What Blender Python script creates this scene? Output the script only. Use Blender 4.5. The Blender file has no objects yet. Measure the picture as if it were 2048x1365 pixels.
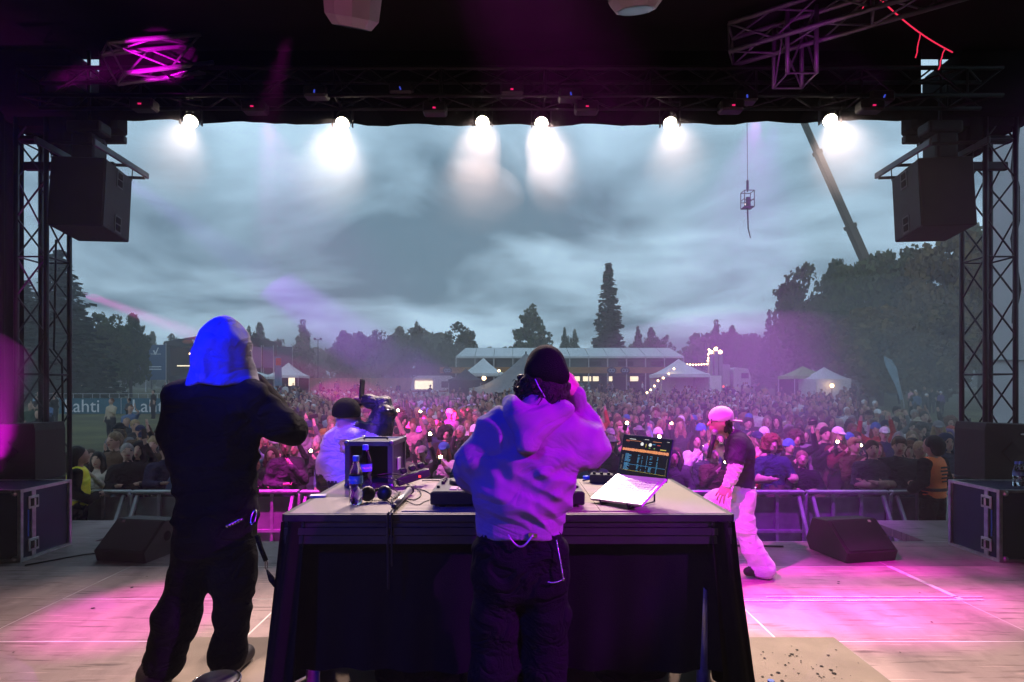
import bpy, bmesh, math, random
import numpy as np
from mathutils import Vector, Matrix, Euler

random.seed(11)
rng = np.random.default_rng(11)
SC = bpy.context.scene
COL = SC.collection
R = math.radians
F_PX, CX, HY, CAMZ = 1150.0, 1020.0, 775.0, 1.7

# ------------------------------------------------------------------ camera
cam = bpy.data.cameras.new('camera')
camo = bpy.data.objects.new('camera', cam)
COL.objects.link(camo)
camo.location = (0, 0, CAMZ)
camo.rotation_euler = (R(90), 0, 0)
cam.sensor_width = 36.0
cam.lens = F_PX / 2048 * 36
cam.shift_x = (1024 - CX) / 2048
cam.shift_y = (HY - 682.5) / 2048
cam.clip_start = 0.05
cam.clip_end = 3000
SC.camera = camo

# ------------------------------------------------------------------ sky
world = bpy.data.worlds.new('World')
SC.world = world
world.use_nodes = True
wt = world.node_tree
wt.nodes.clear()


def wn(t, **kw):
    n = wt.nodes.new(t)
    for k, v in kw.items():
        setattr(n, k, v)
    return n


def wmath(op, a, b=None):
    n = wn('ShaderNodeMath', operation=op)
    for i, v in enumerate((a, b)):
        if v is None:
            continue
        if hasattr(v, 'links'):
            wt.links.new(v, n.inputs[i])
        else:
            n.inputs[i].default_value = v
    return n.outputs[0]


SUN_EL, SUN_AZ = R(9), R(205)
sky = wn('ShaderNodeTexSky', sky_type='NISHITA', sun_disc=False, sun_elevation=SUN_EL, sun_rotation=SUN_AZ)
tc = wn('ShaderNodeTexCoord')
sep = wn('ShaderNodeSeparateXYZ')
wt.links.new(tc.outputs['Generated'], sep.inputs[0])
zc = wmath('ADD', wmath('MAXIMUM', sep.outputs[2], 0.0), 0.16)
comb = wn('ShaderNodeCombineXYZ')
wt.links.new(wmath('DIVIDE', sep.outputs[0], zc), comb.inputs[0])
wt.links.new(wmath('DIVIDE', sep.outputs[1], zc), comb.inputs[1])
comb.inputs[2].default_value = 3.7
nz = wn('ShaderNodeTexNoise')
nz.inputs['Scale'].default_value = 1.15
nz.inputs['Detail'].default_value = 7
nz.inputs['Roughness'].default_value = 0.52
nz.inputs['Distortion'].default_value = 0.35
wt.links.new(comb.outputs[0], nz.inputs['Vector'])
rp = wn('ShaderNodeValToRGB')
rp.color_ramp.elements[0].position = 0.37
rp.color_ramp.elements[0].color = (0.150, 0.262, 0.365, 1)
rp.color_ramp.elements[1].position = 0.66
rp.color_ramp.elements[1].color = (0.80, 1.16, 1.44, 1)
wt.links.new(nz.outputs[0], rp.inputs[0])
bg1 = wn('ShaderNodeBackground')
bg1.inputs[1].default_value = 1.0
wt.links.new(rp.outputs[0], bg1.inputs[0])
bg2 = wn('ShaderNodeBackground')
bg2.inputs[1].default_value = 0.05
wt.links.new(sky.outputs[0], bg2.inputs[0])
addw = wn('ShaderNodeMixShader')
addw.inputs[0].default_value = 0.12
wt.links.new(bg1.outputs[0], addw.inputs[1])
wt.links.new(bg2.outputs[0], addw.inputs[2])
wo = wn('ShaderNodeOutputWorld')
wt.links.new(addw.outputs[0], wo.inputs[0])

sun = bpy.data.lights.new('sun', 'SUN')
sun.energy = 0.12
sun.angle = R(25)
sun.color = (1, .95, .9)
suno = bpy.data.objects.new('sun', sun)
COL.objects.link(suno)
suno.rotation_euler = (R(90) - SUN_EL, 0, R(180) - SUN_AZ)

vs = SC.view_settings
vs.view_transform = 'Standard'
vs.look = 'None'
vs.exposure = 0
vs.gamma = 1
SC.render.engine = 'CYCLES'
cy = SC.cycles
cy.use_denoising = True
try:
    cy.denoiser = 'OPENIMAGEDENOISE'
except Exception:
    pass
cy.max_bounces = 5
cy.diffuse_bounces = 2
cy.glossy_bounces = 2
cy.transmission_bounces = 6
cy.transparent_max_bounces = 8
cy.volume_bounces = 0
cy.use_adaptive_sampling = True
cy.adaptive_threshold = 0.04
cy.adaptive_min_samples = 40
cy.volume_step_rate = 1.0
cy.volume_max_steps = 128
cy.sample_clamp_indirect = 4.0
cy.sample_clamp_direct = 0.0
cy.caustics_reflective = False
cy.caustics_refractive = False


# ------------------------------------------------------------------ helpers
def P(px, py, Y):
    """point at depth Y seen at photograph position px, py"""
    return Vector(((px - CX) * Y / F_PX, Y, CAMZ - (py - HY) * Y / F_PX))


def gz(y):
    if y < 9:
        return -0.95
    if y < 95:
        return -0.95 + 0.026 * (y - 9)
    return -0.95 + 0.026 * 86 + 0.004 * (y - 95)


def smooth01(t):
    t = np.clip(t, 0, 1)
    return t * t * (3 - 2 * t)


class MB:
    """collects shapes that become one mesh object"""

    def __init__(self):
        self.v, self.f, self.n, self.mi = [], [], 0, []
        self.cur = 0

    def add(self, verts, faces):
        o = self.n
        self.v.extend([tuple(map(float, p)) for p in verts])
        self.f.extend([tuple(i + o for i in fc) for fc in faces])
        self.mi.extend([self.cur] * len(faces))
        self.n += len(verts)
        return self

    def box(self, c, s, rot=None, taper=None):
        hx, hy, hz = s[0] / 2, s[1] / 2, s[2] / 2
        vs_ = []
        for z in (-1, 1):
            k = 1 if (taper is None or z < 0) else taper
            for x, y in ((-1, -1), (1, -1), (1, 1), (-1, 1)):
                vs_.append(Vector((x * hx * k, y * hy * k, z * hz)))
        if rot is not None:
            vs_ = [rot @ p for p in vs_]
        c = Vector(c)
        return self.add([p + c for p in vs_], [(3, 2, 1, 0), (4, 5, 6, 7), (0, 1, 5, 4), (1, 2, 6, 5), (2, 3, 7, 6), (3, 0, 4, 7)])

    def rbox(self, c, s, b=0.01, rot=None, seg=1):
        bm = bmesh.new()
        bmesh.ops.create_cube(bm, size=1.0)
        for v in bm.verts:
            v.co = Vector((v.co.x * s[0], v.co.y * s[1], v.co.z * s[2]))
        bmesh.ops.bevel(bm, geom=list(bm.edges), offset=b, segments=seg, profile=0.5, affect='EDGES')
        bm.verts.index_update()
        c = Vector(c)
        vs_ = [(rot @ v.co if rot is not None else v.co) + c for v in bm.verts]
        fs = [tuple(v.index for v in fc.verts) for fc in bm.faces]
        bm.free()
        return self.add(vs_, fs)

    def cyl(self, a, b, r0, r1=None, n=10, caps=True):
        a, b = Vector(a), Vector(b)
        r1 = r0 if r1 is None else r1
        d = (b - a)
        if d.length < 1e-7:
            return self
        d.normalize()
        u = d.orthogonal().normalized()
        w = d.cross(u)
        vs_ = []
        for p, r in ((a, r0), (b, r1)):
            for i in range(n):
                t = 2 * math.pi * i / n
                vs_.append(p + (u * math.cos(t) + w * math.sin(t)) * r)
        fs = [(i, (i + 1) % n, n + (i + 1) % n, n + i) for i in range(n)]
        if caps:
            fs += [tuple(reversed(range(n))), tuple(range(n, 2 * n))]
        return self.add(vs_, fs)

    def tube(self, pts, r, n=6, closed=False):
        pts = [Vector(p) for p in pts]
        m = len(pts)
        rs = r if isinstance(r, (list, tuple)) else [r] * m
        vs_, u = [], None
        for i, p in enumerate(pts):
            d = (pts[min(i + 1, m - 1)] - pts[max(i - 1, 0)])
            if closed:
                d = pts[(i + 1) % m] - pts[i - 1]
            d.normalize()
            if u is None:
                u = d.orthogonal().normalized()
            else:
                u = (u - d * u.dot(d))
                u = u.normalized() if u.length > 1e-6 else d.orthogonal().normalized()
            w = d.cross(u)
            for k in range(n):
                t = 2 * math.pi * k / n
                vs_.append(p + (u * math.cos(t) + w * math.sin(t)) * rs[i])
        fs = []
        for i in range(m if closed else m - 1):
            a, b = i * n, ((i + 1) % m) * n
            for k in range(n):
                fs.append((a + k, a + (k + 1) % n, b + (k + 1) % n, b + k))
        if not closed:
            fs += [tuple(reversed(range(n))), tuple(range((m - 1) * n, m * n))]
        return self.add(vs_, fs)

    def lathe(self, prof, n=16, mtx=None):
        """profile of (r, z)"""
        vs_, fs = [], []
        for r, z in prof:
            for k in range(n):
                t = 2 * math.pi * k / n
                p = Vector((r * math.cos(t), r * math.sin(t), z))
                vs_.append(mtx @ p if mtx is not None else p)
        for i in range(len(prof) - 1):
            for k in range(n):
                a, b = i * n + k, i * n + (k + 1) % n
                fs.append((a, b, b + n, a + n))
        if prof[0][0] > 1e-6:
            fs.append(tuple(reversed(range(n))))
        if prof[-1][0] > 1e-6:
            m = (len(prof) - 1) * n
            fs.append(tuple(range(m, m + n)))
        return self.add(vs_, fs)

    def prism(self, poly, t0, t1, mtx=None):
        """polygon of (x, z), extruded along y from t0 to t1"""
        n = len(poly)
        vs_ = [Vector((x, t0, z)) for x, z in poly] + [Vector((x, t1, z)) for x, z in poly]
        if mtx is not None:
            vs_ = [mtx @ p for p in vs_]
        fs = [tuple(range(n)), tuple(reversed(range(n, 2 * n)))]
        fs += [((i + 1) % n, i, n + i, n + (i + 1) % n) for i in range(n)]
        return self.add(vs_, fs)

    def grid(self, fn, nu, nv):
        """fn(u, v) -> point, u and v in 0..1"""
        vs_ = [fn(i / nu, j / nv) for j in range(nv + 1) for i in range(nu + 1)]
        fs = []
        for j in range(nv):
            for i in range(nu):
                a = j * (nu + 1) + i
                fs.append((a, a + 1, a + nu + 2, a + nu + 1))
        return self.add(vs_, fs)

    def ball(self, c, r, nu=10, nv=6, rot=None):
        r = (r, r, r) if not isinstance(r, (tuple, list)) else r
        vs_, fs = [], []
        c = Vector(c)
        for j in range(nv + 1):
            ph = math.pi * j / nv
            for i in range(nu):
                t = 2 * math.pi * i / nu
                p = Vector((r[0] * math.sin(ph) * math.cos(t), r[1] * math.sin(ph) * math.sin(t), r[2] * math.cos(ph)))
                vs_.append((rot @ p if rot is not None else p) + c)
        for j in range(nv):
            for i in range(nu):
                a, b = j * nu + i, j * nu + (i + 1) % nu
                fs.append((a, a + nu, b + nu, b))
        return self.add(vs_, fs)

    def mesh(self, name, smooth=False):
        me = bpy.data.meshes.new(name)
        me.from_pydata(self.v, [], self.f)
        if any(self.mi):
            me.polygons.foreach_set('material_index', self.mi)
        if smooth:
            me.polygons.foreach_set('use_smooth', [True] * len(me.polygons))
        me.update()
        return me

    def build(self, name, m, parent=None, smooth=False, loc=None):
        me = self.mesh(name, smooth)
        for x in (m if isinstance(m, (list, tuple)) else [m]):
            me.materials.append(x)
        return obj(name, me, parent, loc)


def obj(name, me, parent=None, loc=None):
    o = bpy.data.objects.new(name, me)
    COL.objects.link(o)
    if loc is not None:
        o.location = loc
    if parent is not None:
        o.parent = parent
    return o


def tag(o, label=None, cat=None, group=None, kind=None):
    for k, v in (('label', label), ('category', cat), ('group', group), ('kind', kind)):
        if v:
            o[k] = v
    return o


def thing(name, label, cat, loc=(0, 0, 0), rz=0, group=None, rot=None, scale=1):
    o = bpy.data.objects.new(name, None)
    o.empty_display_size = 0.1
    COL.objects.link(o)
    o.location = loc
    o.rotation_euler = rot if rot is not None else (0, 0, rz)
    o.scale = (scale,) * 3 if not isinstance(scale, tuple) else scale
    return tag(o, label, cat, group)


KIDS = {}


def dup(root, loc, rz=0, label=None, rot=None, scale=None, group=None):
    def cp(o, par):
        c = o.copy()
        COL.objects.link(c)
        c.parent = par
        for ch in [x for x in bpy.data.objects if x.parent == o] if o.name not in KIDS else KIDS[o.name]:
            cp(ch, c)
        return c
    r = cp(root, None)
    r.location = loc
    r.rotation_euler = rot if rot is not None else (0, 0, rz)
    if scale is not None:
        r.scale = scale if isinstance(scale, tuple) else (scale,) * 3
    if label:
        r['label'] = label
    if group:
        r['group'] = group
    return r


def remember(root):
    """note a template's children so that dup need not search for them"""
    def walk(o):
        KIDS[o.name] = [x for x in bpy.data.objects if x.parent == o]
        for c in KIDS[o.name]:
            walk(c)
    walk(root)


# ------------------------------------------------------------------ materials
def mat(name, col, rough=0.7, metal=0.0, var=0.12, scale=6.0, bump=0.0, bscale=60.0, spec=0.4, emit=None, estr=0.0, objcol=False,
        trans=0.0, ior=1.45, rvar=0.0, sheen=0.0, stretch=None):
    m = bpy.data.materials.new(name)
    m.use_nodes = True
    nt = m.node_tree
    b = nt.nodes['Principled BSDF']
    b.inputs['Roughness'].default_value = rough
    b.inputs['Metallic'].default_value = metal
    b.inputs['Specular IOR Level'].default_value = spec
    b.inputs['IOR'].default_value = ior
    b.inputs['Transmission Weight'].default_value = trans
    if sheen:
        b.inputs['Sheen Weight'].default_value = sheen
    col = tuple(col) + (1,) if len(col) == 3 else col
    b.inputs['Base Color'].default_value = col
    tcn = nt.nodes.new('ShaderNodeTexCoord')
    src = tcn.outputs['Object']
    if stretch:
        mp = nt.nodes.new('ShaderNodeMapping')
        mp.inputs['Scale'].default_value = stretch
        nt.links.new(src, mp.inputs[0])
        src = mp.outputs[0]
    base = None
    if objcol:
        oi = nt.nodes.new('ShaderNodeObjectInfo')
        base = oi.outputs['Color']
    if var:
        nzt = nt.nodes.new('ShaderNodeTexNoise')
        nzt.inputs['Scale'].default_value = scale
        nzt.inputs['Detail'].default_value = 5
        nt.links.new(src, nzt.inputs['Vector'])
        mr = nt.nodes.new('ShaderNodeMapRange')
        mr.inputs['From Min'].default_value = 0.3
        mr.inputs['From Max'].default_value = 0.7
        mr.inputs['To Min'].default_value = 1 - var
        mr.inputs['To Max'].default_value = 1 + var
        nt.links.new(nzt.outputs[0], mr.inputs[0])
        mx = nt.nodes.new('ShaderNodeMix')
        mx.data_type = 'RGBA'
        mx.blend_type = 'MULTIPLY'
        mx.inputs[0].default_value = 1
        if base is not None:
            nt.links.new(base, mx.inputs[6])
        else:
            mx.inputs[6].default_value = col
        nt.links.new(mr.outputs[0], mx.inputs[7])
        nt.links.new(mx.outputs[2], b.inputs['Base Color'])
        if rvar:
            mr2 = nt.nodes.new('ShaderNodeMapRange')
            mr2.inputs['To Min'].default_value = max(0, rough - rvar)
            mr2.inputs['To Max'].default_value = min(1, rough + rvar)
            nt.links.new(nzt.outputs[0], mr2.inputs[0])
            nt.links.new(mr2.outputs[0], b.inputs['Roughness'])
    elif base is not None:
        nt.links.new(base, b.inputs['Base Color'])
    if bump:
        nb = nt.nodes.new('ShaderNodeTexNoise')
        nb.inputs['Scale'].default_value = bscale
        nb.inputs['Detail'].default_value = 4
        nt.links.new(src, nb.inputs['Vector'])
        bp = nt.nodes.new('ShaderNodeBump')
        bp.inputs['Strength'].default_value = bump
        bp.inputs['Distance'].default_value = 0.02
        nt.links.new(nb.outputs[0], bp.inputs['Height'])
        nt.links.new(bp.outputs[0], b.inputs['Normal'])
    if emit:
        b.inputs['Emission Color'].default_value = tuple(emit) + (1,)
        b.inputs['Emission Strength'].default_value = estr
        m.cycles.emission_sampling = 'NONE'      # small lamps: their light comes from the spot beside them
    return m


def spot(name, loc, aim, energy, col, size, blend=0.4, radius=0.05, parent=None):
    li = bpy.data.lights.new(name, 'SPOT')
    li.energy = energy
    li.color = col
    li.spot_size = R(size)
    li.spot_blend = blend
    li.shadow_soft_size = radius
    o = bpy.data.objects.new(name, li)
    COL.objects.link(o)
    d = Vector(aim) - Vector(loc)
    o.location = loc
    o.rotation_euler = d.to_track_quat('-Z', 'Y').to_euler()
    return o


def text_obj(s, size, m, parent, loc, rot, name='lettering', ext=.004, ax='CENTER'):
    cu_ = bpy.data.curves.new(name, 'FONT')
    cu_.body = s
    cu_.size = size
    cu_.align_x = ax
    cu_.extrude = ext
    tmp = bpy.data.objects.new('tmp', cu_)
    COL.objects.link(tmp)
    bpy.context.view_layer.update()
    me_ = bpy.data.meshes.new_from_object(tmp)
    bpy.data.objects.remove(tmp)
    me_.materials.clear()
    me_.materials.append(m)
    o = obj(name, me_, parent, loc)
    o.rotation_euler = rot
    return o


M_BLACK = mat('black_cloth', (0.008, 0.008, 0.009), 0.95, var=.25, spec=.1, bump=.15, bscale=30)
M_BLKMET = mat('black_metal', (0.02, 0.02, 0.022), 0.5, metal=.6, var=.2, rvar=.15)
M_BLKPAINT = mat('black_paint', (0.018, 0.018, 0.02), 0.6, var=.25, bump=.25, bscale=220, spec=.4)
M_BLKPLAST = mat('black_plastic', (0.014, 0.014, 0.016), 0.42, var=.15)
M_ALU = mat('aluminium', (0.62, 0.62, 0.64), 0.38, metal=.9, var=.18, scale=14, rvar=.15)
M_GALV = mat('galvanised_steel', (0.50, 0.51, 0.53), 0.5, metal=.55, var=.22, scale=10, rvar=.2)
M_WHITE = mat('white_plastic', (0.78, 0.78, 0.79), 0.5, var=.06)
# ================================================================== ground and stage
def ground():
    ys = [-40, 0, 9, 20, 40, 60, 80, 95, 120, 180, 300, 700, 1500]
    xs = [-1500, -400, -120, -50, -20, 0, 20, 50, 120, 400, 1500]
    mb = MB()
    vs_ = [(x, y, gz(y)) for y in ys for x in xs]
    n = len(xs)
    mb.add(vs_, [(j * n + i, j * n + i + 1, (j + 1) * n + i + 1, (j + 1) * n + i) for j in range(len(ys) - 1) for i in range(n - 1)])
    m = mat('trampled_grass', (0.075, 0.072, 0.022), 0.95, var=.55, scale=.35, bump=.6, bscale=9)
    tag(mb.build('ground', m), kind='structure')


ground()

# stage floor: panels with pale worn seams between them
M_FLOOR = mat('stage_plywood', (0.42, 0.305, 0.285), 0.62, var=.35, scale=2.2, bump=.12, bscale=25, rvar=.18, stretch=(1, .35, 1))
M_FLOORD = mat('stage_plywood_dark', (0.25, 0.195, 0.195), 0.66, var=.4, scale=1.7, bump=.12, bscale=25, rvar=.18, stretch=(1, .35, 1))


def scuffed(m, col, seed):
    """long scuffs, wheel marks and pale wear over the boards"""
    nt_ = m.node_tree
    b_ = nt_.nodes['Principled BSDF']
    src_ = b_.inputs['Base Color'].links[0].from_socket
    tc_ = nt_.nodes.new('ShaderNodeTexCoord')
    for k_, (rot_, sc_, lo, hi, tone) in enumerate(((.5, (1.2, 14, 1), .56, .68, (.45, .42, .42)), (-.3, (.9, 22, 1), .60, .66, (1.5, 1.45, 1.45)), (1.2, (2.5, 2.5, 1), .52, .75, (.72, .70, .70)))):
        mp_ = nt_.nodes.new('ShaderNodeMapping')
        mp_.inputs['Rotation'].default_value = (0, 0, rot_)
        mp_.inputs['Location'].default_value = (seed, seed * 2.3, 0)
        mp_.inputs['Scale'].default_value = sc_
        nt_.links.new(tc_.outputs['Object'], mp_.inputs[0])
        n_ = nt_.nodes.new('ShaderNodeTexNoise')
        n_.inputs['Scale'].default_value = 1.6
        n_.inputs['Detail'].default_value = 6
        n_.inputs['Roughness'].default_value = .62
        nt_.links.new(mp_.outputs[0], n_.inputs['Vector'])
        r_ = nt_.nodes.new('ShaderNodeMapRange')
        r_.inputs['From Min'].default_value = lo
        r_.inputs['From Max'].default_value = hi
        nt_.links.new(n_.outputs[0], r_.inputs[0])
        x_ = nt_.nodes.new('ShaderNodeMix')
        x_.data_type = 'RGBA'
        x_.blend_type = 'MULTIPLY'
        nt_.links.new(r_.outputs[0], x_.inputs[0])
        nt_.links.new(src_, x_.inputs[6])
        x_.inputs[7].default_value = tone + (1,)
        src_ = x_.outputs[2]
    nt_.links.new(src_, b_.inputs['Base Color'])


scuffed(M_FLOOR, None, 1.0)
scuffed(M_FLOORD, None, 4.0)
M_SEAM = mat('pale_panel_edge', (0.80, 0.72, 0.68), 0.55, var=.3, scale=3)
fl = MB()
fl.box((0, 0.85, -0.0495), (13.0, 11.0, 0.096))
stage_floor = tag(fl.build('stage_floor', M_SEAM), kind='structure')
for sx in (-1, 1):
    MB().box((sx * 6.0, 6.86, -0.052), (2.8, 1.0, 0.0955)).build('wing_deck', M_FLOORD, stage_floor)
gx = [-6.48, -5.4, -3.6, -1.8, 0, 1.8, 3.6, 5.4, 6.48]
gy = [-4.6, -2.6, -0.9, 0.75, 1.55, 2.3, 3.05, 3.85, 4.62, 5.46, 6.345]
k = 0
for i in range(len(gx) - 1):
    for j in range(len(gy) - 1):
        g = 0.0085 if j < 9 else 0.004
        if abs(gx[i] + gx[i + 1]) / 2 > 3.6:
            g = 0.002
        x0, x1, y0, y1 = gx[i] + g, gx[i + 1] - g, gy[j] + g, gy[j + 1] - g
        p = MB().box(((x0 + x1) / 2, (y0 + y1) / 2, -0.006 + random.uniform(-.0012, .0012)), (x1 - x0, y1 - y0, 0.012))
        p.build('floor_panel', M_FLOOR if (abs(gx[i] + gx[i + 1]) < 10 and j < 9) else M_FLOORD, stage_floor)
# stage front apron
ap = MB()
ap.box((0, 6.30, -0.54), (9.0, 0.04, 0.82))
ap.build('front_skirt', M_BLACK, stage_floor)
# strips of worn tape on the floor
M_TAPE = mat('white_tape', (0.75, 0.70, 0.68), 0.5, var=.4, scale=9)
t = MB()
t.box((2.95, 4.655, 0.004), (1.75, 0.018, 0.003))
t.box((2.75, 4.575, 0.004), (2.05, 0.022, 0.003), Matrix.Rotation(R(.6), 3, 'Z'))
tag(t.build('floor_tape', M_TAPE), 'strip of worn white tape across the purple lit stage floor', 'tape')
t = MB()
t.box((3.60, 5.02, 0.004), (0.045, 0.86, 0.003), Matrix.Rotation(R(1.2), 3, 'Z'))
tag(t.build('floor_tape', M_TAPE), 'pale tape strip running from the wedge towards the flight case', 'tape')

# riser that carries the desk
M_RISER = mat('riser_board', (0.29, 0.235, 0.18), 0.7, var=.12, scale=5, bump=.25, bscale=180)
rs = MB()
rs.box((0, 0.43, 0.0985), (3.9, 6.06, 0.193))
riser = tag(rs.build('stage_riser', M_ALU), kind='structure')
for i in range(2):
    for j in range(6):
        x0, x1 = -1.945 + i * 1.945, 0 + i * 1.945
        y1 = 3.453 - j
        MB().box(((x0 + x1) / 2, y1 - .498, 0.197), (1.941, .993, .006)).build('deck_panel', M_RISER, riser)
# specks of dirt and spilled drink on the riser, uncountable
dm = MB()
for i in range(90):
    x = random.gauss(1.55, .16) if i < 60 else random.uniform(1.2, 1.9)
    y = random.gauss(2.95, .18)
    if not (1.02 < x < 1.9 and 2.4 < y < 3.4):
        continue
    r = random.choice((.003, .004, .006, .009)) * random.uniform(.6, 1.2)
    n = 6
    dm.add([(x + r * 1.6 * math.cos(a) * random.uniform(.6, 1), y + r * math.sin(a), .2035) for a in [2 * math.pi * q / n for q in range(n)]], [tuple(range(n))])
for i in range(40):
    x, y = random.uniform(-3.5, 3.5), random.uniform(3.6, 6.2)
    if abs(x) < 1.2:
        continue
    r = random.choice((.005, .008, .012)) * random.uniform(.6, 1.2)
    dm.add([(x + r * 1.6 * math.cos(a) * random.uniform(.5, 1), y + r * math.sin(a), .0045) for a in [2 * math.pi * q / 6 for q in range(6)]], [tuple(range(6))])
tag(dm.build('dirt', mat('dark_dirt', (.02, .018, .015), .9)), 'dark specks of dirt scattered over the stage boards', kind='stuff')

# ------------------------------------------------------------------ roof
M_ROOF = mat('roof_tarpaulin', (0.011, 0.010, 0.012), 0.85, var=.3, scale=1.2, bump=.3, bscale=3, spec=.25)
rf = MB()
rf.box((0, 1.2, 5.72), (13.4, 11.6, 0.06))
rf.box((0, 6.92, 5.95), (13.4, 0.05, 0.5))
roof = tag(rf.build('stage_roof', M_ROOF), kind='structure')
# header cloth over the stage opening: slightly sagging hem
hc_ = MB()


def hem(u):
    x = -4.86 + 9.72 * u
    return 4.885 - 0.075 * (1 - (x / 4.86) ** 2) + .006 * math.sin(x * 9) + .004 * math.sin(x * 23)


hc_.grid(lambda u, v: Vector((-4.86 + 9.72 * u, 6.80 + .03 * math.sin(u * 60) * v, 5.68 + (hem(u) - 5.68) * v)), 80, 6)
hc_.grid(lambda u, v: Vector((-4.86 + 9.72 * u, 6.83 + .03 * math.sin(u * 60) * v, 5.68 + (hem(u) - 5.68) * v)), 80, 6)
tag(hc_.build('header_cloth', M_BLACK, smooth=True), 'black header cloth hanging across the top of the stage opening', 'cloth')


def truss_mesh(a, b, w=0.29, tube=0.024, brace=0.011, pitch=None, sides=4):
    """box truss from a to b: returns chords list and braces list as MBs"""
    a, b = Vector(a), Vector(b)
    d = b - a
    L = d.length
    d.normalize()
    u = Vector((0, 0, 1)) if abs(d.z) < .9 else Vector((1, 0, 0))
    u = (u - d * u.dot(d)).normalized()
    s = d.cross(u)
    h = w / 2
    cs = [u * i * h + s * j * h for i, j in ((-1, -1), (1, -1), (1, 1), (-1, 1))]
    chords = [MB().cyl(a + c, b + c, tube, n=8) for c in cs]
    pitch = pitch or w * 1.25
    n = max(1, int(L / pitch))
    br = []
    for q in range(4):
        c0, c1 = cs[q], cs[(q + 1) % 4]
        m = MB()
        for i in range(n):
            p0, p1 = a + d * (L * i / n), a + d * (L * (i + 1) / n)
            if i % 2 == 0:
                m.cyl(p0 + c0, p1 + c1, brace, n=5, caps=False)
            else:
                m.cyl(p0 + c1, p1 + c0, brace, n=5, caps=False)
            if i % 3 == 0:
                m.cyl(p0 + c0, p0 + c1, brace, n=5, caps=False)
        br.append(m)
    return chords, br


def truss(name, label, a, b, m, **kw):
    t_ = thing(name, label, 'truss', a)
    c, br = truss_mesh((0, 0, 0), Vector(b) - Vector(a), **kw)
    for x in c:
        x.build('chord', m, t_, smooth=True)
    for x in br:
        x.build('bracing', m, t_, smooth=True)
    return t_


M_TRUSSD = mat('dark_truss_tube', (0.045, 0.045, 0.05), 0.45, metal=.7, var=.2)
M_TRUSSG = mat('grey_truss_tube', (0.20, 0.20, 0.22), 0.45, metal=.5, var=.2)
truss('tower_truss', 'tall black lattice tower left of the stage opening', (-5.72, 7.05, -0.95), (-5.72, 7.05, 5.6), M_TRUSSD, w=.36, tube=.028)
truss('tower_truss', 'tall black lattice tower right of the stage opening', (5.86, 7.05, -0.95), (5.86, 7.05, 5.6), M_TRUSSD, w=.36, tube=.028)
truss('lighting_truss', 'long dark lighting truss behind the header cloth', (-5.4, 6.45, 5.05), (5.4, 6.45, 5.05), M_BLKMET, w=.3)
truss('roof_truss', 'magenta lit roof truss slanting above the flown speaker on the left', tuple(P(225, 128, 5.9)), tuple(P(405, 108, 6.5)), M_TRUSSG, w=.29)
truss('roof_truss', 'purple lit roof truss in the upper right of the roof', (2.4, 6.25, 5.42), (4.3, 5.2, 5.50), M_TRUSSG, w=.3)
truss('roof_truss', 'short upright truss piece hanging under the roof on the right', (3.02, 6.1, 4.95), (3.02, 6.1, 5.65), M_TRUSSG, w=.3)
truss('roof_truss', 'dark cross truss under the roof above the desk', (-5.6, 3.25, 4.35), (5.6, 3.25, 4.35), M_BLKMET, w=.3)

# cable sagging through the roof, the red light on it put in as glow
M_RED = mat('red_glow_cable', (0.5, 0.02, 0.03), .5, emit=(1, .03, .10), estr=.9)
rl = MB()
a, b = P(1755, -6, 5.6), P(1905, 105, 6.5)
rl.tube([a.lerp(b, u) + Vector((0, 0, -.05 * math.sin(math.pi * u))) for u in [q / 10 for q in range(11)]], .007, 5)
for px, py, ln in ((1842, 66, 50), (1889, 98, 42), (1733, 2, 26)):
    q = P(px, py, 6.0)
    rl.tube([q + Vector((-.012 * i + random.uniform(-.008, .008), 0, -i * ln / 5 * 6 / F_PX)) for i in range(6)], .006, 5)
tag(rl.build('roof_cable', M_RED), 'cable with dangling ends in the roof corner, red light put in as glow', 'rope light')

# black wing curtain on the left with folds
cu = MB()
cu.grid(lambda u, v: Vector((-6.05 + .05 * math.sin(u * 95) + .03 * math.sin(u * 41 + 1), 0.2 + 6.95 * u, -.0 + 5.6 * v)), 150, 3)
tag(cu.build('wing_curtain', M_BLACK, smooth=True), 'tall black pleated curtain along the left wing of the stage', 'curtain')

cu = MB()
cu.grid(lambda u, v: Vector((6.45 + .05 * math.sin(u * 60) + .03 * math.sin(u * 29 + 1), -4.2 + 9.6 * u, 5.6 * v)), 110, 3)
tag(cu.build('wing_curtain', M_BLACK, smooth=True), 'tall black pleated curtain along the right wing of the stage', 'curtain')
cu = MB()
cu.grid(lambda u, v: Vector((-6.45 + 12.9 * u, -4.2 + .05 * math.sin(u * 120), 5.6 * v)), 160, 3)
cu.grid(lambda u, v: Vector((-6.05, -4.2 + 4.4 * u, 5.6 * v)), 10, 3)
tag(cu.build('backdrop_curtain', M_BLACK, smooth=True), 'black backdrop curtain closing the rear of the stage', 'curtain')

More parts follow.
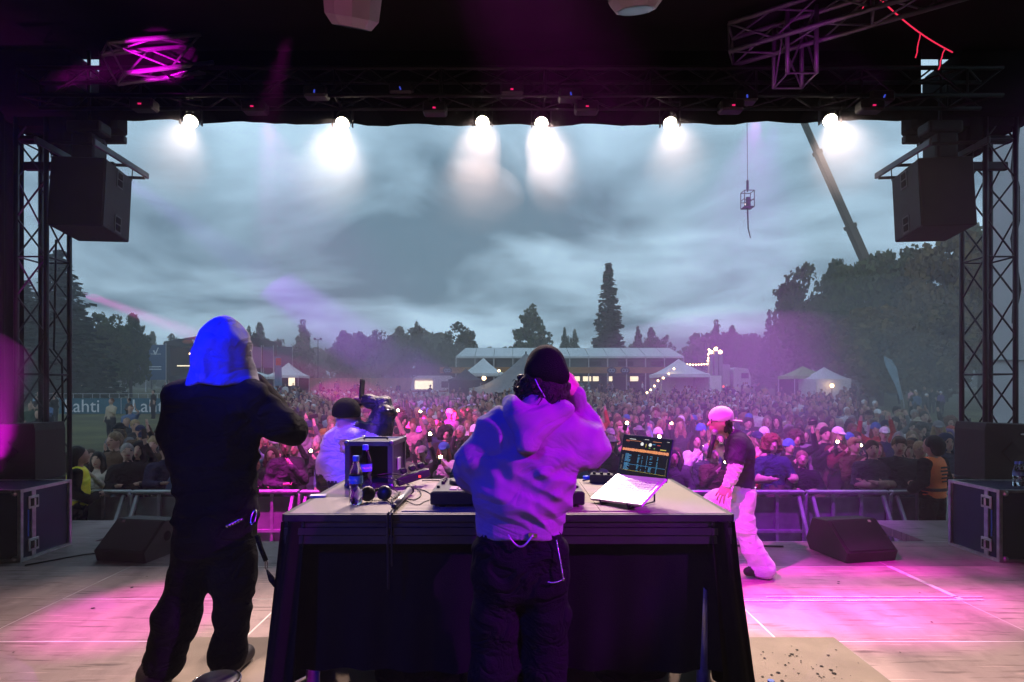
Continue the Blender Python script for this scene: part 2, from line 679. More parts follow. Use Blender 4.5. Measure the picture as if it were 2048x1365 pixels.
# white tent wall outside on the right
M_PVC = mat('white_tent_wall', (0.72, 0.72, 0.76), .6, var=.05, scale=2)
tw = thing('tent_wall', 'white tent side wall standing right of the stage tower', 'wall', (0, 0, 0))
for i in range(3):
    MB().rbox((7.19 + .28 * (i + .5) * 1.0 + i * .28, 8.45, 2.45), (.548, .04, 6.8), .008).build('wall_panel', M_PVC, tw)
for z in (0.05, 2.1, 5.85):
    MB().cyl((7.0, 8.40, z), (8.9, 8.40, z), .018, n=8).build('rail', M_GALV, tw)
cab = MB()
cab.tube([P(2030 + 4 * math.sin(i * 1.3) + 3 * (i % 2), 205 + i * 34, 7.6) for i in range(14)], .035, 6)
tag(cab.build('cable_bundle', M_BLKPLAST, smooth=True), 'thick black cable bundle hanging beside the right tower', 'cable')
cab = MB()
cab.tube([P(112, 480, 7.2), P(110, 600, 7.2), P(108, 700, 7.2), P(124, 720, 7.2), P(126, 850, 7.2)], .012, 6)
tag(cab.build('cable_bundle', M_BLKPLAST, smooth=True), 'thin black cable hanging beside the left tower', 'cable')

# ------------------------------------------------------------------ front lights, lit
M_LENS = mat('lit_lens', (1, .95, .85), .3, var=0, emit=(1, .86, .66), estr=26)
M_FIX = mat('fixture_housing', (0.022, 0.022, 0.024), .5, var=.15)
lamps = [(382, 243, 'far left'), (685, 247, 'second from the left'), (965, 245, 'left one of the middle pair'), (1083, 247, 'right one of the middle pair'),
         (1340, 247, 'second from the right'), (1660, 241, 'far right')]
lamp_W = [600, 780, 1150, 1250, 720, 1150]
for (px, py, which), W in zip(lamps, lamp_W):
    c = P(px, py, 6.62)
    aim = Vector((c.x * .75, 2.6, 0.1))
    d = (aim - c).normalized()
    q = d.to_track_quat('-Z', 'Y').to_matrix()
    t_ = thing('stage_light', f'lit white stage light under the black header cloth, {which}', 'stage light', c, group='lit white stage lights along the stage front')
    mt = q.to_4x4()
    h = MB()
    h.lathe([(.080, 0.0), (.086, .02), (.086, .14), (.07, .2), (.04, .22)], 20, mt)
    h.build('housing', M_FIX, t_, smooth=True)
    MB().lathe([(.0, -.006), (.073, -.002)], 20, mt).build('lens', M_LENS, t_)
    y = MB()
    side = q @ Vector((1, 0, 0))
    for s in (-1, 1):
        y.box(side * s * .112 + Vector((0, 0, .1)), (.012, .04, .28))
    y.box(Vector((0, 0, .245)), (.24, .04, .012))
    y.cyl((0, 0, .245), (0, 0, .36), .018, n=8)
    y.build('yoke', M_FIX, t_)
    li = spot('stage_light_beam', c + d * .03, aim, W, (1, .73, .66), 58, .75, .06)

# ------------------------------------------------------------------ moving heads
def moving_head(label, loc, rot, m, group='moving head lights under the roof'):
    t_ = thing('moving_head', label, 'stage light', loc, rot=rot, group=group)
    MB().rbox((0, 0, .30), (.36, .30, .10), .03, seg=2).build('base', m, t_)
    for s in (-1, 1):
        MB().rbox((s * .19, 0, .13), (.05, .16, .32), .02, seg=2).build('yoke_arm', m, t_)
    h = MB()
    h.lathe([(.0, -.24), (.10, -.24), (.135, -.20), (.15, -.05), (.15, .08), (.11, .15), (.0, .17)], 10)
    h.build('head', m, t_)
    MB().lathe([(.0, -.243), (.088, -.243)], 18).build('lens', mat('unlit_lens', (.25, .22, .28), .12, spec=.8, var=0), t_)
    return t_


M_MHGREY = mat('grey_fixture', (0.34, 0.33, 0.34), .45, var=.15)
a = P(706, 18, 2.75)
moving_head('grey moving head light tinted pink at the top edge, left of centre', (a.x, a.y, a.z + .19), (R(28), R(10), 0), M_MHGREY)
a = P(1272, -16, 2.75)
moving_head('grey moving head light at the top edge, right of centre', (a.x, a.y, a.z + .19), (R(20), R(-4), 0), M_MHGREY)

# small fixtures with indicator leds on the long truss
M_LEDR = mat('red_indicator', (.4, 0, .1), .4, emit=(1, .02, .18), estr=.8, var=0)
M_LEDB = mat('blue_indicator', (0, .1, .5), .4, emit=(.08, .12, 1), estr=.5, var=0)
for i, (px, py, c) in enumerate([(278, 207, 'r'), (503, 212, 'r'), (628, 182, 'b'), (868, 215, 'r'), (1024, 178, 'r'), (1142, 187, 'b'), (1175, 212, 'r'), (1468, 210, 'r'), (1495, 192, 'b'),
                                 (1750, 210, 'r'), (800, 176, 'b'), (1770, 192, 'b')]):
    c0 = P(px, py, 6.22)
    t_ = thing('dark_fixture', 'dark fixture with a small %s indicator, number %s from the left on the truss' % ('red' if c == 'r' else 'blue', ['one', 'two', 'three', 'five', 'six', 'seven', 'eight', 'nine', 'ten', 'eleven', 'four', 'twelve'][i]),
               'stage light', c0, group='unlit fixtures on the lighting truss')
    MB().rbox((0, .09, .02), (.26, .15, .12), .02).build('housing', M_FIX, t_)
    MB().box((0, .006, 0), (.032 if c == 'r' else .014, .012, .012 if c == 'r' else .032), Matrix.Rotation(random.uniform(-.5, .5) if c == 'b' else 0, 3, 'Y')).build('indicator', M_LEDR if c == 'r' else M_LEDB, t_)


# ------------------------------------------------------------------ flown loudspeakers
M_SPK = mat('speaker_paint', (0.013, 0.012, 0.012), .62, var=.2, bump=.4, bscale=260, spec=.45)
M_RIG = mat('grey_rigging_steel', (0.11, 0.13, 0.14), .5, metal=.5, var=.2)


def handle_plate(mb_, o, u, v, n):
    """recessed double handle, o centre, u across, v up, n outward"""
    q = Matrix((u, n, v)).transposed()
    mb_.box(o + n * .004, (.105, .008, .205), q)


def flown(side, label):
    s = side
    c = P(183 if s < 0 else 1865, 402, 6.75)
    t_ = thing('flown_speaker', label, 'loudspeaker', c, rot=(R(-5), 0, R(-6 * s)), group='loudspeakers flown beside the stage opening')
    w, d, h = .58, .56, .80
    MB().rbox((0, 0, 0), (w, d, h), .012).build('cabinet', M_SPK, t_)
    # grille faces the audience
    MB().rbox((0, d / 2 + .008, 0), (w - .05, .014, h - .06), .006).build('grille', M_BLKMET, t_)
    ix = -s * (w / 2)
    for z in (.27, -.27):
        hm = MB().box((ix - s * .003, 0.02, z), (.006, .13, .20))
        hp = hm.build('handle_plate', mat('handle_plate_black', (.05, .05, .05), .4, metal=.3), t_)
        for zz in (-.045, .045):
            MB().box((ix - s * .008, .02, z + zz), (.006, .085, .07)).build('handle_recess', M_BLACK, hp)
    MB().box((ix - s * .004, -d / 2 + .02, 0), (.008, .02, h - .03)).build('edge_strip', M_BLKMET, t_)
    # fly frame: two bars above, cross pieces, chains
    for q in (-1, 1):
        fb = MB().rbox((q * (w / 2 + .005), .05, h / 2 + .13), (.035, 1.15, .075), .008, Matrix.Rotation(R(7), 3, 'X'))
        fb.build('fly_bar', M_RIG, t_)
    for yy in (-.33, .18, .52):
        MB().cyl((-w / 2 - .02, yy, h / 2 + .13), (w / 2 + .02, yy, h / 2 + .13), .02, n=8).build('cross_bar', M_BLKMET, t_)
    for q in (-1, 1):
        for yy in (-.27, .27):
            MB().cyl((q * (w / 2), yy, h / 2 - .02), (q * (w / 2), yy, h / 2 + .16), .006, n=6).build('sling', M_BLKMET, t_)
    return t_


flown(-1, 'black loudspeaker hanging beside the left lattice tower')
flown(1, 'black loudspeaker hanging beside the right lattice tower')
for s, nm in ((-1, 'left'), (1, 'right')):
    x = P(178 if s < 0 else 1880, 250, 6.75).x
    t_ = thing('chain_hoist', f'black chain hoist above the {nm} flown loudspeaker', 'hoist', (x, 6.75, 4.4))
    MB().rbox((0, 0, .0), (.26, .26, .50), .04, seg=2).build('body', M_BLKPAINT, t_)
    MB().rbox((0, 0, .33), (.40, .22, .14), .03, seg=2).build('motor', M_BLKPAINT, t_)
    MB().cyl((0, 0, .38), (0, 0, 1.25), .02, n=6).build('chain', M_BLKMET, t_)
    MB().lathe([(.0, -.52), (.10, -.50), (.13, -.25), (.12, -.05)], 12).build('chain_bag', M_BLACK, t_, smooth=True)
    # outrigger beam from the tower carrying the hoist
    bx = -5.72 if s < 0 else 5.86
    t_ = thing('outrigger_beam', f'dark steel outrigger from the {nm} tower to the flown loudspeaker', 'beam', (0, 0, 0))
    MB().rbox(((bx + x) / 2, 7.02, 4.72), (abs(bx - x) + .5, .07, .09), .01).build('beam', M_BLKMET, t_)
    MB().rbox(((bx + x) / 2 + s * -.05, 6.9, 4.35), (abs(bx - x) + .3, .06, .10), .01).build('beam', M_BLKMET, t_)
    MB().rbox(((bx + x) / 2, 7.0, 4.98), (abs(bx - x) + .45, .28, .42), .05).build('motor_cover', M_BLACK, t_)
    t_ = thing('tower_drape', f'black cloth wrapped round the head of the {nm} tower', 'cloth', (bx, 7.05, 0))
    MB().rbox((-s * .02, 0, 5.3), (1.15, .7, .75), .08, seg=2).build('cloth', M_BLACK, t_, smooth=True)
    MB().rbox((s * -.30, -.05, 4.75), (.22, .3, .55), .06, seg=2).build('bag', M_BLACK, t_, smooth=True)

# ------------------------------------------------------------------ side stacks, cases, wedges
M_CASE = mat('case_laminate', (0.012, 0.018, 0.075), .42, var=.2, scale=4, spec=.5, bump=.1, bscale=120)


def side_stack(s, label):
    t_ = thing('side_fill_speaker', label, 'loudspeaker', (s * 5.25, 6.58, 0.0), group='side fill loudspeakers behind the flight cases')
    w = 1.15
    MB().rbox((s * w / 2, 0, .33), (w, .44, .66), .012).build('subwoofer_cabinet', M_SPK, t_)
    top = MB()
    # angled upper cabinet
    poly = [(0, .67), (s * w, .67), (s * w, 1.26), (s * .02, 1.30), (0, 1.22)]
    if s > 0:
        poly = poly[::-1]
    top.prism(poly, -.22, .21)
    top.build('upper_cabinet', M_SPK, t_)
    hp = MB().box((s * .30, -.225, .98), (.16, .012, .16), Matrix.Rotation(R(45), 3, 'Y')).build('handle_recess', M_BLKMET, t_)
    MB().box((s * .42, -.228, 1.18), (.05, .012, .014)).build('connector_plate', M_ALU, t_)
    return t_


side_stack(-1, 'stacked black side fill speaker behind the left flight case')
side_stack(1, 'stacked black side fill speaker behind the right flight case')


def flight_case(s, label):
    t_ = thing('flight_case', label, 'flight case', (s * 4.76, 5.9, 0), group='blue flight cases on the stage wings')
    W, D, H = 1.0, .62, .70
    cx = s * W / 2
    MB().box((cx, 0, H / 2), (W - .02, D - .02, H - .02)).build('body_panel', M_CASE, t_)
    e = .028
    for yy in (-D / 2, D / 2):
        for z in (0.012, H - .012):
            MB().box((cx, yy, z), (W, e, e)).build('edge_rail', M_ALU, t_)
        for xx in (0, s * W):
            MB().box((xx, yy, H / 2), (e + .004, e + .004, H + .004)).build('edge_rail', M_ALU, t_)
    for xx in (0, s * W):
        for z in (0.012, H - .012):
            MB().box((xx, 0, z), (e + .002, D - e, e + .002)).build('edge_rail', M_ALU, t_)
    # lid seam strip and butterfly latches on the face that looks across the stage
    MB().box((-s * .004, -.16, H / 2), (.012, .045, H - .06)).build('seam_strip', M_ALU, t_)
    for z in (.14, .56):
        l = MB().rbox((-s * .010, -.165, z), (.012, .125, .125), .004).build('latch', M_GALV, t_)
        MB().box((-s * .018, -.165, z), (.008, .085, .075)).build('latch_dish', M_BLKMET, l)
        MB().rbox((-s * .024, -.165, z), (.012, .02, .07), .003).build('latch_wing', M_ALU, l)
    MB().box((-s * .006, -.225, .36), (.006, .012, .26)).build('blue_strip', mat('blue_label', (.02, .08, .5), .5), t_)
    MB().box((cx, -D / 2 - .012, H / 2), (.12, .008, .10)).build('handle_plate', M_ALU, t_)
    for xx in (.05, W - .05):
        for yy in (-D / 2 - .004, D / 2 + .004):
            for z in (.03, H - .03):
                MB().ball((s * xx if xx < .5 else s * (W + .0) - s * .02, yy, z), .03, 8, 5).build('ball_corner', M_ALU, t_, smooth=True)
    return t_


flight_case(-1, 'blue flight case with aluminium edges at the left stage edge')
flight_case(1, 'blue flight case with aluminium edges at the right stage edge')


def wedge(s, px, label):
    c = P(px, 1108, 5.86)
    t_ = thing('monitor_wedge', label, 'stage monitor', (c.x, c.y, 0), rz=R(10 * s), group='monitor wedges at the stage front')
    w = .56
    # profile in depth (y) and height: angled grille faces the performers
    prof = [(-.27, 0), (.24, 0), (.30, .10), (.20, .34), (-.02, .36), (-.30, .10)]
    for q in range(1):
        mb_ = MB()
        n = len(prof)
        for x in (-w / 2, -w / 2 + .02, w / 2 - .02, w / 2):
            k_ = .97 if abs(x) == w / 2 else 1
            mb_.add([(x, y * k_, .18 + (z - .18) * k_) for y, z in prof], [])
        fs = []
        for a_ in range(3):
            for i in range(n):
                fs.append((a_ * n + i, a_ * n + (i + 1) % n, (a_ + 1) * n + (i + 1) % n, (a_ + 1) * n + i))
        fs += [tuple(reversed(range(n))), tuple(range(3 * n, 4 * n))]
        mb_.f = fs
        mb_.mi = [0] * len(fs)
        mb_.build('cabinet', M_SPK, t_)
    sl = Vector((0, .28, .26)).normalized()
    rm = Matrix.Rotation(math.atan2(.26, .28), 3, 'X')
    MB().rbox((0, -.165, .235), (w - .05, .345, .012), .004, rm).build('grille', mat('steel_mesh_grille', (.022, .022, .024), .55, metal=.4, bump=.6, bscale=400), t_)
    MB().box((s * -.17 * -1, -.06, .345), (.028, .024, .006), rm).build('badge', mat('silver_badge', (.7, .55, .5), .3, metal=.6), t_)
    MB().lathe([(.0, 0), (.05, 0)], 14, Matrix.Translation((w / 2 + .003, .0, .2)) @ Matrix.Rotation(R(90), 4, 'Y')).build('handle_recess', M_BLACK, t_)
    return t_


wedge(-1, 286, 'black floor wedge monitor beside the hooded performer')
wedge(1, 1700, 'black floor wedge monitor right of the rapper, purple lit')
cb = MB()
cb.tube([P(60, 1128, 5.5) + Vector((0, 0, 0)), P(120, 1108, 5.8), P(180, 1103, 5.88), P(232, 1100, 5.95)], .008, 5)
for v in range(len(cb.v)):
    pass
o = MB().tube([(-4.6, 5.45, .012), (-4.3, 5.8, .012), (-4.0, 5.93, .012), (-3.75, 5.95, .012), (-3.5, 6.0, .012)], .008, 5).build('stage_cable', M_BLKPLAST, smooth=True)
tag(o, 'thin black cable running from the left flight case to the wedge', 'cable')
o = MB().tube([(2.9, 6.1, .012), (2.5, 6.13, .012), (2.1, 6.1, .012), (1.6, 6.15, .012)], .010, 5).build('stage_cable', M_BLKPLAST, smooth=True)
tag(o, 'black cable along the stage edge behind the rapper', 'cable')

# water bottles on the right case come with the bottle builder below
# ------------------------------------------------------------------ crowd barrier
M_BARP = mat('barrier_sheet', (0.34, 0.345, 0.36), .45, metal=.4, var=.25, scale=5, rvar=.2)
GF = -0.95


def barrier_section():
    t_ = thing('barrier_section', '', 'barrier', (0, 8.2, GF), group='crowd barrier sections along the pit')
    w = 1.16
    MB().tube([(-w / 2, 0, .02), (-w / 2, 0, 1.10), (-w / 2 + .03, 0, 1.15), (w / 2 - .03, 0, 1.15), (w / 2, 0, 1.10), (w / 2, 0, .02)], .026, 8).build('frame_tube', M_GALV, t_, smooth=True)
    MB().rbox((0, .0, 1.165), (w, .10, .035), .008).build('hand_rail', M_GALV, t_)
    MB().box((0, .03, .58), (w - .06, .012, 1.0)).build('front_sheet', M_BARP, t_)
    MB().box((0, -.002, .60), (w - .05, .04, .04)).build('cross_rail', M_GALV, t_)
    for x in (-.2, .2):
        MB().box((x, 0, .57), (.04, .03, 1.1)).build('post', M_GALV, t_)
    for x in (-w / 2 + .08, w / 2 - .08):
        MB().rbox((x, -.30, .56), (.045, .045, 1.24), .006, Matrix.Rotation(R(-28), 3, 'X')).build('strut', M_GALV, t_)
    MB().box((0, -.30, .02), (w - .02, .62, .03)).build('step_plate', M_BARP, t_)
    return t_


b0 = barrier_section()
remember(b0)
N_BAR = 11
bar_lab = ['beside the guard in the yellow vest', 'second from the yellow vest', 'behind the left wedge monitor', 'left of the hooded performer', 'between the hooded performer and the desk, lit magenta',
           'behind the left end of the desk', 'behind the man at the desk', 'behind the laptop', 'behind the rapper', 'behind the right wedge monitor', 'beside the guard in the orange vest']
for i in range(N_BAR):
    x = -6.0 + 1.2 * i
    lb = 'grey steel crowd barrier section ' + bar_lab[i]
    if i == 0:
        b0.location = (x, 8.2, GF)
        b0['label'] = lb
    else:
        dup(b0, (x, 8.2 + random.uniform(-.02, .02), GF), R(random.uniform(-.8, .8)), lb)

# ------------------------------------------------------------------ coloured stage lights (fixtures hang out of the picture), then an added spill lamp
MAG, PUR, BLU = (1, .02, .75), (.52, .0, 1.0), (.0, .03, 1.0)
spot('blue_back_light', (-3.9, -1.6, 4.9), (-1.45, 2.9, 2.02), 6200, (.0, .010, 1.0), 9, .6)
spot('blue_desk_light', (-3.4, -1.8, 4.9), (-0.5, 2.7, 1.30), 1900, (.008, .012, 1.0), 24, .6)
spot('purple_back_light', (4.5, -0.5, 4.2), (0.34, 2.3, 1.25), 4000, (.56, .001, 1.0), 15, .5)
spot('magenta_key_right', (-0.9, 2.6, 5.3), (2.6, 5.05, 0.2), 7600, (1, .010, .82), 26, .85)
spot('purple_rim_right', (4.6, 3.4, 4.9), (2.4, 5.2, 0.6), 900, (.7, .01, 1), 26, .8)
spot('magenta_floor_left', (-2.0, 5.2, 4.9), (-2.8, 4.35, 0), 1700, (1, .01, .75), 19, .9)
spot('purple_hype_light', (-3.0, 1.2, 4.9), (-1.15, 4.3, 1.2), 750, (.72, .20, 1.0), 18, .5)
spot('magenta_barrier_light', (-3.0, 6.98, 4.95), (-3.35, 8.25, -.55), 5200, (1, .01, .8), 17, .7)
spot('purple_barrier_light', (3.2, 6.98, 4.95), (3.3, 8.3, -.3), 2600, PUR, 50, .9)
spot('violet_crowd_beam', (-5.2, 6.9, 4.6), P(880, 800, 24), 30000, (.40, .03, 1), 11, .7)
spot('magenta_crowd_beam', (-5.45, 7.3, 2.9), P(905, 858, 16.5), 80000, (1, .01, .60), 8.5, .5)
spot('purple_crowd_wash', (-3.0, 6.98, 5.0), (-2.5, 12, .2), 4200, (.95, .12, .75), 62, .9)
spot('purple_crowd_wash_right', (3.0, 6.98, 5.0), (4.0, 12, .2), 5200, (.75, .08, .95), 64, .9)
spot('magenta_roof_light_left', (-2.9, 3.6, 3.6), P(314, 118, 6.2), 3600, (1, .0, .85), 8.5, .15)
spot('purple_roof_light_right', (2.4, 3.6, 3.6), P(1560, 95, 6.3), 110, (.75, .0, .9), 20, .7)
spot('magenta_wing_light', (-5.45, 6.15, .78), (-5.85, 6.3, 2.0), 420, (1, .0, .9), 50, .8)
spot('violet_side_wash', (5.6, 6.98, 4.9), (7.8, 13, 2.2), 5200, (.62, .08, .9), 46, .9)
spot('added_pink_spill', (-1.9, 1.2, 2.9), P(706, 8, 2.75), 26, (1, .18, .55), 30, .8)  # added lamp standing in for spill on the moving head, no fixture here
# ================================================================== figures: signed distance bodies turned into one surface
def vnoise(p, seed=0):
    """smooth value noise, p (n,3) -> -1..1"""
    i = np.floor(p).astype(np.int64)
    f = p - i
    f = f * f * (3 - 2 * f)
    out = 0

    def h(a, b, c):
        n = (a * 374761393 + b * 668265263 + c * 2147483647 + seed * 974634777) & 0xffffffff
        n = ((n ^ (n >> 13)) * 1274126177) & 0xffffffff
        return ((n ^ (n >> 16)) & 0xffff) / 32767.5 - 1
    for dx in (0, 1):
        wx = f[:, 0] if dx else 1 - f[:, 0]
        for dy in (0, 1):
            wy = f[:, 1] if dy else 1 - f[:, 1]
            for dz in (0, 1):
                wz = f[:, 2] if dz else 1 - f[:, 2]
                out = out + wx * wy * wz * h(i[:, 0] + dx, i[:, 1] + dy, i[:, 2] + dz)
    return out


def axis(lo, hi, base, fine=None):
    """grid coordinates from lo to hi with a finer step inside fine=(a, b, step)"""
    out, x = [lo], lo
    while x < hi:
        st = base
        if fine and fine[0] < x < fine[1]:
            st = fine[2]
        x += st
        out.append(x)
    return np.array(out)


def nets(F, xs, ys, zs, L):
    ins = F < 0
    c = np.zeros(tuple(s - 1 for s in F.shape), dtype=np.int8)
    for dx in (0, 1):
        for dy in (0, 1):
            for dz in (0, 1):
                c += ins[dx:dx + c.shape[0], dy:dy + c.shape[1], dz:dz + c.shape[2]]
    m = (c > 0) & (c < 8)
    I, J, K = np.nonzero(m)
    idx = -np.ones(m.shape, dtype=np.int64)
    idx[I, J, K] = np.arange(len(I))
    acc = np.zeros((len(I), 3))
    cnt = np.zeros(len(I))
    best = np.full(len(I), 1e9)
    lab = np.zeros(len(I), dtype=np.int64)
    G = (xs, ys, zs)
    for dx in (0, 1):
        for dy in (0, 1):
            for dz in (0, 1):
                f = np.abs(F[I + dx, J + dy, K + dz])
                b = f < best
                best[b] = f[b]
                lab[b] = L[I + dx, J + dy, K + dz][b]
    corners = [(a, b, c_) for a in (0, 1) for b in (0, 1) for c_ in (0, 1)]
    for a in corners:
        for ax in range(3):
            if a[ax]:
                continue
            b = list(a)
            b[ax] = 1
            f0 = F[I + a[0], J + a[1], K + a[2]]
            f1 = F[I + b[0], J + b[1], K + b[2]]
            cr = (f0 < 0) != (f1 < 0)
            t = np.where(cr, f0 / np.where(cr, f0 - f1, 1), 0)
            pa = np.stack([xs[I + a[0]], ys[J + a[1]], zs[K + a[2]]], 1)
            pb = np.stack([xs[I + b[0]], ys[J + b[1]], zs[K + b[2]]], 1)
            acc += (pa + (pb - pa) * t[:, None]) * cr[:, None]
            cnt += cr
    V = acc / cnt[:, None]
    Q = []
    n = F.shape
    A = ins[:-1, 1:-1, 1:-1] != ins[1:, 1:-1, 1:-1]
    i, j, k = np.nonzero(A)
    j, k = j + 1, k + 1
    q = np.stack([idx[i, j - 1, k - 1], idx[i, j, k - 1], idx[i, j, k], idx[i, j - 1, k]], 1)
    fl_ = ins[i, j, k]
    Q.append(np.where(fl_[:, None], q, q[:, ::-1]))
    A = ins[1:-1, :-1, 1:-1] != ins[1:-1, 1:, 1:-1]
    i, j, k = np.nonzero(A)
    i, k = i + 1, k + 1
    q = np.stack([idx[i - 1, j, k - 1], idx[i - 1, j, k], idx[i, j, k], idx[i, j, k - 1]], 1)
    fl_ = ins[i, j, k]
    Q.append(np.where(fl_[:, None], q, q[:, ::-1]))
    A = ins[1:-1, 1:-1, :-1] != ins[1:-1, 1:-1, 1:]
    i, j, k = np.nonzero(A)
    i, j = i + 1, j + 1
    q = np.stack([idx[i - 1, j - 1, k], idx[i, j - 1, k], idx[i, j, k], idx[i - 1, j, k]], 1)
    fl_ = ins[i, j, k]
    Q.append(np.where(fl_[:, None], q, q[:, ::-1]))
    return V, np.concatenate(Q), lab


class Fig:
    def __init__(s):
        s.p = []
        s.extra = []      # ready meshes joined in: (V, Q, labels)

    def cap(s, a, b, ra, rb=None, lab=0, k=.02, sx=1, sy=1, sz=1):
        """tapered capsule; sx, sy, sz stretch it about its midpoint"""
        s.p.append(('c', np.array(a, float), np.array(b, float), ra, ra if rb is None else rb, lab, k, np.array([sx, sy, sz], float)))
        return s

    def ell(s, c, r, lab=0, k=.02, rot=None):
        s.p.append(('e', np.array(c, float), np.array(r, float), None if rot is None else np.array(rot), None, lab, k, None))
        return s

    def chain(s, pts, rs, lab=0, k=.02, **kw):
        for i in range(len(pts) - 1):
            s.cap(pts[i], pts[i + 1], rs[i], rs[i + 1], lab, k, **kw)
        return s

    def cut(s, c, r, k=.01, rot=None):
        s.p.append(('x', np.array(c, float), np.array(r, float), None if rot is None else np.array(rot), None, -1, k, None))
        return s

    def bounds(s):
        lo, hi = np.full(3, 1e9), np.full(3, -1e9)
        for t, a, b, ra, rb, l, k, sc in s.p:
            if t == 'c':
                m = (a + b) / 2
                r = max(ra, rb)
                for q in (a, b):
                    lo = np.minimum(lo, m + (q - m) * sc - r * sc)
                    hi = np.maximum(hi, m + (q - m) * sc + r * sc)
            elif t == 'e':
                r = np.full(3, b.max()) if ra is not None else b
                lo = np.minimum(lo, a - r)
                hi = np.maximum(hi, a + r)
        return lo, hi

    def solve(s, voxel, fine=None, fold=None, foldlabs=(), seed=1):
        lo, hi = s.bounds()
        lo -= voxel * 2.5
        hi += voxel * 2.5
        fx = fine or (None, None, None)
        xs, ys, zs = (axis(lo[i], hi[i], voxel, fx[i]) for i in range(3))
        sh = (len(xs), len(ys), len(zs))
        F = np.full(sh, .3)
        D = np.full(sh, .3)
        L = np.zeros(sh, dtype=np.int16)
        for t, a, b, ra, rb, l, k, sc in s.p:
            mg = .06 + k
            if t == 'c':
                m = (a + b) / 2
                r = max(ra, rb)
                bl = np.minimum(m + (a - m) * sc, m + (b - m) * sc) - r * sc - mg
                bh = np.maximum(m + (a - m) * sc, m + (b - m) * sc) + r * sc + mg
            else:
                r = np.full(3, b.max()) if ra is not None else b
                bl, bh = a - r - mg, a + r + mg
            sl = []
            for arr, l0, h0 in zip((xs, ys, zs), bl, bh):
                sl.append(slice(max(0, np.searchsorted(arr, l0) - 1), np.searchsorted(arr, h0) + 1))
            sl = tuple(sl)
            X, Y, Z = np.meshgrid(xs[sl[0]], ys[sl[1]], zs[sl[2]], indexing='ij')
            if t == 'c':
                A_, B_ = a, b
                X, Y, Z = m[0] + (X - m[0]) / sc[0], m[1] + (Y - m[1]) / sc[1], m[2] + (Z - m[2]) / sc[2]
                ab = B_ - A_
                ll = max(1e-9, ab @ ab)
                tt = np.clip(((X - A_[0]) * ab[0] + (Y - A_[1]) * ab[1] + (Z - A_[2]) * ab[2]) / ll, 0, 1)
                d = np.sqrt((X - A_[0] - ab[0] * tt) ** 2 + (Y - A_[1] - ab[1] * tt) ** 2 + (Z - A_[2] - ab[2] * tt) ** 2) - (ra + (rb - ra) * tt)
                d = d * sc.min()
            else:
                X, Y, Z = X - a[0], Y - a[1], Z - a[2]
                if ra is not None:
                    X, Y, Z = (ra[0][i] * X + ra[1][i] * Y + ra[2][i] * Z for i in range(3))
                k0 = np.sqrt((X / b[0]) ** 2 + (Y / b[1]) ** 2 + (Z / b[2]) ** 2)
                k1 = np.sqrt((X / b[0] ** 2) ** 2 + (Y / b[1] ** 2) ** 2 + (Z / b[2] ** 2) ** 2)
                d = k0 * (k0 - 1) / np.maximum(k1, 1e-9)
            f = F[sl]
            if t == 'x':
                h = np.clip(.5 - .5 * (f + d) / k, 0, 1)
                F[sl] = f * (1 - h) + (-d) * h + k * h * (1 - h)
                continue
            dd = D[sl]
            w = d < dd
            L[sl][w] = l
            D[sl] = np.minimum(dd, d)
            h = np.clip(.5 + .5 * (f - d) / k, 0, 1)
            F[sl] = f * (1 - h) + d * h - k * h * (1 - h)
        if fold is not None:
            near = (np.abs(F) < .045) & np.isin(L, foldlabs)
            i, j, k_ = np.nonzero(near)
            p = np.stack([xs[i], ys[j], zs[k_]], 1)
            F[i, j, k_] += fold(p)
        F[0], F[-1], F[:, 0], F[:, -1], F[:, :, 0], F[:, :, -1] = (.1,) * 6
        V, Q, lab = nets(F, xs, ys, zs, L)
        return V, Q, lab

    def mesh(s, name, mats, voxel, fine=None, fold=None, foldlabs=(), relax=1, relabel=None):
        V, Q, lab = s.solve(voxel, fine, fold, foldlabs)
        if relabel is not None:
            lab = relabel(V, lab)
        for _ in range(relax):
            A = np.zeros_like(V)
            n = np.zeros(len(V))
            for a, b in ((0, 1), (1, 2), (2, 3), (3, 0)):
                np.add.at(A, Q[:, a], V[Q[:, b]])
                np.add.at(n, Q[:, a], 1)
            V = V * .5 + .5 * A / np.maximum(n, 1)[:, None]
        fl_ = lab[Q[:, 0]]
        for v2, q2, l2 in s.extra:
            Q = np.concatenate([Q, q2 + len(V)])
            V = np.concatenate([V, v2])
            fl_ = np.concatenate([fl_, l2])
        return np_mesh(name, V, Q, fl_, mats)


def np_mesh(name, V, Q, fl_, mats):
    me = bpy.data.meshes.new(name)
    n = Q.shape[1]
    me.vertices.add(len(V))
    me.vertices.foreach_set('co', np.asarray(V, dtype=np.float32).ravel())
    me.loops.add(len(Q) * n)
    me.loops.foreach_set('vertex_index', Q.astype(np.int32).ravel())
    me.polygons.add(len(Q))
    me.polygons.foreach_set('loop_start', np.arange(0, len(Q) * n, n, dtype=np.int32))
    me.polygons.foreach_set('loop_total', np.full(len(Q), n, dtype=np.int32))
    me.polygons.foreach_set('use_smooth', np.ones(len(Q), dtype=bool))
    me.polygons.foreach_set('material_index', np.asarray(fl_, dtype=np.int32))
    for m in mats:
        me.materials.append(m)
    me.update(calc_edges=True)
    me.validate()
    return me


def frame(fwd, up):
    """3x3 with columns (fwd, side, up)"""
    f = Vector(fwd).normalized()
    u = Vector(up)
    u = (u - f * u.dot(f)).normalized()
    sd = u.cross(f)
    return np.array([[f[i], sd[i], u[i]] for i in range(3)])


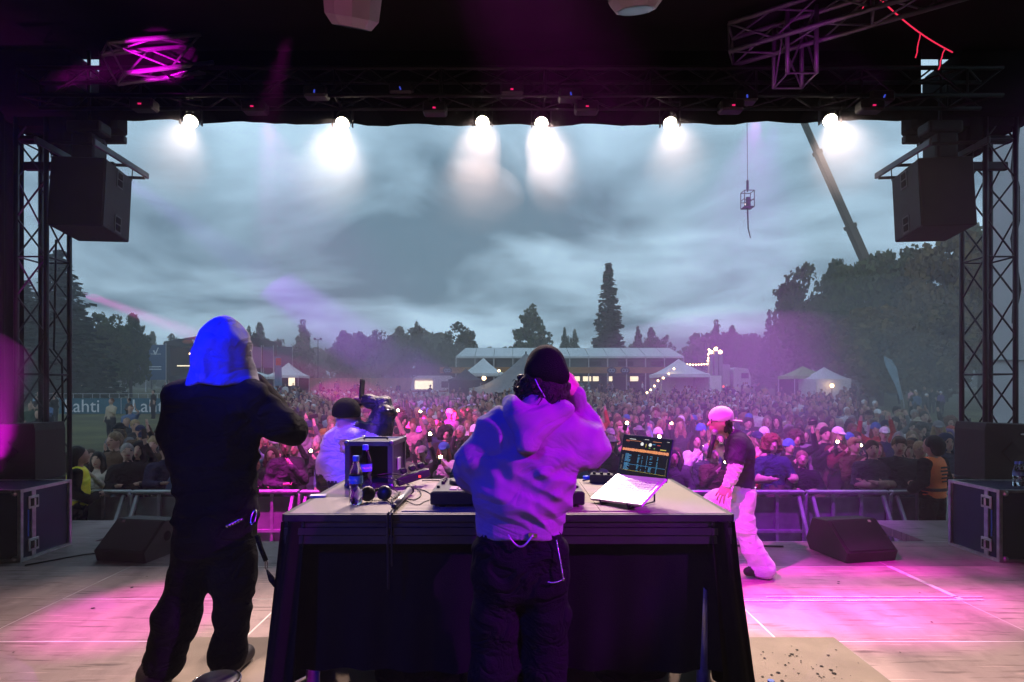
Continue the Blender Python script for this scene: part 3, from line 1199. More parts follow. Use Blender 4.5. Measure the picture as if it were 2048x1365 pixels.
def hand(wrist, fwd, back, thumb=1, curl=(20, 25, 15), spread=4, lab=0, size=1.0, thumb_in=0.0, curls=None):
    """a hand as its own fine surface: fingers along fwd, back of the hand towards back; thumb=+1 or -1 side"""
    f = Fig()
    k = .006
    f.ell((.045, 0, 0), (.050, .040, .014), lab, .012)
    f.cap((-.03, 0, 0), (.02, 0, 0), .023, .024, lab, .015, sy=1.15, sz=.8)
    base = [(.085, .030, .0), (.092, .010, .002), (.088, -.011, .0), (.078, -.030, -.003)]
    lens = [(.040, .024, .020), (.044, .028, .021), (.040, .026, .020), (.031, .019, .018)]
    for q in range(4):
        p = np.array(base[q])
        f.cap((.02, base[q][1] * .55, 0), p, .012, .0105, lab, .008)
        cc = curls[q] if curls else curl
        ang, yaw = 0, R(spread * (1.5 - q))
        r = .0092 if q < 3 else .008
        for ph in range(3):
            ang += R(cc[ph])
            d = np.array([math.cos(ang) * math.cos(yaw), math.cos(ang) * math.sin(yaw), -math.sin(ang)])
            e = p + d * lens[q][ph]
            f.cap(p, e, r, r * .92, lab, k)
            p, r = e, r * .92
    tpts = [(.015, .028, -.004), (.042, .052, -.012 - .02 * thumb_in), (.068, .060 - .025 * thumb_in, -.018 - .022 * thumb_in), (.088, .058 - .045 * thumb_in, -.02 - .022 * thumb_in)]
    f.chain(tpts, [.015, .012, .0105, .0085], lab, .008)
    V, Q, l = f.solve(.0048)
    V = V * size
    if thumb < 0:
        V[:, 1] *= -1
        Q = Q[:, ::-1]
    M = frame(fwd, back)
    V = V @ M.T + np.array(wrist)
    return V, Q, l[Q[:, 0]]


def fold_fn(amp, scale, seed, axis_scale=(1, 1, 2.2), ridge=True):
    a = np.array(axis_scale) * scale

    def fn(p):
        w = np.stack([vnoise(p * 5, seed + 5), vnoise(p * 5, seed + 6), vnoise(p * 5, seed + 7)], 1) * .35
        n = vnoise(p * a + w, seed)
        n2 = vnoise(p * a * 2.1 + w, seed + 2)
        if ridge:
            n = 1 - 2 * np.abs(n)
        return -amp * n - amp * .35 * n2
    return fn


# materials for people
M_SKIN = mat('skin', (0.42, 0.25, 0.19), .5, var=.08, scale=20, spec=.4)
M_SKIN2 = mat('skin_pale', (0.52, 0.33, 0.26), .5, var=.08, scale=20, spec=.4)
M_BLKWEAR = mat('black_sweatshirt', (0.0065, 0.0065, 0.008), .95, var=.2, bump=.3, bscale=300, spec=.08)
M_BLKJEAN = mat('black_denim', (0.005, 0.005, 0.006), .9, var=.3, bump=.3, bscale=200, spec=.08)
M_BLUEHOOD = mat('grey_blue_hood_cotton', (0.22, 0.23, 0.30), .9, var=.08, bump=.3, bscale=300, spec=.2)
M_WHOOD = mat('pale_hoodie_cotton', (0.235, 0.215, 0.235), .92, var=.06, scale=12, bump=.25, bscale=350, spec=.15)
M_NAVY = mat('navy_sleeve', (0.010, 0.011, 0.022), .45, var=.2, bump=.2, bscale=200, spec=.5)
M_LILAC = mat('pale_lilac_hoodie', (0.46, 0.42, 0.52), .92, var=.06, bump=.25, bscale=350, spec=.15)
M_HAIRD = mat('dark_hair', (0.009, 0.006, 0.005), .55, var=.4, scale=40, bump=.6, bscale=150, spec=.3)
M_CAPB = mat('black_cap', (0.004, 0.004, 0.005), .9, var=.2, bump=.3, bscale=250, spec=.1)
M_SHOE = mat('black_shoe', (0.012, 0.012, 0.013), .5, var=.2)
M_WTROU = mat('white_jeans', (0.74, 0.72, 0.74), .85, var=.08, bump=.25, bscale=250, spec=.2)
M_WSLEEVE = mat('white_sleeve', (0.78, 0.76, 0.78), .85, var=.05, bump=.2, bscale=250, spec=.2)
M_TEE = mat('dark_tee', (0.045, 0.022, 0.07), .9, var=.15, bump=.2, bscale=250, spec=.2)
M_WCAP = mat('pale_cap', (0.72, 0.68, 0.74), .8, var=.08, bump=.2, bscale=250, spec=.2)
M_STEEL = mat('polished_steel', (0.75, 0.75, 0.78), .2, metal=1.0, var=.1)


def wrinkle(m, scale, dist, stretch=(1, 1, 1.6), rot=(0.3, 0.5, 0.2)):
    """sharp cloth creases as relief on top of the modelled folds"""
    nt_ = m.node_tree
    b_ = nt_.nodes['Principled BSDF']
    tc_ = nt_.nodes.new('ShaderNodeTexCoord')
    mp_ = nt_.nodes.new('ShaderNodeMapping')
    mp_.inputs['Scale'].default_value = stretch
    mp_.inputs['Rotation'].default_value = rot
    nt_.links.new(tc_.outputs['Object'], mp_.inputs[0])
    n_ = nt_.nodes.new('ShaderNodeTexNoise')
    n_.inputs['Scale'].default_value = scale
    n_.inputs['Detail'].default_value = 3
    n_.inputs['Distortion'].default_value = .8
    nt_.links.new(mp_.outputs[0], n_.inputs['Vector'])
    s_ = nt_.nodes.new('ShaderNodeMath')
    s_.operation = 'SUBTRACT'
    s_.inputs[1].default_value = .5
    nt_.links.new(n_.outputs[0], s_.inputs[0])
    a_ = nt_.nodes.new('ShaderNodeMath')
    a_.operation = 'ABSOLUTE'
    nt_.links.new(s_.outputs[0], a_.inputs[0])
    r_ = nt_.nodes.new('ShaderNodeMapRange')
    r_.inputs['From Max'].default_value = .12
    nt_.links.new(a_.outputs[0], r_.inputs[0])
    bp_ = nt_.nodes.new('ShaderNodeBump')
    bp_.inputs['Strength'].default_value = .8
    bp_.inputs['Distance'].default_value = dist
    nt_.links.new(r_.outputs[0], bp_.inputs['Height'])
    old = b_.inputs['Normal'].links
    if old:
        nt_.links.new(old[0].from_socket, bp_.inputs['Normal'])
    nt_.links.new(bp_.outputs[0], b_.inputs['Normal'])


for m_, sc_, d_ in ((M_WHOOD, 4.2, .006), (M_BLUEHOOD, 6, .006), (M_LILAC, 5.5, .010), (M_WTROU, 5, .005), (M_TEE, 5, .008), (M_WSLEEVE, 9, .004), (M_BLKWEAR, 5, .008), (M_NAVY, 6, .010), (M_BLKJEAN, 6, .010)):
    wrinkle(m_, sc_, d_)
RZ = .2   # riser top


# ------------------------------------------------------------------ hooded performer on the left
def hooded():
    Y = 2.93
    s = Y / F_PX

    def q(px, py, dy=0.0):
        v = P(px, py, Y + dy)
        return (v.x, Y + dy, v.z)
    t_ = thing('person', 'person in black with a blue lit hood up, seen from behind left of the desk', 'person', (q(425, 1365)[0], Y, RZ))
    O = np.array(t_.location)
    f = Fig()
    CO, TR, SH, SK = 0, 1, 2, 3
    # torso: broad jacket
    f.cap(q(432, 1035), q(428, 900), .170, .182, CO, .05, sx=1.03, sy=.72)
    f.cap(q(427, 900), q(430, 825), .200, .190, CO, .06, sx=1.05, sy=.66)
    f.cap(q(372, 795, .01), q(490, 790, .01), .095, .095, CO, .06)
    f.cap(q(432, 800), q(442, 745), .105, .09, CO, .06)
    # left arm: hangs, forearm forward
    f.chain([q(364, 802), q(346, 868, .02), q(362, 918, .16), q(392, 925, .36)], [.084, .070, .060, .050], CO, .03)
    # right arm: elbow out, forearm forward and up to the face
    f.chain([q(503, 800), q(562, 850, .06), q(585, 862, .12)], [.090, .080, .072], CO, .03)
    f.chain([q(580, 862, .12), q(548, 815, .30), q(512, 765, .36)], [.070, .058, .048], CO, .02)
    # long jacket skirt, low baggy trousers
    f.cap(q(432, 1000), q(430, 1062), .184, .196, TR, .05, sx=1.02, sy=.75)
    f.chain([q(398, 1085), q(378, 1160, -.01), q(354, 1235, -.03), q(330, 1320, -.02)], [.120, .092, .104, .094], TR, .03)
    f.chain([q(462, 1085), q(468, 1160, .02), q(464, 1235, .03), q(455, 1310, .03)], [.122, .106, .084, .086], TR, .03)
    # boots
    f.chain([q(328, 1318, -.02), q(308, 1364, -.02)], [.088, .075], SH, .03)
    f.cap((q(302, 0)[0], Y - .02, RZ + .05), (q(296, 0)[0], Y + .17, RZ + .045), .055, .048, SH, .03)
    f.chain([q(455, 1305, .03), q(450, 1345, .03)], [.082, .065], SH, .03)
    f.cap((q(445, 0)[0], Y + .03, RZ + .05), (q(452, 0)[0], Y + .22, RZ + .045), .055, .048, SH, .03)
    hc = np.array(q(452, 712, .0))
    rot = np.array(Euler((R(8), 0, R(-40))).to_matrix())
    fdir = rot @ np.array([0, 1, 0])
    f.ell(hc + fdir * .01 + [0, 0, -.01], (.080, .095, .115), SK, .02)

    def fd(p):
        g = fold_fn(.011, 6, 3)(p)
        low = smooth01((1.05 - p[:, 2]) / .5)
        # stacked creases round the shins, broken up by noise
        c = np.sin(p[:, 2] * 70 + 5 * vnoise(p * 5, 9) + p[:, 0] * 8) * .0055 * (.4 + .6 * vnoise(p * 9, 19))
        return g * (1 - .3 * low) + c * smooth01((.72 - p[:, 2]) / .2)
    for pp in f.p:
        pp[1][:] -= O
        if pp[0] == 'c':
            pp[2][:] -= O
    f.extra.append(hand(np.array(q(514, 768, .355)) - O, (-.60, .25, .62), (.45, .70, .45), -1, (45, 50, 30), 4, SK, 1.0, .5))
    f.extra.append(hand(np.array(q(390, 925, .35)) - O, (.35, .90, .10), (-.4, .1, .9), 1, (35, 40, 25), 4, SK, 1.0, .3))
    me = f.mesh('body', [M_BLKWEAR, M_BLKJEAN, M_SHOE, M_SKIN], .0125, fold=lambda p: fd(p + O), foldlabs=(CO, TR))
    obj('body', me, t_)
    hc = hc - O
    h = Fig()
    h.ell(hc, (.112, .142, .158), 0, .03, rot)
    h.ell(hc + [-.004, -.012, .098], (.055, .085, .095), 0, .07, rot)
    h.cap(hc + [-.025, -.03, -.05], hc + [-.035, -.015, -.150], .112, .142, 0, .06, sy=.9)
    h.cap(hc + [.012, .02, -.08], hc + [.018, .02, -.150], .110, .132, 0, .05, sy=.9)
    # folds running from the crown to the nape and round the cheek
    for a0, a1, b0, b1, c0, c1 in ((-.072, -.080, -.085, -.068, -.105, -.050), (-.02, -.112, -.045, -.118, -.06, -.128), (-.095, -.02, -.105, -.01, -.135, -.01)):
        h.chain([hc + [a0, a1, .07], hc + [b0, b1, -.03], hc + [c0, c1, -.13]], [.018, .022, .024], 0, .022)
    h.cut(hc + fdir * .140, (.088, .14, .128), .012, rot)
    h.cut(hc + [-.015, 0, -.162 - .40], (.75, .75, .42), .012)
    me = h.mesh('hood', [M_BLUEHOOD], .0085, fold=lambda p: fold_fn(.008, 8, 21, (1.7, 1.7, .7))(p), foldlabs=(0,))
    obj('hood', me, t_)
    # glittering trim along the hood opening
    tr = MB()
    for i in range(26):
        a = -1.9 + 3.8 * i / 25
        p = hc + fdir * .082 + rot @ np.array([.094 * math.cos(a), 0, .132 * math.sin(a)])
        tr.ball(p, .0048, 6, 4)
    tr.build('hood_trim', M_STEEL, t_, smooth=True)
    # studded belt and chain at the right hip, strap with a clip
    b = MB()
    for i in range(9):
        v = Vector(q(455 + i * 5.5, 1052 - i * 2.6, -.135 + .004 * i * i * .5)) - Vector(O)
        b.ball(v, .010, 6, 4)
    b.build('belt_stud', M_STEEL, t_, smooth=True)
    ring = MB()
    rc = Vector(q(507, 1035, -.06)) - Vector(O)
    ring.tube([rc + Vector((.012 * math.cos(a), .02 * math.sin(a), .03 * math.sin(a))) for a in [2 * math.pi * i / 12 for i in range(12)]], .004, 5, closed=True)
    ring.build('belt_ring', M_STEEL, t_, smooth=True)
    st = MB()
    p0, p1, p2 = (Vector(q(514, 1070, -.05)) - Vector(O), Vector(q(532, 1122, -.05)) - Vector(O), Vector(q(555, 1182, -.05)) - Vector(O))
    st.tube([p0, p0.lerp(p1, .5) + Vector((-.004, 0, 0)), p1], [.013, .012, .012], 6)
    sp = st.build('strap', M_BLKJEAN, t_, smooth=True)
    MB().tube([p1 + Vector((.006 * math.sin(a), .002, -.022 - .022 * math.cos(a))) for a in [2 * math.pi * i / 10 for i in range(10)]], .003, 5, closed=True).build('snap_hook', M_STEEL, sp, smooth=True)
    pa = p1 + Vector((.004, 0, -.045))
    MB().tube([pa, pa.lerp(p2, .45), p2], [.004, .016, .003], 6).build('strap_tail', M_BLKJEAN, sp, smooth=True)
    return t_


hooded()


# ------------------------------------------------------------------ man at the desk, seen from behind
def dj():
    Y = 2.16

    def q(px, py, dy=0.0):
        v = P(px, py, Y + dy)
        return np.array((v.x, Y + dy, v.z))
    t_ = thing('person', 'person in a pale hoodie and black cap standing at the desk, hand at the ear', 'person', (q(1045, 0)[0], Y, RZ))
    O = np.array(t_.location)
    HO, TR, SK, SH, RB = 0, 1, 2, 3, 4
    f = Fig()
    # torso
    f.cap(q(1042, 1022), q(1046, 965), .150, .160, HO, .05, sx=1.06, sy=.76)
    f.cap(q(1046, 965), q(1062, 900), .168, .165, HO, .05, sx=1.05, sy=.72)
    f.cap(q(1008, 868), q(1122, 868), .078, .080, HO, .05)
    f.cap(q(1066, 870), q(1076, 818), .095, .072, HO, .04)
    # blouson roll above the ribbed hem
    f.ell(q(1045, 1003), (.182, .140, .055), HO, .03)
    for pts, rr in (([(1132, 912, -.085), (1088, 944, -.112), (1040, 958, -.118)], (.020, .026, .014)), ([(1138, 934, -.07), (1098, 966, -.104), (1052, 986, -.114)], (.020, .026, .015)),
                    ([(1140, 958, -.065), (1108, 990, -.096), (1066, 1004, -.112)], (.018, .026, .018)), ([(976, 915, -.06), (996, 962, -.098), (1018, 998, -.108)], (.020, .024, .016)),
                    ([(986, 945, -.06), (1000, 985, -.10), (1012, 1008, -.105)], (.016, .022, .018)), ([(1036, 905, -.108), (1026, 950, -.114), (1034, 992, -.110)], (.012, .018, .012)),
                    ([(1108, 880, -.075), (1090, 915, -.10), (1060, 935, -.112)], (.018, .022, .012))):
        f.chain([q(*a_) for a_ in pts], rr, HO, .011)
    for pts, rr in (([(1190, 872, .02), (1196, 898, .0), (1180, 922, -.01)], (.012, .016, .012)), ([(1172, 868, -.02), (1176, 898, -.035), (1160, 924, -.03)], (.012, .016, .012)), ([(1152, 866, -.045), (1150, 895, -.06), (1136, 922, -.055)], (.012, .016, .012)),
                    ([(1150, 838, .06), (1166, 842, .05), (1184, 838, .08)], (.008, .012, .008)), ([(1150, 856, .05), (1170, 862, .04), (1190, 858, .08)], (.008, .012, .008)),
                    ([(935, 900, -.03), (948, 926, -.05), (968, 940, -.04)], (.012, .016, .012)), ([(930, 930, .0), (945, 952, -.01), (966, 962, .02)], (.012, .016, .012))):
        f.chain([q(*a_) for a_ in pts], rr, HO, .010)
    # left arm down and forward to the controller
    f.chain([q(996, 868), q(962, 915, .01), q(951, 945, .08)], [.082, .078, .072], HO, .04)
    f.chain([q(951, 945, .08), q(963, 968, .24)], [.072, .054], HO, .03)
    f.cap(q(963, 968, .24), q(966, 973, .28), .042, .040, RB, .01)
    # right arm: elbow out at shoulder height, forearm up to the ear
    f.chain([q(1122, 868), q(1160, 885, .03), q(1178, 893, .06)], [.082, .080, .074], HO, .04)
    f.ell(q(1148, 912, .02), (.090, .08, .042), HO, .06)
    f.chain([q(1178, 893, .06), q(1168, 855, .10), q(1156, 822, .10)], [.070, .056, .045], HO, .025)
    f.cap(q(1155, 822, .10), q(1151, 792, .07), .041, .041, RB, .008)
    # neck, head
    f.cap(q(1082, 835, .02), q(1088, 770, .02), .050, .048, SK, .02)
    f.ell(q(1091, 750, .03), (.070, .090, .112), SK, .02)
    # trousers
    f.cap(q(1040, 1060), q(1040, 1125), .132, .150, TR, .03, sx=1.05, sy=.78)
    kz = 1.7 - (1240 - 775) * Y / F_PX
    f.chain([q(1000, 1105), q(992, 1235, .02), (q(985, 0)[0], Y, RZ + .10)], [.105, .090, .10], TR, .03)
    f.chain([q(1082, 1105), q(1090, 1235, .03), (q(1085, 0)[0], Y + .03, RZ + .10)], [.105, .090, .10], TR, .03)
    for xx, dy in ((985, 0), (1085, .03)):
        x0 = q(xx, 0)[0]
        f.cap((x0, Y + dy - .03, RZ + .05), (x0, Y + dy + .16, RZ + .045), .055, .05, SH, .03)
    for pp in f.p:
        pp[1][:] -= O
        if pp[0] == 'c':
            pp[2][:] -= O

    def fd(p):
        w = p + O
        # diagonal drapes running from the right shoulder down to the left hip, stronger below the shoulder blades
        u = (w[:, 2] - 1.3) + .75 * (w[:, 0] - .08)
        wv = vnoise(p * 4, 31) * .9 + vnoise(p * 9, 32) * .25
        a = np.sin(u * 34 + wv * 4.5)
        amp = .010 * smooth01((1.50 - w[:, 2]) / .14) * (.35 + .65 * smooth01((w[:, 0] + .02) / .16))
        g = fold_fn(.009, 6, 41, (1.2, 1.2, 1.4))(p)
        isT = w[:, 2] < 1.13
        kn = np.sin(w[:, 2] * 45 + vnoise(p * 6, 51) * 4) * .004
        pat = .5 + .5 * vnoise(p * 3.1, 77)
        return np.where(isT, g * .5 + kn, -amp * pat * (1 - 2 * np.abs(a) ** .8) + g * 1.15)
    me_f = f
    # right hand at the ear
    me_f.extra.append(hand(q(1151, 786, .06) - O, (-.62, -.30, .72), (.55, -.75, .35), -1, (28, 40, 25), 6, SK, 1.02, .3))
    me_f.extra.append(hand(q(958, 974, .30) - O, (.15, .95, -.22), (0, .25, 1), -1, (12, 15, 10), 5, SK, .98))
    me = me_f.mesh('body', [M_WHOOD, M_BLKJEAN, M_SKIN, M_SHOE, M_WHOOD], .0078, fold=fd, foldlabs=(HO, TR), relax=1, relabel=lambda V, l: np.where((l == HO) & (V[:, 2] + O[2] < q(0, 1060)[2]), TR, l))
    hb = Fig()
    hb.cap(q(1040, 1030) - O, q(1040, 1075) - O, .154, .150, 0, .01, sx=1.06, sy=.80)
    hb.cut(q(1040, 1068) - O - [0, 0, .5], (2.5, 2.5, .5), .006)
    obj('hem_band', hb.mesh('hem_band', [M_WHOOD], .0085, fold=lambda p: .0010 * np.sin(np.arctan2(p[:, 1], p[:, 0]) * 40) + fold_fn(.004, 6, 44, (1, 1, .5))(p), foldlabs=(0,)), t_)
    obj('body', me, t_)
    # hood lying on the back: rim round the neck, pouch drooping to a point
    h = Fig()
    c = q(1074, 822) - O
    n = 22
    rim = []
    for i in range(n + 1):
        a = -math.pi * 1.08 + (math.pi * 2.16) * i / n
        rim.append(c + [.098 * math.sin(a) - .004, -.080 * math.cos(a) + .03, .008 + .030 * (1 - math.cos(a)) * .5 - .006 * math.cos(a)])
    h.chain(rim, [.021] * (n + 1), 0, .02)
    h.cap(c + [-.085, -.045, .020], c + [-.060, -.085, -.010], .034, .036, 0, .04)
    h.cap(c + [-.075, -.080, -.012], c + [-.055, -.132, -.105], .036, .024, 0, .05)
    h.cap(c + [.100, -.055, .0], c + [-.035, -.135, -.112], .034, .024, 0, .04)
    h.cap(c + [.0, -.085, -.03], c + [-.035, -.125, -.095], .046, .030, 0, .05)
    h.cut(c + [.0, -.035, .058], (.080, .062, .055), .02)
    me = h.mesh('hood', [M_WHOOD], .007, fold=lambda p: fold_fn(.006, 9, 61, (1, 1, 1.6))(p), foldlabs=(0,))
    obj('hood', me, t_)
    # cap worn backwards: crown, band and small strap opening
    cp = Fig()
    hc_ = q(1092, 752, .03) - O
    cp.ell(hc_ + [0, 0, .028], (.078, .098, .090), 0, .01)
    cp.cap(hc_ + [-.045, -.050, .012], hc_ + [.048, -.048, -.004], .034, .034, 0, .04)
    cp.cut(hc_ + [-.02, 0, -.125], (.2, .2, .098), .01, np.array(Euler((0, R(14), 0)).to_matrix()))
    me = cp.mesh('cap', [M_CAPB], .0065)
    obj('cap', me, t_)
    # curls below the cap, thicker on the left
    hr = Fig()
    r2 = np.random.default_rng(5)
    for i in range(190):
        a = r2.uniform(-2.4, 2.2)
        side = math.sin(a)
        z = r2.uniform(-.105 - (.012 if side < 0 else 0), .0 if side < -.3 else -.035)
        rr = .070 + r2.uniform(-.008, .012) + (.034 * r2.random() if side < -.25 else 0)
        p = hc_ + [rr * side - .002, -.084 * math.cos(a) * (1.0 if math.cos(a) > 0 else .6), z]
        if math.cos(a) < -.1 and side > 0:
            continue
        hr.ell(p, (r2.uniform(.010, .019), r2.uniform(.010, .019), r2.uniform(.011, .022)), 0, .006)
    me = hr.mesh('hair', [M_HAIRD], .0048)
    ho = obj('hair', me, t_)
    cl = MB()
    for i in range(60):
        a = r2.uniform(-2.2, -.1) if i < 46 else r2.uniform(.1, 1.0)
        z = r2.uniform(-.12, .0) if i < 46 else r2.uniform(-.12, -.05)
        p = Vector(hc_ + [(.098 if math.sin(a) < 0 else .072) * math.sin(a) - .002, -.086 * math.cos(a), z])
        d = Vector((math.sin(a), -math.cos(a), r2.uniform(-.7, .3))).normalized()
        sd = d.orthogonal().normalized()
        pts = [p + d * (.006 * j) + sd * .010 * math.sin(j * 1.3 + i) + Vector((0, 0, -.0035 * j)) for j in range(6)]
        cl.tube(pts, [.0026, .0026, .0024, .0022, .0018, .001], 4)
    cl.build('loose_curl', M_HAIRD, t_, smooth=True)
    # in-ear cable down the back of the neck
    e = MB().tube([q(1070, 758, -.075) - O, q(1078, 775, -.08) - O, q(1090, 795, -.075) - O], .0022, 5)
    e.build('earphone_cable', mat('pale_cable', (.4, .4, .6), .4, var=0), t_, smooth=True)
    # belt, wallet chain and loop of cord
    b = MB()
    for i in range(10):
        v = q(1060 + i * 5.5, 1073 - .6 * abs(i - 5), -.124 + .0022 * i * i) - O
        b.box(v, (.011, .006, .014))
    b.build('belt_stud', M_STEEL, t_)
    ch = MB()
    for i in range(19):
        u = i / 18
        v = Vector(q(1113 + 14 * u, 1082 + 78 * u - 0 * u, -.105) - O) + Vector((0, -.012 * math.sin(math.pi * u), 0))
        ch.ball(v, (.0035, .0035, .005), 6, 4)
    for i in range(8):
        u = i / 7
        ch.ball(Vector(q(1127 - 30 * u, 1158 + 6 * u + 4 * math.sin(3 * u), -.11) - O), (.005, .0035, .0035), 6, 4)
    ch.build('wallet_chain', M_STEEL, t_, smooth=True)
    MB().tube([q(1016 + 50 * i / 14, 1070 + 24 * math.sin(math.pi * i / 14), -.125 - .01 * math.sin(math.pi * i / 14)) - O for i in range(15)], .0035, 5).build('cord_loop', mat('silver_cord', (.4, .4, .45), .35, metal=.6), t_, smooth=True)
    return t_


dj()


# ------------------------------------------------------------------ rapper on the right, in profile, facing left
def rapper():
    Y = 5.21

    def q(px, py, dy=0.0):
        v = P(px, py, Y + dy)
        return np.array((v.x, Y + dy, v.z))
    t_ = thing('person', 'person in white jeans, dark tee and backwards cap rapping into a microphone', 'person', (q(1480, 0)[0], Y, 0))
    O = np.array(t_.location)
    TE, SL, JE, SK, SH = 0, 1, 2, 3, 4
    f = Fig()
    f.cap(q(1483, 962), q(1478, 905), .130, .148, TE, .05, sx=.80, sy=1.05)
    f.cap(q(1478, 905), q(1470, 885), .140, .115, TE, .05, sx=.80, sy=1.15)
    f.cap(q(1476, 888, -.13), q(1474, 888, .13), .085, .085, TE, .05)
    # neck and head leaning forward
    f.cap(q(1465, 875), q(1448, 856), .052, .050, SK, .02)
    hc = q(1441, 845)
    f.ell(hc, (.095, .075, .112), SK, .02, np.array(Euler((0, R(-14), 0)).to_matrix()))
    f.ell(hc + [-.055, 0, -.065], (.045, .045, .045), SK, .02)          # jaw and chin
    f.cap(hc + [-.088, 0, .012], hc + [-.112, 0, -.024], .012, .014, SK, .012)   # nose
    f.cap(hc + [-.094, -.015, -.050], hc + [-.094, .015, -.050], .010, .010, SK, .008)   # lips
    f.cap(hc + [-.088, -.013, -.066], hc + [-.088, .013, -.066], .010, .010, SK, .008)
    f.ell(hc + [.012, -.078, -.005], (.022, .010, .034), SK, .006)      # ear
    f.ell(hc + [.012, .078, -.005], (.022, .010, .034), SK, .006)
    # left arm towards the camera: tee sleeve, white sleeve
    f.cap(q(1476, 892, -.16), q(1472, 918, -.20), .080, .076, TE, .03)
    f.chain([q(1472, 915, -.20), q(1470, 936, -.21), q(1462, 958, -.22), q(1454, 970, -.22)], [.062, .056, .050, .040], SL, .03)
    # right arm, far side, raised with the microphone
    f.cap(q(1468, 892, .15), q(1462, 912, .15), .078, .072, TE, .03)
    f.chain([q(1462, 912, .15), q(1452, 908, .10), q(1436, 892, .04)], [.055, .048, .038], SL, .03)
    # jeans: near leg straight behind, far leg forward
    f.cap(q(1482, 985), q(1480, 1000), .132, .135, JE, .04, sx=.92, sy=1.05)
    f.chain([q(1485, 995, -.07), q(1487, 1050, -.08), q(1505, 1098, -.08), q(1526, 1136, -.08)], [.106, .086, .082, .104], JE, .05)
    f.chain([q(1474, 995, .07), q(1438, 1003, .12), q(1420, 1016, .14)], [.120, .105, .098], JE, .04)
    f.chain([q(1420, 1016, .14), q(1428, 1080, .14), q(1424, 1130, .14)], [.098, .090, .105], JE, .04)
    # shoes
    f.cap(q(1534, 1142, -.08), q(1496, 1144, -.09), .046, .040, SH, .03)
    f.cap((q(1430, 0)[0], Y + .14, .05), (q(1398, 0)[0], Y + .13, .045), .048, .042, SH, .03)
    for pp in f.p:
        pp[1][:] -= O
        if pp[0] == 'c':
            pp[2][:] -= O

    def fd(p):
        g = fold_fn(.010, 9, 71, (1.0, 1, 1.7))(p)
        lo = smooth01((.80 - p[:, 2]) / .1)
        arm = (p[:, 1] < -.15) & (p[:, 2] > .8) & (p[:, 2] < 1.08)
        ar = np.sin(p[:, 2] * 150 + p[:, 0] * 40 + 3 * vnoise(p * 9, 4)) * .004
        return np.where(arm, ar, g * (.4 + .45 * lo))
    me_f = f
    me_f.extra.append(hand(q(1454, 970, -.22) - O, (-.50, .05, -.85), (-.6, -.75, .2), 1, (15, 22, 14), 9, SK, 1.0))
    me_f.extra.append(hand(q(1436, 892, .04) - O, (-.75, -.22, .45), (-.15, .88, .35), -1, (62, 70, 45), 2, SK, 1.02, .8))
    me = me_f.mesh('body', [M_TEE, M_WSLEEVE, M_WTROU, M_SKIN2, M_SHOE], .0085,
                   fold=fd, foldlabs=(TE, SL, JE))
    obj('body', me, t_)
    h0 = hc - O
    # cap turned backwards
    c = Fig()
    rot = np.array(Euler((0, R(-6), 0)).to_matrix())
    c.ell(h0 + [.006, 0, .050], (.112, .090, .098), 0, .01, rot)
    c.cut(h0 + [0, 0, -.10], (.25, .2, .115), .008)
    c.cap(h0 + [.09, -.03, .016], h0 + [.185, -.02, .010], .010, .008, 0, .01, sy=2.6)
    c.cap(h0 + [.09, .03, .016], h0 + [.185, .02, .010], .010, .008, 0, .01, sy=2.6)
    obj('cap', c.mesh('cap', [M_WCAP], .0065), t_)
    hr = Fig()
    r2 = np.random.default_rng(9)
    for i in range(60):
        a = r2.uniform(-1.5, 1.5)
        hr.ell(h0 + [.075 * math.cos(a) + .012, .075 * math.sin(a), r2.uniform(-.085, .015)], (.017, .017, .026), 0, .008)
    obj('hair', hr.mesh('hair', [M_HAIRD], .006), t_)
    g = MB()
    for s in (-1, 1):
        g.tube([h0 + np.array([-.095 + .004 * math.cos(a), s * .034 + .024 * math.cos(a), .012 + .018 * math.sin(a)]) for a in [2 * math.pi * i / 12 for i in range(12)]], .0035, 5, closed=True)
        g.cyl(h0 + np.array([-.09, s * .058, .014]), h0 + np.array([.005, s * .08, .012]), .003, n=5)
    g.cyl(h0 + np.array([-.098, -.01, .014]), h0 + np.array([-.098, .01, .014]), .003, n=5)
    g.build('glasses', M_BLKPLAST, t_, smooth=True)
    MB().tube([q(1463 + 11 * math.cos(a), 868 + 4 * math.sin(a) - 4 * math.cos(a), .055 * math.sin(a)) - O for a in [2 * math.pi * i / 16 for i in range(16)]], .005, 5, closed=True).build('necklace', M_STEEL, t_, smooth=True)
    b = MB()
    for i in range(18):
        a = 2 * math.pi * i / 18
        b.ball(q(1482, 974) - O + [.125 * .92 * math.cos(a), .142 * math.sin(a), 0], .010, 6, 4)
    b.build('belt_stud', M_STEEL, t_, smooth=True)
    MB().tube([q(1500 + 6 * math.sin(math.pi * i / 8), 966 + 20 * i / 8, -.06) - O for i in range(9)], .004, 5).build('key_loop', M_STEEL, t_, smooth=True)
    # microphone in the far hand
    m = thing('microphone', 'dark handheld microphone held by the rapper in white jeans', 'microphone', q(1421, 888, -.01))
    a, bb = Vector((.015, -.05, .085)), Vector((-.035, -.05, -.125))
    MB().cyl(a, bb, .023, .018, n=14).build('handle', mat('microphone_handle', (.03, .025, .045), .4), m, smooth=True)
    MB().ball(a + Vector((.004, 0, .022)), (.030, .030, .033), 14, 8).build('grille', M_GALV, m, smooth=True)


rapper()


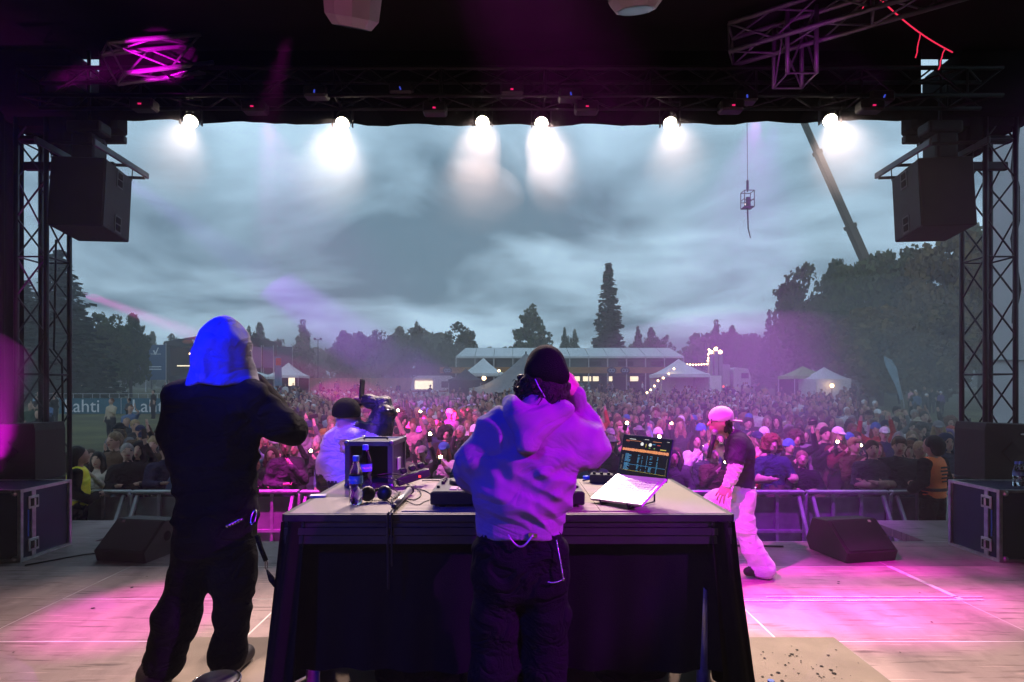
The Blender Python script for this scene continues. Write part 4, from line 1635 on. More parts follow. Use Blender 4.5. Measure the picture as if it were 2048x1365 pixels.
# ------------------------------------------------------------------ second performer behind the desk, hand and phone raised
def hype():
    Y = 4.2

    def q(px, py, dy=0.0):
        v = P(px, py, Y + dy)
        return np.array((v.x, Y + dy, v.z))
    t_ = thing('person', 'person in a lilac and navy hoodie behind the desk with one arm raised', 'person', (q(705, 0)[0], Y, 0))
    O = np.array(t_.location)
    LI, NA, TR, SK, SH = 0, 1, 2, 3, 4
    f = Fig()
    f.cap(q(702, 985), q(708, 930), .165, .190, LI, .05, sx=1.05, sy=.72)
    f.cap(q(708, 930), q(715, 895), .195, .180, LI, .05, sx=1.05, sy=.70)
    f.cap(q(678, 880), q(745, 878), .090, .095, LI, .05)
    f.cap(q(715, 885), q(705, 862), .100, .075, LI, .05)
    # left arm hanging
    f.chain([q(672, 885), q(660, 915, -.01)], [.088, .082], LI, .03)
    f.chain([q(658, 922, -.02), q(656, 965, .02), q(664, 1000, .12)], [.090, .076, .055], NA, .012)
    # right arm up, bent back to the head
    f.chain([q(742, 882), q(752, 868, .02)], [.092, .090], LI, .03)
    f.chain([q(757, 860, .03), q(768, 825, .06), q(766, 812, .08)], [.099, .080, .070], NA, .012)
    f.chain([q(766, 812, .08), q(742, 803, .12), q(732, 803, .13)], [.062, .048, .040], NA, .02)
    # neck, head tipped back
    f.cap(q(705, 868), q(700, 850, .01), .055, .055, SK, .02)
    hc = q(697, 832, .01)
    f.ell(hc, (.080, .10, .115), SK, .02, np.array(Euler((R(-20), R(14), 0)).to_matrix()))
    f.ell(hc + [.078, .01, -.02], (.012, .022, .034), SK, .006)
    # trousers and shoes
    f.cap(q(704, 1000), q(704, 1022), .160, .165, TR, .04, sx=1.05, sy=.8)
    for sgn in (-1, 1):
        x = O[0] + sgn * .11
        f.chain([(x, Y, .82), (x + sgn * .03, Y + .02, .46), (x + sgn * .04, Y, .10)], [.10, .085, .085], TR, .03)
        f.cap((x + sgn * .04, Y - .03, .05), (x + sgn * .05, Y + .16, .045), .05, .045, SH, .03)
    for pp in f.p:
        pp[1][:] -= O
        if pp[0] == 'c':
            pp[2][:] -= O
    me_f = f
    me_f.extra.append(hand(q(732, 803, .13) - O, (-.85, .1, .12), (.1, .5, .85), -1, (50, 55, 35), 3, SK, 1.0, .6))
    me_f.extra.append(hand(q(664, 1000, .12) - O, (.2, .8, -.5), (-.6, .3, .6), 1, (30, 35, 25), 3, SK, 1.0))
    a1, a2 = q(748, 872, .02) - O, q(766, 830, .06) - O
    d1 = (a2 - a1) / np.linalg.norm(a2 - a1)
    zl, xl = q(0, 922)[2] - O[2], q(690, 0)[0] - O[0]
    b1, b2 = q(668, 890) - O, q(656, 965, .02) - O

    def hl(V, l):
        cl_ = (l == LI) | (l == NA)
        right = ((V - a1) @ d1 > .0) & (V[:, 0] > a1[0] - .12)
        tt = np.clip(((V - b1) @ (b2 - b1)) / ((b2 - b1) @ (b2 - b1)), 0, 1.6)
        near = np.linalg.norm(V - (b1 + tt[:, None] * (b2 - b1)), axis=1) < .105
        left = (V[:, 2] < zl - .25 * (V[:, 0] - xl)) & near
        side = (V[:, 2] < q(0, 960)[2] - O[2]) & (V[:, 0] < xl + .03)
        return np.where(cl_, np.where(right | left | side, NA, LI), l)
    me = me_f.mesh('body', [M_LILAC, M_NAVY, M_BLKJEAN, M_SKIN, M_SHOE], .0105, fold=lambda p: fold_fn(.012, 8, 81, (1, 1, 1.6))(p), foldlabs=(LI, NA, TR), relabel=hl)
    obj('body', me, t_)
    h0 = hc - O
    c = Fig()
    rot = np.array(Euler((R(-22), R(16), 0)).to_matrix())
    c.ell(h0 + [-.012, -.012, .028], (.102, .122, .105), 0, .01, rot)
    c.cap(h0 + [.045, .09, .075], h0 + [.08, .16, .085], .010, .008, 0, .03, sx=3)
    c.cut(h0 + [.02, .04, -.12], (.2, .2, .10), .008, rot)
    obj('cap', c.mesh('cap', [M_CAPB], .0075), t_)
    hd = Fig()
    cc = q(708, 868) - O
    rim = [cc + [.105 * math.sin(a), -.085 * math.cos(a), .01 * (1 - math.cos(a))] for a in [2 * math.pi * i / 16 for i in range(17)]]
    hd.chain(rim, [.032] * 17, 0, .02)
    hd.cap(cc + [-.06, -.09, -.02], cc + [.06, -.10, -.04], .05, .05, 0, .05)
    hd.cap(cc + [0, -.11, -.03], cc + [-.01, -.14, -.10], .06, .035, 0, .05)
    obj('hood', hd.mesh('hood', [M_LILAC], .009, fold=lambda p: fold_fn(.006, 9, 91)(p), foldlabs=(0,)), t_)
    p = thing('phone', 'dark phone held up by the person in the lilac hoodie', 'phone', q(724, 782, .13), rot=(R(0), R(8), R(80)))
    MB().rbox((0, 0, .01), (.075, .010, .155), .008, seg=2).build('case', M_BLKPLAST, p, smooth=False)
    MB().box((0, .0062, .01), (.067, .002, .143)).build('screen', mat('dark_screen', (.01, .01, .012), .1), p)


hype()


# ------------------------------------------------------------------ guards in the pit
def guard(px, ytop, vestc, label, turn, lift, hairlong, Yg=8.0):
    x = (px - CX) * Yg / F_PX
    ztop = CAMZ - (ytop - HY) * Yg / F_PX
    H = ztop - GF - lift
    t_ = thing('person', label, 'person', (x, Yg, GF + lift), rz=R(turn), scale=H / 1.78, group='guards in the pit')
    if lift:
        pass
    f = Fig()
    JA, VE, TR, SK, SH = 0, 1, 2, 3, 4
    f.cap((0, 0, 1.02), (0, 0, 1.30), .152, .166, JA, .05, sx=1.05, sy=.68)
    f.cap((-.10, 0, 1.40), (.10, 0, 1.40), .082, .082, JA, .05)
    for s in (-1, 1):
        f.chain([(s * .185, 0, 1.42), (s * .25, -.02, 1.18), (s * .20, .14, 1.06)], [.078, .068, .058], JA, .02)
        f.chain([(s * .20, .14, 1.06), (0, .24, 1.10)], [.055, .045], JA, .02)
        f.chain([(s * .095, 0, .95), (s * .11, .01, .52), (s * .115, -.01, .10)], [.10, .082, .07], TR, .03)
        f.cap((s * .115, -.03, .05), (s * .125, .15, .045), .05, .045, SH, .02)
        f.ell((s * -.03, .265, 1.11), (.05, .035, .035), SK, .02)
    f.cap((0, 0, .96), (0, 0, 1.02), .155, .16, JA, .04, sx=1.05, sy=.75)
    f.cap((0, 0, 1.46), (0, .01, 1.56), .055, .052, SK, .02)
    f.ell((0, .02, 1.65), (.078, .098, .118), SK, .02)
    f.cap((0, .112, 1.655), (0, .128, 1.625), .012, .015, SK, .01)
    f.ell((0, .085, 1.575), (.04, .035, .035), SK, .015)
    mv = mat('vest_cloth', vestc, .6, var=.1, bump=.2, bscale=120)
    me = f.mesh('body', [M_BLKWEAR, mv, M_BLKJEAN, M_SKIN, M_SHOE], .014, fold=lambda p: fold_fn(.008, 9, 101)(p), foldlabs=(JA, TR, VE))
    obj('body', me, t_)
    vf = Fig()
    vf.cap((0, 0, 1.00), (0, 0, 1.30), .178, .186, 0, .05, sx=1.05, sy=.74)
    vf.cap((-.085, 0, 1.41), (.085, 0, 1.41), .092, .092, 0, .05)
    vf.cut((0, .02, 1.545), (.085, .10, .085), .01)
    vf.cut((0, 0, .97 - .5), (2, 2, .5), .006)
    for s_ in (-1, 1):
        vf.cut((s_ * .235, .02, 1.34), (.072, .12, .13), .01)
    obj('vest', vf.mesh('vest', [mv], .011, fold=lambda p: fold_fn(.007, 8, 33)(p), foldlabs=(0,)), t_)
    h = Fig()
    h.ell((0, -.012, 1.685), (.092, .105, .105), 0, .02)
    if hairlong:
        h.cap((0, -.05, 1.66), (0, -.07, 1.47), .09, .075, 0, .03, sx=1.05)
    else:
        h.cap((0, -.06, 1.66), (0, -.06, 1.58), .085, .07, 0, .03)
    h.cut((0, .11, 1.60), (.07, .07, .10), .02)
    obj('hair', h.mesh('hair', [M_HAIRD], .010, fold=lambda p: fold_fn(.006, 20, 7, (1, 1, .4))(p), foldlabs=(0,)), t_)
    st = mat('vest_stripe', (.6, .58, .45) if vestc[1] > .3 else (.05, .01, .01), .5, var=.05)
    pr = MB()
    # lettering lines printed on the vest back
    for i in range(5):
        w = [.15, .17, .13, .16, .15][i]
        pr.box((.0, -.146 - .003 * i, 1.375 - i * .045), (w, .012, .020))
    pr.build('back_print', mat('dark_print', (.04, .015, .015), .7), t_)
    bl = MB()
    bl.lathe([(.193, 1.06), (.194, 1.10)], 28)
    bl.v = [(x_ * 1.05, y_ * .75, z_) for x_, y_, z_ in bl.v]
    bl.f, bl.mi = bl.f[:28], bl.mi[:28]
    bl.build('vest_stripe', st, t_, smooth=True)
    return t_


guard(156, 893, (.85, .76, .04), 'guard with long dark hair in a yellow vest by the left barrier end', -60, 0.03, True)
guard(1866, 872, (.95, .20, .045), 'guard in an orange vest seen from behind near the right flight case', 24, 0.12, False)
# ================================================================== desk and what stands on it
TZ = 1.15


def T(px, py, dz=0.0):
    """point on the desk top (or dz above it) seen at px, py"""
    Y = F_PX * (CAMZ - TZ - dz) / (py - HY)
    return P(px, py, Y)


M_TOP = mat('desk_board', (0.165, 0.145, 0.118), .6, var=.14, scale=3, bump=.25, bscale=350, rvar=.1)
M_WOODTOP = mat('worn_wood_board', (0.20, 0.17, 0.135), .65, var=.30, scale=3.0, bump=.2, bscale=60, stretch=(1, 14, 1))
M_SKIRT = mat('black_skirt_cloth', (0.0022, 0.0022, 0.003), .9, var=.2, bump=.2, bscale=200, spec=.12)
X0, X1, Y0, Y1 = -.967, .95, 2.51, 3.44
desk = thing('desk', 'stage deck desk with aluminium edge and black cloth skirt under the equipment', 'desk', (0, 2.97, RZ))
D = lambda x, y, z: (x, y - 2.97, z - RZ)
MB().box(D((X0 + X1) / 2, (Y0 + Y1) / 2, TZ - .009), (X1 - X0 - .004, Y1 - Y0 - .004, .018)).build('table_top', M_TOP, desk)
xb0, xb1 = -.48, .62
bw = (xb1 - xb0) / 5
for i in range(5):
    MB().box(D(xb0 + bw * (i + .5), (Y0 + Y1) / 2 - .02, TZ + .0015), (bw - .003, Y1 - Y0 - .10, .006)).build('wood_board', M_WOODTOP, desk)
for y, s in ((Y0, -1), (Y1, 1)):
    e = MB()
    for z0, h, d in ((TZ - .0165, .030, .022), (TZ - .046, .022, .014), (TZ - .075, .030, .024), (TZ - .112, .034, .018)):
        e.box(D((X0 + X1) / 2, y + s * d / 2, z0), (X1 - X0 + .02, d, h))
    e.build('edge_profile', mat('anodised_edge', (.05, .05, .055), .4, metal=.7, var=.2, rvar=.1), desk)
for x, s in ((X0, -1), (X1, 1)):
    e = MB()
    e.box(D(x + s * .011, (Y0 + Y1) / 2, TZ - .016), (.022, Y1 - Y0 + .03, .030))
    e.box(D(x + s * .009, (Y0 + Y1) / 2, TZ - .075), (.018, Y1 - Y0 + .03, .075))
    e.build('edge_profile', M_BLKMET, desk)
for x in (X0 + .08, X1 - .08):
    for y in (Y0 + .08, Y1 - .08):
        MB().cyl(D(x, y, RZ), D(x, y, TZ - .03), .03, n=12).build('leg', M_ALU, desk, smooth=True)


def skirt(fn, nu, nv):
    a, b = MB().grid(fn, nu, nv), None
    return a.build('skirt', M_SKIRT, desk, smooth=True)


def side_skirt(s, xe):
    def fn(u, v):
        z = TZ - .02 - (TZ - .02 - RZ - .01) * v
        w = .02 + (.10 + .02 * math.sin(u * 9)) * v + .018 * math.sin(u * 34 + s) * v ** .7
        return Vector(D(xe + s * w, Y0 - .035 * v + (Y1 - Y0 + .03) * u, z))
    skirt(fn, 60, 24)


side_skirt(-1, X0)
side_skirt(1, X1)


def far_skirt(u, v):
    z = TZ - .12 - (TZ - .12 - RZ - .055) * v
    return Vector(D(X0 + (X1 - X0) * u, Y1 - .03 + .015 * math.sin(u * 70) * v + .02 * v, z + .012 * math.sin(u * 17) * v))


skirt(far_skirt, 120, 8)


def front_flap(s):
    xe = X0 if s < 0 else X1

    def fn(u, v):
        z = TZ - .03 - (TZ - .03 - RZ - .01) * v
        return Vector(D(xe + s * (.02 + .10 * v) - s * u * (.10 + .05 * v), Y0 - .03 - .03 * v + .02 * math.sin(u * 9 + v * 2), z))
    skirt(fn, 14, 20)


front_flap(-1)
front_flap(1)


def near_skirt(u, v):
    z = TZ - .05 - (TZ - .05 - .44) * v
    return Vector(D(X0 + .01 + (X1 - X0 - .02) * u, Y0 + .045 + .014 * math.sin(u * 60 + v) * v, z + .008 * math.sin(u * 13) * v))


skirt(near_skirt, 120, 8)

# ------------------------------------------------------------------ rack case, open front
rc = T(741, 976)
case = thing('rack_case', 'small open flight case standing on the desk behind the bottles', 'flight case', (rc.x, rc.y + .15, TZ + .0047), rz=R(-3))
w, d, h = .245, .30, .245
M_CASEB = mat('case_side', (.035, .035, .045), .4, var=.15)
M_CEDGE = mat('case_edge', (.16, .17, .20), .35, metal=.8, var=.15)
for nm, c, s_ in (('side_panel', (-w / 2 + .006, 0, h / 2), (.012, d, h)), ('side_panel', (w / 2 - .006, 0, h / 2), (.012, d, h)), ('bottom_panel', (0, 0, .010), (w - .026, d, .012)),
                  ('top_panel', (0, 0, h - .006), (w - .026, d, .012)), ('rear_panel', (0, d / 2 - .01, h / 2), (w - .03, .012, h - .03))):
    MB().box(c, s_).build(nm, M_CASEB, case)
for x in (-1, 1):
    for y in (-1, 1):
        MB().box((x * (w / 2 - .004), y * (d / 2 - .004), h / 2), (.026, .026, h + .003)).build('edge_rail', M_CEDGE, case)
        for z in (.008, h - .006):
            MB().ball((x * w / 2, y * d / 2, z), .017, 8, 6).build('ball_corner', M_CEDGE, case, smooth=True)
for z in (.010, h - .008):
    for y in (-1, 1):
        MB().box((0, y * (d / 2 - .004), z), (w - .028, .025, .025)).build('edge_rail', M_CEDGE, case)
    for x in (-1, 1):
        MB().box((x * (w / 2 - .004), 0, z), (.025, d - .034, .0245)).build('edge_rail', M_CEDGE, case)
MB().rbox((w / 2 + .005, .0, h * .45), (.008, .07, .07), .003).build('latch', M_GALV, case)
MB().tube([(-.07, -.02, h + .006), (-.06, -.02, h + .014), (.06, -.02, h + .014), (.07, -.02, h + .006)], .007, 6).build('handle', M_BLKPLAST, case, smooth=True)

# ------------------------------------------------------------------ bottles
M_PET = mat('clear_bottle_plastic', (.88, .93, 1), .04, var=0, trans=1.0, ior=1.31, spec=.5)
M_CAPBLUE = mat('blue_cap', (.10, .22, .75), .4, var=.05)
M_LABEL = mat('bottle_label', (.10, .28, .62), .5, var=.15, scale=30)
M_LABELW = mat('label_white', (.85, .87, .9), .5, var=.03)


def bottle(label, loc, rz=0, s=1.0, text=True):
    t_ = thing('water_bottle', label, 'bottle', loc, rz=rz, scale=s, group='water bottles on stage')
    MB().lathe([(.0, .004), (.024, .0), (.030, .008), (.031, .05), (.0275, .075), (.031, .095), (.031, .135), (.029, .150), (.018, .185), (.0125, .197), (.0125, .205)], 20).build('bottle_body', M_PET, t_, smooth=True)
    MB().lathe([(.0150, .200), (.0150, .222), (.0135, .225), (.0, .225)], 16).build('cap', M_CAPBLUE, t_)
    lb = MB()
    lb.lathe([(.0315, .097), (.0315, .133)], 24)
    lb.f = lb.f[:24]
    lb.mi = lb.mi[:24]
    l = lb.build('paper_label', M_LABEL, t_, smooth=True)
    if text:
        text_obj('Novelle', .0155, M_LABELW, l, (0, -.0327, .111), (R(90), 0, 0), ext=.0003)
    return t_


p = T(712, 1010)
bottle('nearer clear water bottle with blue cap in front of the rack case', (p.x, p.y, TZ + .0047), R(-14))
p = T(731, 984)
bottle('farther water bottle standing close against the rack case', (p.x, p.y, TZ + .0047), R(30), 1.08)
bottle('water bottle standing on the riser right of the desk, cap showing', (1.135, 2.50, RZ + .001), s=1.0, text=False)
bottle('water bottle standing on the riser tight against the desk skirt', (1.098, 2.43, RZ + .001), s=1.0, text=False)
for i, x in enumerate((5.04, 5.10)):
    bottle('water bottle on the right flight case, ' + ('nearer the stage' if i == 0 else 'farther from the stage'), (x, 5.72 + .02 * i, .714), s=1.1, text=False)

# ------------------------------------------------------------------ controller
ct = thing('dj_controller', 'black controller with jog wheels and lit pads on the desk', 'dj controller', ((863 + 1168) / 2 * 0 + (1015.5 - CX) * 2.8 / F_PX, 2.80, TZ + .0047))
CW, CD, CH = .70, .40, .058
MB().rbox((0, 0, .012 + CH / 2), (CW, CD, CH), .006).build('body', M_BLKPLAST, ct)
for x in (-.3, .3):
    for y in (-.16, .16):
        MB().cyl((x, y, 0), (x, y, .014), .018, n=10).build('foot', M_BLKPLAST, ct)
top = .012 + CH
M_PAD = mat('lit_pad', (.35, .2, .3), .5, var=.1, emit=(.7, .25, .45), estr=.28)
M_FACE = mat('controller_face', (.05, .05, .055), .35, metal=.5, var=.1)
MB().rbox((0, 0, top + .0012), (CW - .02, CD - .02, .004), .001).build('face_plate', M_FACE, ct)
for s in (-1, 1):
    j = MB().lathe([(.098, 0), (.098, .012), (.092, .020), (.085, .022), (.0, .022)], 36, Matrix.Translation((s * .19, .035, top + .003))).build('jog_wheel', M_BLKPLAST, ct, smooth=True)
    MB().lathe([(.0, .0232), (.040, .0232)], 24, Matrix.Translation((s * .19, .035, top + .003))).build('jog_display', mat('jog_disc', (.2, .2, .22), .3, metal=.7), j)
    for i in range(4):
        for r_ in range(2):
            MB().rbox((s * .19 - .06 + i * .04, -.115 - r_ * .036, top + .006), (.034, .028, .008), .002).build('pad', M_PAD, ct)
    for i in range(3):
        MB().cyl((s * .315, .12 - i * .055, top + .003), (s * .315, .12 - i * .055, top + .018), .009, n=10).build('knob', M_BLKMET, ct)
    MB().rbox((s * .325, -.10, top + .008), (.014, .022, .014), .003).build('pitch_fader', M_BLKMET, ct)
for i in range(4):
    for r_ in range(3):
        MB().cyl((-.045 + i * .03, .15 - r_ * .05, top + .003), (-.045 + i * .03, .15 - r_ * .05, top + .017), .008, n=10).build('knob', M_BLKMET, ct)
    MB().rbox((-.045 + i * .03, -.06, top + .009), (.016, .010, .014), .002).build('fader', M_BLKMET, ct)
MB().rbox((0, -.15, top + .009), (.010, .016, .014), .002).build('crossfader', M_BLKMET, ct)

# ------------------------------------------------------------------ laptop on a stand
NL, NR = Vector((.378, 2.72, 1.170)), Vector((.578, 2.52, 1.178))
HL, HR = Vector((.535, 2.877, 1.262)), Vector((.730, 2.675, 1.252))
lap = thing('laptop', 'open silver laptop showing music software on a stand at the desk', 'laptop', (NL + NR) / 2)
ux = (NR - NL).normalized()
uy = ((HL - NL) - ux * (HL - NL).dot(ux)).normalized()
un = ux.cross(uy).normalized()
LW, LD = (NR - NL).length, (HL - NL).length
Mb = Matrix((ux, uy, un)).transposed()
M_SILV = mat('silver_laptop_shell', (.72, .70, .68), .35, metal=.35, var=.03)
M_KEY = mat('black_key', (.03, .03, .032), .5, var=.1)


def lb_(x, y, z):
    return Mb @ Vector((x * LW, y * LD, z))


MB().rbox(lb_(0, .5, 0), (LW, LD, .013), .005, Mb, 2).build('base', M_SILV, lap)
kb = MB().box(lb_(0, .63, .0072), (LW * .86, LD * .46, .0012), Mb).build('keyboard_well', mat('keyboard_well', (.55, .54, .53), .4, metal=.3, var=.05), lap)
for r_ in range(5):
    for c_ in range(13):
        MB().box(lb_(-.43 + .86 * (c_ + .5) / 13, .425 + .41 * (r_ + .5) / 5, .0088), (LW * .86 / 13 - .0022, LD * .41 / 5 - .0022, .0016), Mb).build('key', mat('pale_key', (.60, .57, .54), .5, var=.05) if (r_, c_) == (0, 0) else bpy.data.materials['pale_key'], kb)
MB().box(lb_(0, .19, .0070), (LW * .42, LD * .30, .0008), Mb).build('trackpad', mat('trackpad', (.68, .66, .64), .3, metal=.2, var=.02), lap)
# lid leaning back
lean = R(18)
hz_ = Vector((0, 0, 1))
back = Vector((uy.x, uy.y, 0)).normalized()
lu = (hz_ * math.cos(lean) + back * math.sin(lean)).normalized()
uxh = (HR - HL).normalized()
ln = uxh.cross(lu).normalized()      # away from the viewer
Ms = Matrix((uxh, ln, lu)).transposed()
hc0 = (HL + HR) / 2 - (NL + NR) / 2
SH_, SW_ = .205, (HR - HL).length


def scr(x, z, off=-.0045):
    """x -.5...5 across, z 0..1 up the display"""
    return hc0 + Ms @ Vector((x * SW_ * .955, -off, .008 + z * SH_ * .95))


MB().rbox(hc0 + Ms @ Vector((0, 0, SH_ / 2 + .004)), (SW_, .007, SH_ + .004), .0025, Ms, 2).build('lid', mat('dark_lid', (.05, .05, .055), .4, metal=.5, var=.05), lap)
M_SCR = mat('screen_dark', (.006, .006, .008), .12, var=0, emit=(.03, .035, .05), estr=.35)
sc_ = MB().box(scr(0, .5, -.0042), (SW_ * .965, .0012, SH_ * .955), Ms).build('screen', M_SCR, lap)


def em(name, c, st):
    return mat(name, (.02, .02, .02), .5, var=0, emit=c, estr=st)


E_OR, E_BL, E_WH, E_YE, E_GR, E_RD, E_DB = em('wave_orange', (1, .36, .14), .9), em('row_blue', (.10, .42, .75), .7), em('disc_white', (.9, .9, .85), .95), em('meter_yellow', (.9, .75, .1), .7), em('meter_green', (.4, .8, .15), .5), em('mark_red', (.9, .1, .05), .6), em('selected_row', (.05, .25, .5), .6)

E_ST = em('side_text', (.6, .5, .35), .35)


def sbar(x, z, w_, h_, m, nm, off=-.0052):
    return MB().box(scr(x, z, off), (SW_ * .955 * w_, .0006, SH_ * .95 * h_), Ms).build(nm, m, sc_)


for x in (-.085, .085):
    MB().lathe([(0, 0), (.0088, 0)], 20, Matrix.Translation(scr(x, .83, -.0052)) @ (Ms.to_4x4() @ Matrix.Rotation(R(90), 4, 'X'))).build('deck_dial', E_WH, sc_)
r3 = random.Random(3)
x = -.485
while x < .48:
    w_ = r3.uniform(.012, .035)
    sbar(x + w_ / 2, .655, w_ * .9, r3.uniform(.055, .075), E_OR, 'waveform_block')
    x += w_ + .002
for i in range(18):
    z = .54 - i * .0235
    if i == 11:
        sbar(.02, z, .86, .012, E_DB, 'selected_row', -.0050)
    for x, mx in ((-.40, .13), (-.13, .05), (-.04, .018), (.06, .018), (.12, .07), (.27, .025)):
        if r3.random() < (.9 if x in (-.40, .27) else .6):
            w_ = mx * r3.uniform(.5, 1)
            sbar(x + w_ / 2, z, w_, .010, E_BL, 'track_text')
    if r3.random() < .8:
        sbar(-.475 + .02, z, .035 * r3.uniform(.5, 1), .009, E_ST, 'folder_text')
for x, z, w_, h_, m in ((-.30, .93, .14, .012, E_WH), (.22, .92, .18, .008, E_OR), (-.28, .89, .32, .006, E_OR), (.26, .84, .06, .018, E_RD), (.16, .85, .06, .014, E_BL), (.08, .75, .03, .02, E_GR), (.18, .75, .03, .02, E_GR),
                        (.36, .74, .12, .022, E_YE), (.0, .80, .01, .09, E_YE), (-.40, .87, .07, .016, E_RD), (0, .955, .09, .008, E_WH), (.44, .95, .05, .006, E_WH)):
    sbar(x, z, w_, h_, m, 'screen_mark')
sbar(.03, .125, .92, .004, E_YE, 'pane_line')
for x in (-.345, .47):
    sbar(x, .34, .003, .42, E_ST, 'pane_line')
MB().cyl(hc0 + Ms @ Vector((-SW_ * .42, .0, -.002)), hc0 + Ms @ Vector((SW_ * .42, 0, -.002)), .006, n=8).build('hinge', M_BLKPLAST, lap, smooth=True)
st = thing('laptop_stand', 'thin black stand with front hooks under the laptop', 'laptop stand', ((NL + NR) / 2).to_tuple())
for x in (-.26, .26):
    s_ = MB()
    f0, f1 = lb_(x, -.03, -.010), lb_(x, .98, -.010)
    gl = TZ + .008 - ((NL + NR) / 2).z
    s_.cyl(f0, f1, .004, n=6)
    s_.cyl(f0 + Mb @ Vector((0, 0, 0)), f0 + Mb @ Vector((0, -.004, .022)), .0045, n=6)
    s_.cyl(f1, Vector((f1.x, f1.y, gl)), .004, n=6)
    s_.cyl(Vector((f1.x, f1.y, gl)), Vector((f0.x, f0.y, gl)), .004, n=6)
    s_.cyl(Vector((f0.x, f0.y, gl)), f0, .004, n=6)
    s_.build('arm', M_BLKMET, st, smooth=True)
a, b = lb_(-.26, .9, -.012), lb_(.26, .9, -.012)
MB().cyl(a, b, .004, n=6).build('cross_bar', M_BLKMET, st, smooth=True)

# ------------------------------------------------------------------ small things on the desk
TOP = TZ + .0047
a, b = T(790, 1012, .02), T(818, 984, .02)
m = thing('microphone', 'silver microphone lying on the desk among the cables', 'microphone', (a.x, a.y, TOP))
A, B = Vector((0, 0, .017)), Vector((b.x - a.x, b.y - a.y, .022))
d_ = (B - A).normalized()
MB().cyl(A, B, .012, .018, n=14).build('handle', mat('gunmetal', (.35, .35, .36), .3, metal=.9), m, smooth=True)
MB().ball(B + d_ * .02, (.025, .025, .025), 14, 8).build('grille', M_BLKMET, m, smooth=True)
MB().cyl(A - d_ * .03, A, .011, n=10).build('plug', M_BLKPLAST, m, smooth=True)

p = T(752, 1004, .0)
hp = thing('headphones', 'folded black headphones lying beside the nearer bottle', 'headphones', (p.x, p.y, TOP))
for s, rr in ((-1, .5), (1, -.3)):
    mt = Matrix.Translation((s * .038, .01 * s, .036)) @ Matrix.Rotation(R(68), 4, 'X') @ Matrix.Rotation(rr, 4, 'Y')
    e = MB().lathe([(.0, -.018), (.030, -.018), (.036, -.008), (.036, .008), (.028, .02), (.0, .022)], 16, mt).build('ear_cup', M_BLKPLAST, hp, smooth=True)
MB().tube([Vector((-.05 + .1 * i / 10, .045 + .03 * math.sin(math.pi * i / 10), .012 + .03 * math.sin(math.pi * i / 10))) for i in range(11)], .008, 6).build('head_band', M_BLKPLAST, hp, smooth=True)

p = T(826, 965, .02)
ps = thing('power_strip', 'black power strip with plugs tilted on the desk left of the controller', 'power strip', (p.x, p.y, TOP), rz=R(25))
MB().rbox((0, 0, .045), (.19, .055, .045), .008, Matrix.Rotation(R(-14), 3, 'Y'), 2).build('body', M_BLKPLAST, ps)
for i in range(3):
    MB().rbox((-.055 + i * .05, 0, .083 + .012 * i), (.035, .04, .028), .006, Matrix.Rotation(R(-14), 3, 'Y')).build('plug', M_BLKPLAST, ps)
MB().box((.03, -.03, .05), (.012, .004, .012)).build('switch', mat('red_switch', (.5, .02, .02), .4, emit=(1, .05, .03), estr=2.0, var=0), ps)


def cable(label, pts, r=.0032):
    pts = [Vector(q) for q in pts]
    # smooth the path
    out = []
    for i in range(len(pts) - 1):
        p0, p1, p2, p3 = pts[max(i - 1, 0)], pts[i], pts[i + 1], pts[min(i + 2, len(pts) - 1)]
        for k_ in range(5):
            t = k_ / 5
            out.append(.5 * ((2 * p1) + (-p0 + p2) * t + (2 * p0 - 5 * p1 + 4 * p2 - p3) * t * t + (-p0 + 3 * p1 - 3 * p2 + p3) * t ** 3))
    out.append(pts[-1])
    tag(MB().tube(out, r, 6).build('cable', M_BLKPLAST, smooth=True), label, 'cable')


h_ = .008
cable('black cable looping from the power strip over to the rack case', [T(830, 975, h_), T(792, 960, .05), T(754, 952, .075), T(775, 948, .08), T(812, 950, .07), T(838, 950, .05)])
cable('thick black cable hanging over the desk edge below the microphone', [T(800, 985, h_), T(784, 1000, .012), T(790, 1012, .010), T(778, 1026, .012), (T(780, 1026).x, Y0 - .036, TZ - .03), (T(781, 1026).x, Y0 - .036, TZ - .32)], .005)
cable('second black cable hanging over the desk edge below the microphone', [T(815, 990, h_), T(797, 1006, .012), T(788, 1018, .010), T(784, 1027, .012), (T(787, 1026).x, Y0 - .034, TZ - .03), (T(788, 1026).x, Y0 - .036, TZ - .22)], .004)
cable('black cable coiled between the microphone and the controller', [T(835, 975, h_), T(842, 990, h_), T(828, 1000, h_), T(812, 994, .014), T(822, 978, .014), T(850, 982, h_), T(866, 992, h_)])
cable('thin black cable running from the power strip behind the controller', [T(845, 962, .02), T(862, 961, .012), T(880, 962, .010), T(905, 960, .010), T(930, 961, h_)])
cable('thin black cable curling in front of the controller corner', [T(812, 1002, h_), T(835, 1010, h_), T(850, 1003, h_), T(862, 1000, h_)], .0022)
cable('black cable in a tangle next to the headphones', [T(770, 985, h_), T(782, 978, .015), T(796, 985, .012), T(790, 996, h_), T(776, 992, .014), T(772, 1000, h_), T(786, 1008, h_)], .003)
cable('black cable arching behind the controller to the laptop', [T(1165, 962, h_), T(1190, 958, .02), T(1215, 960, .02), T(1236, 957, .02)], .004)
p = T(1205, 969)
bx_ = thing('interface_box', 'small black audio box on the desk behind the laptop', 'audio interface', (p.x, p.y + .03, TOP), rz=R(-12))
MB().rbox((0, 0, .025), (.13, .09, .05), .005).build('body', M_BLKPLAST, bx_)
for i in range(3):
    MB().cyl((-.04 + .04 * i, -.02, .05), (-.04 + .04 * i, -.02, .062), .009, n=10).build('knob', M_BLKMET, bx_)
MB().cyl((-.105, -.01, .026), (-.066, -.01, .026), .012, n=12).build('blue_plug', mat('blue_connector', (.02, .10, .75), .4, var=.05), bx_, smooth=True)
p = T(637, 994)
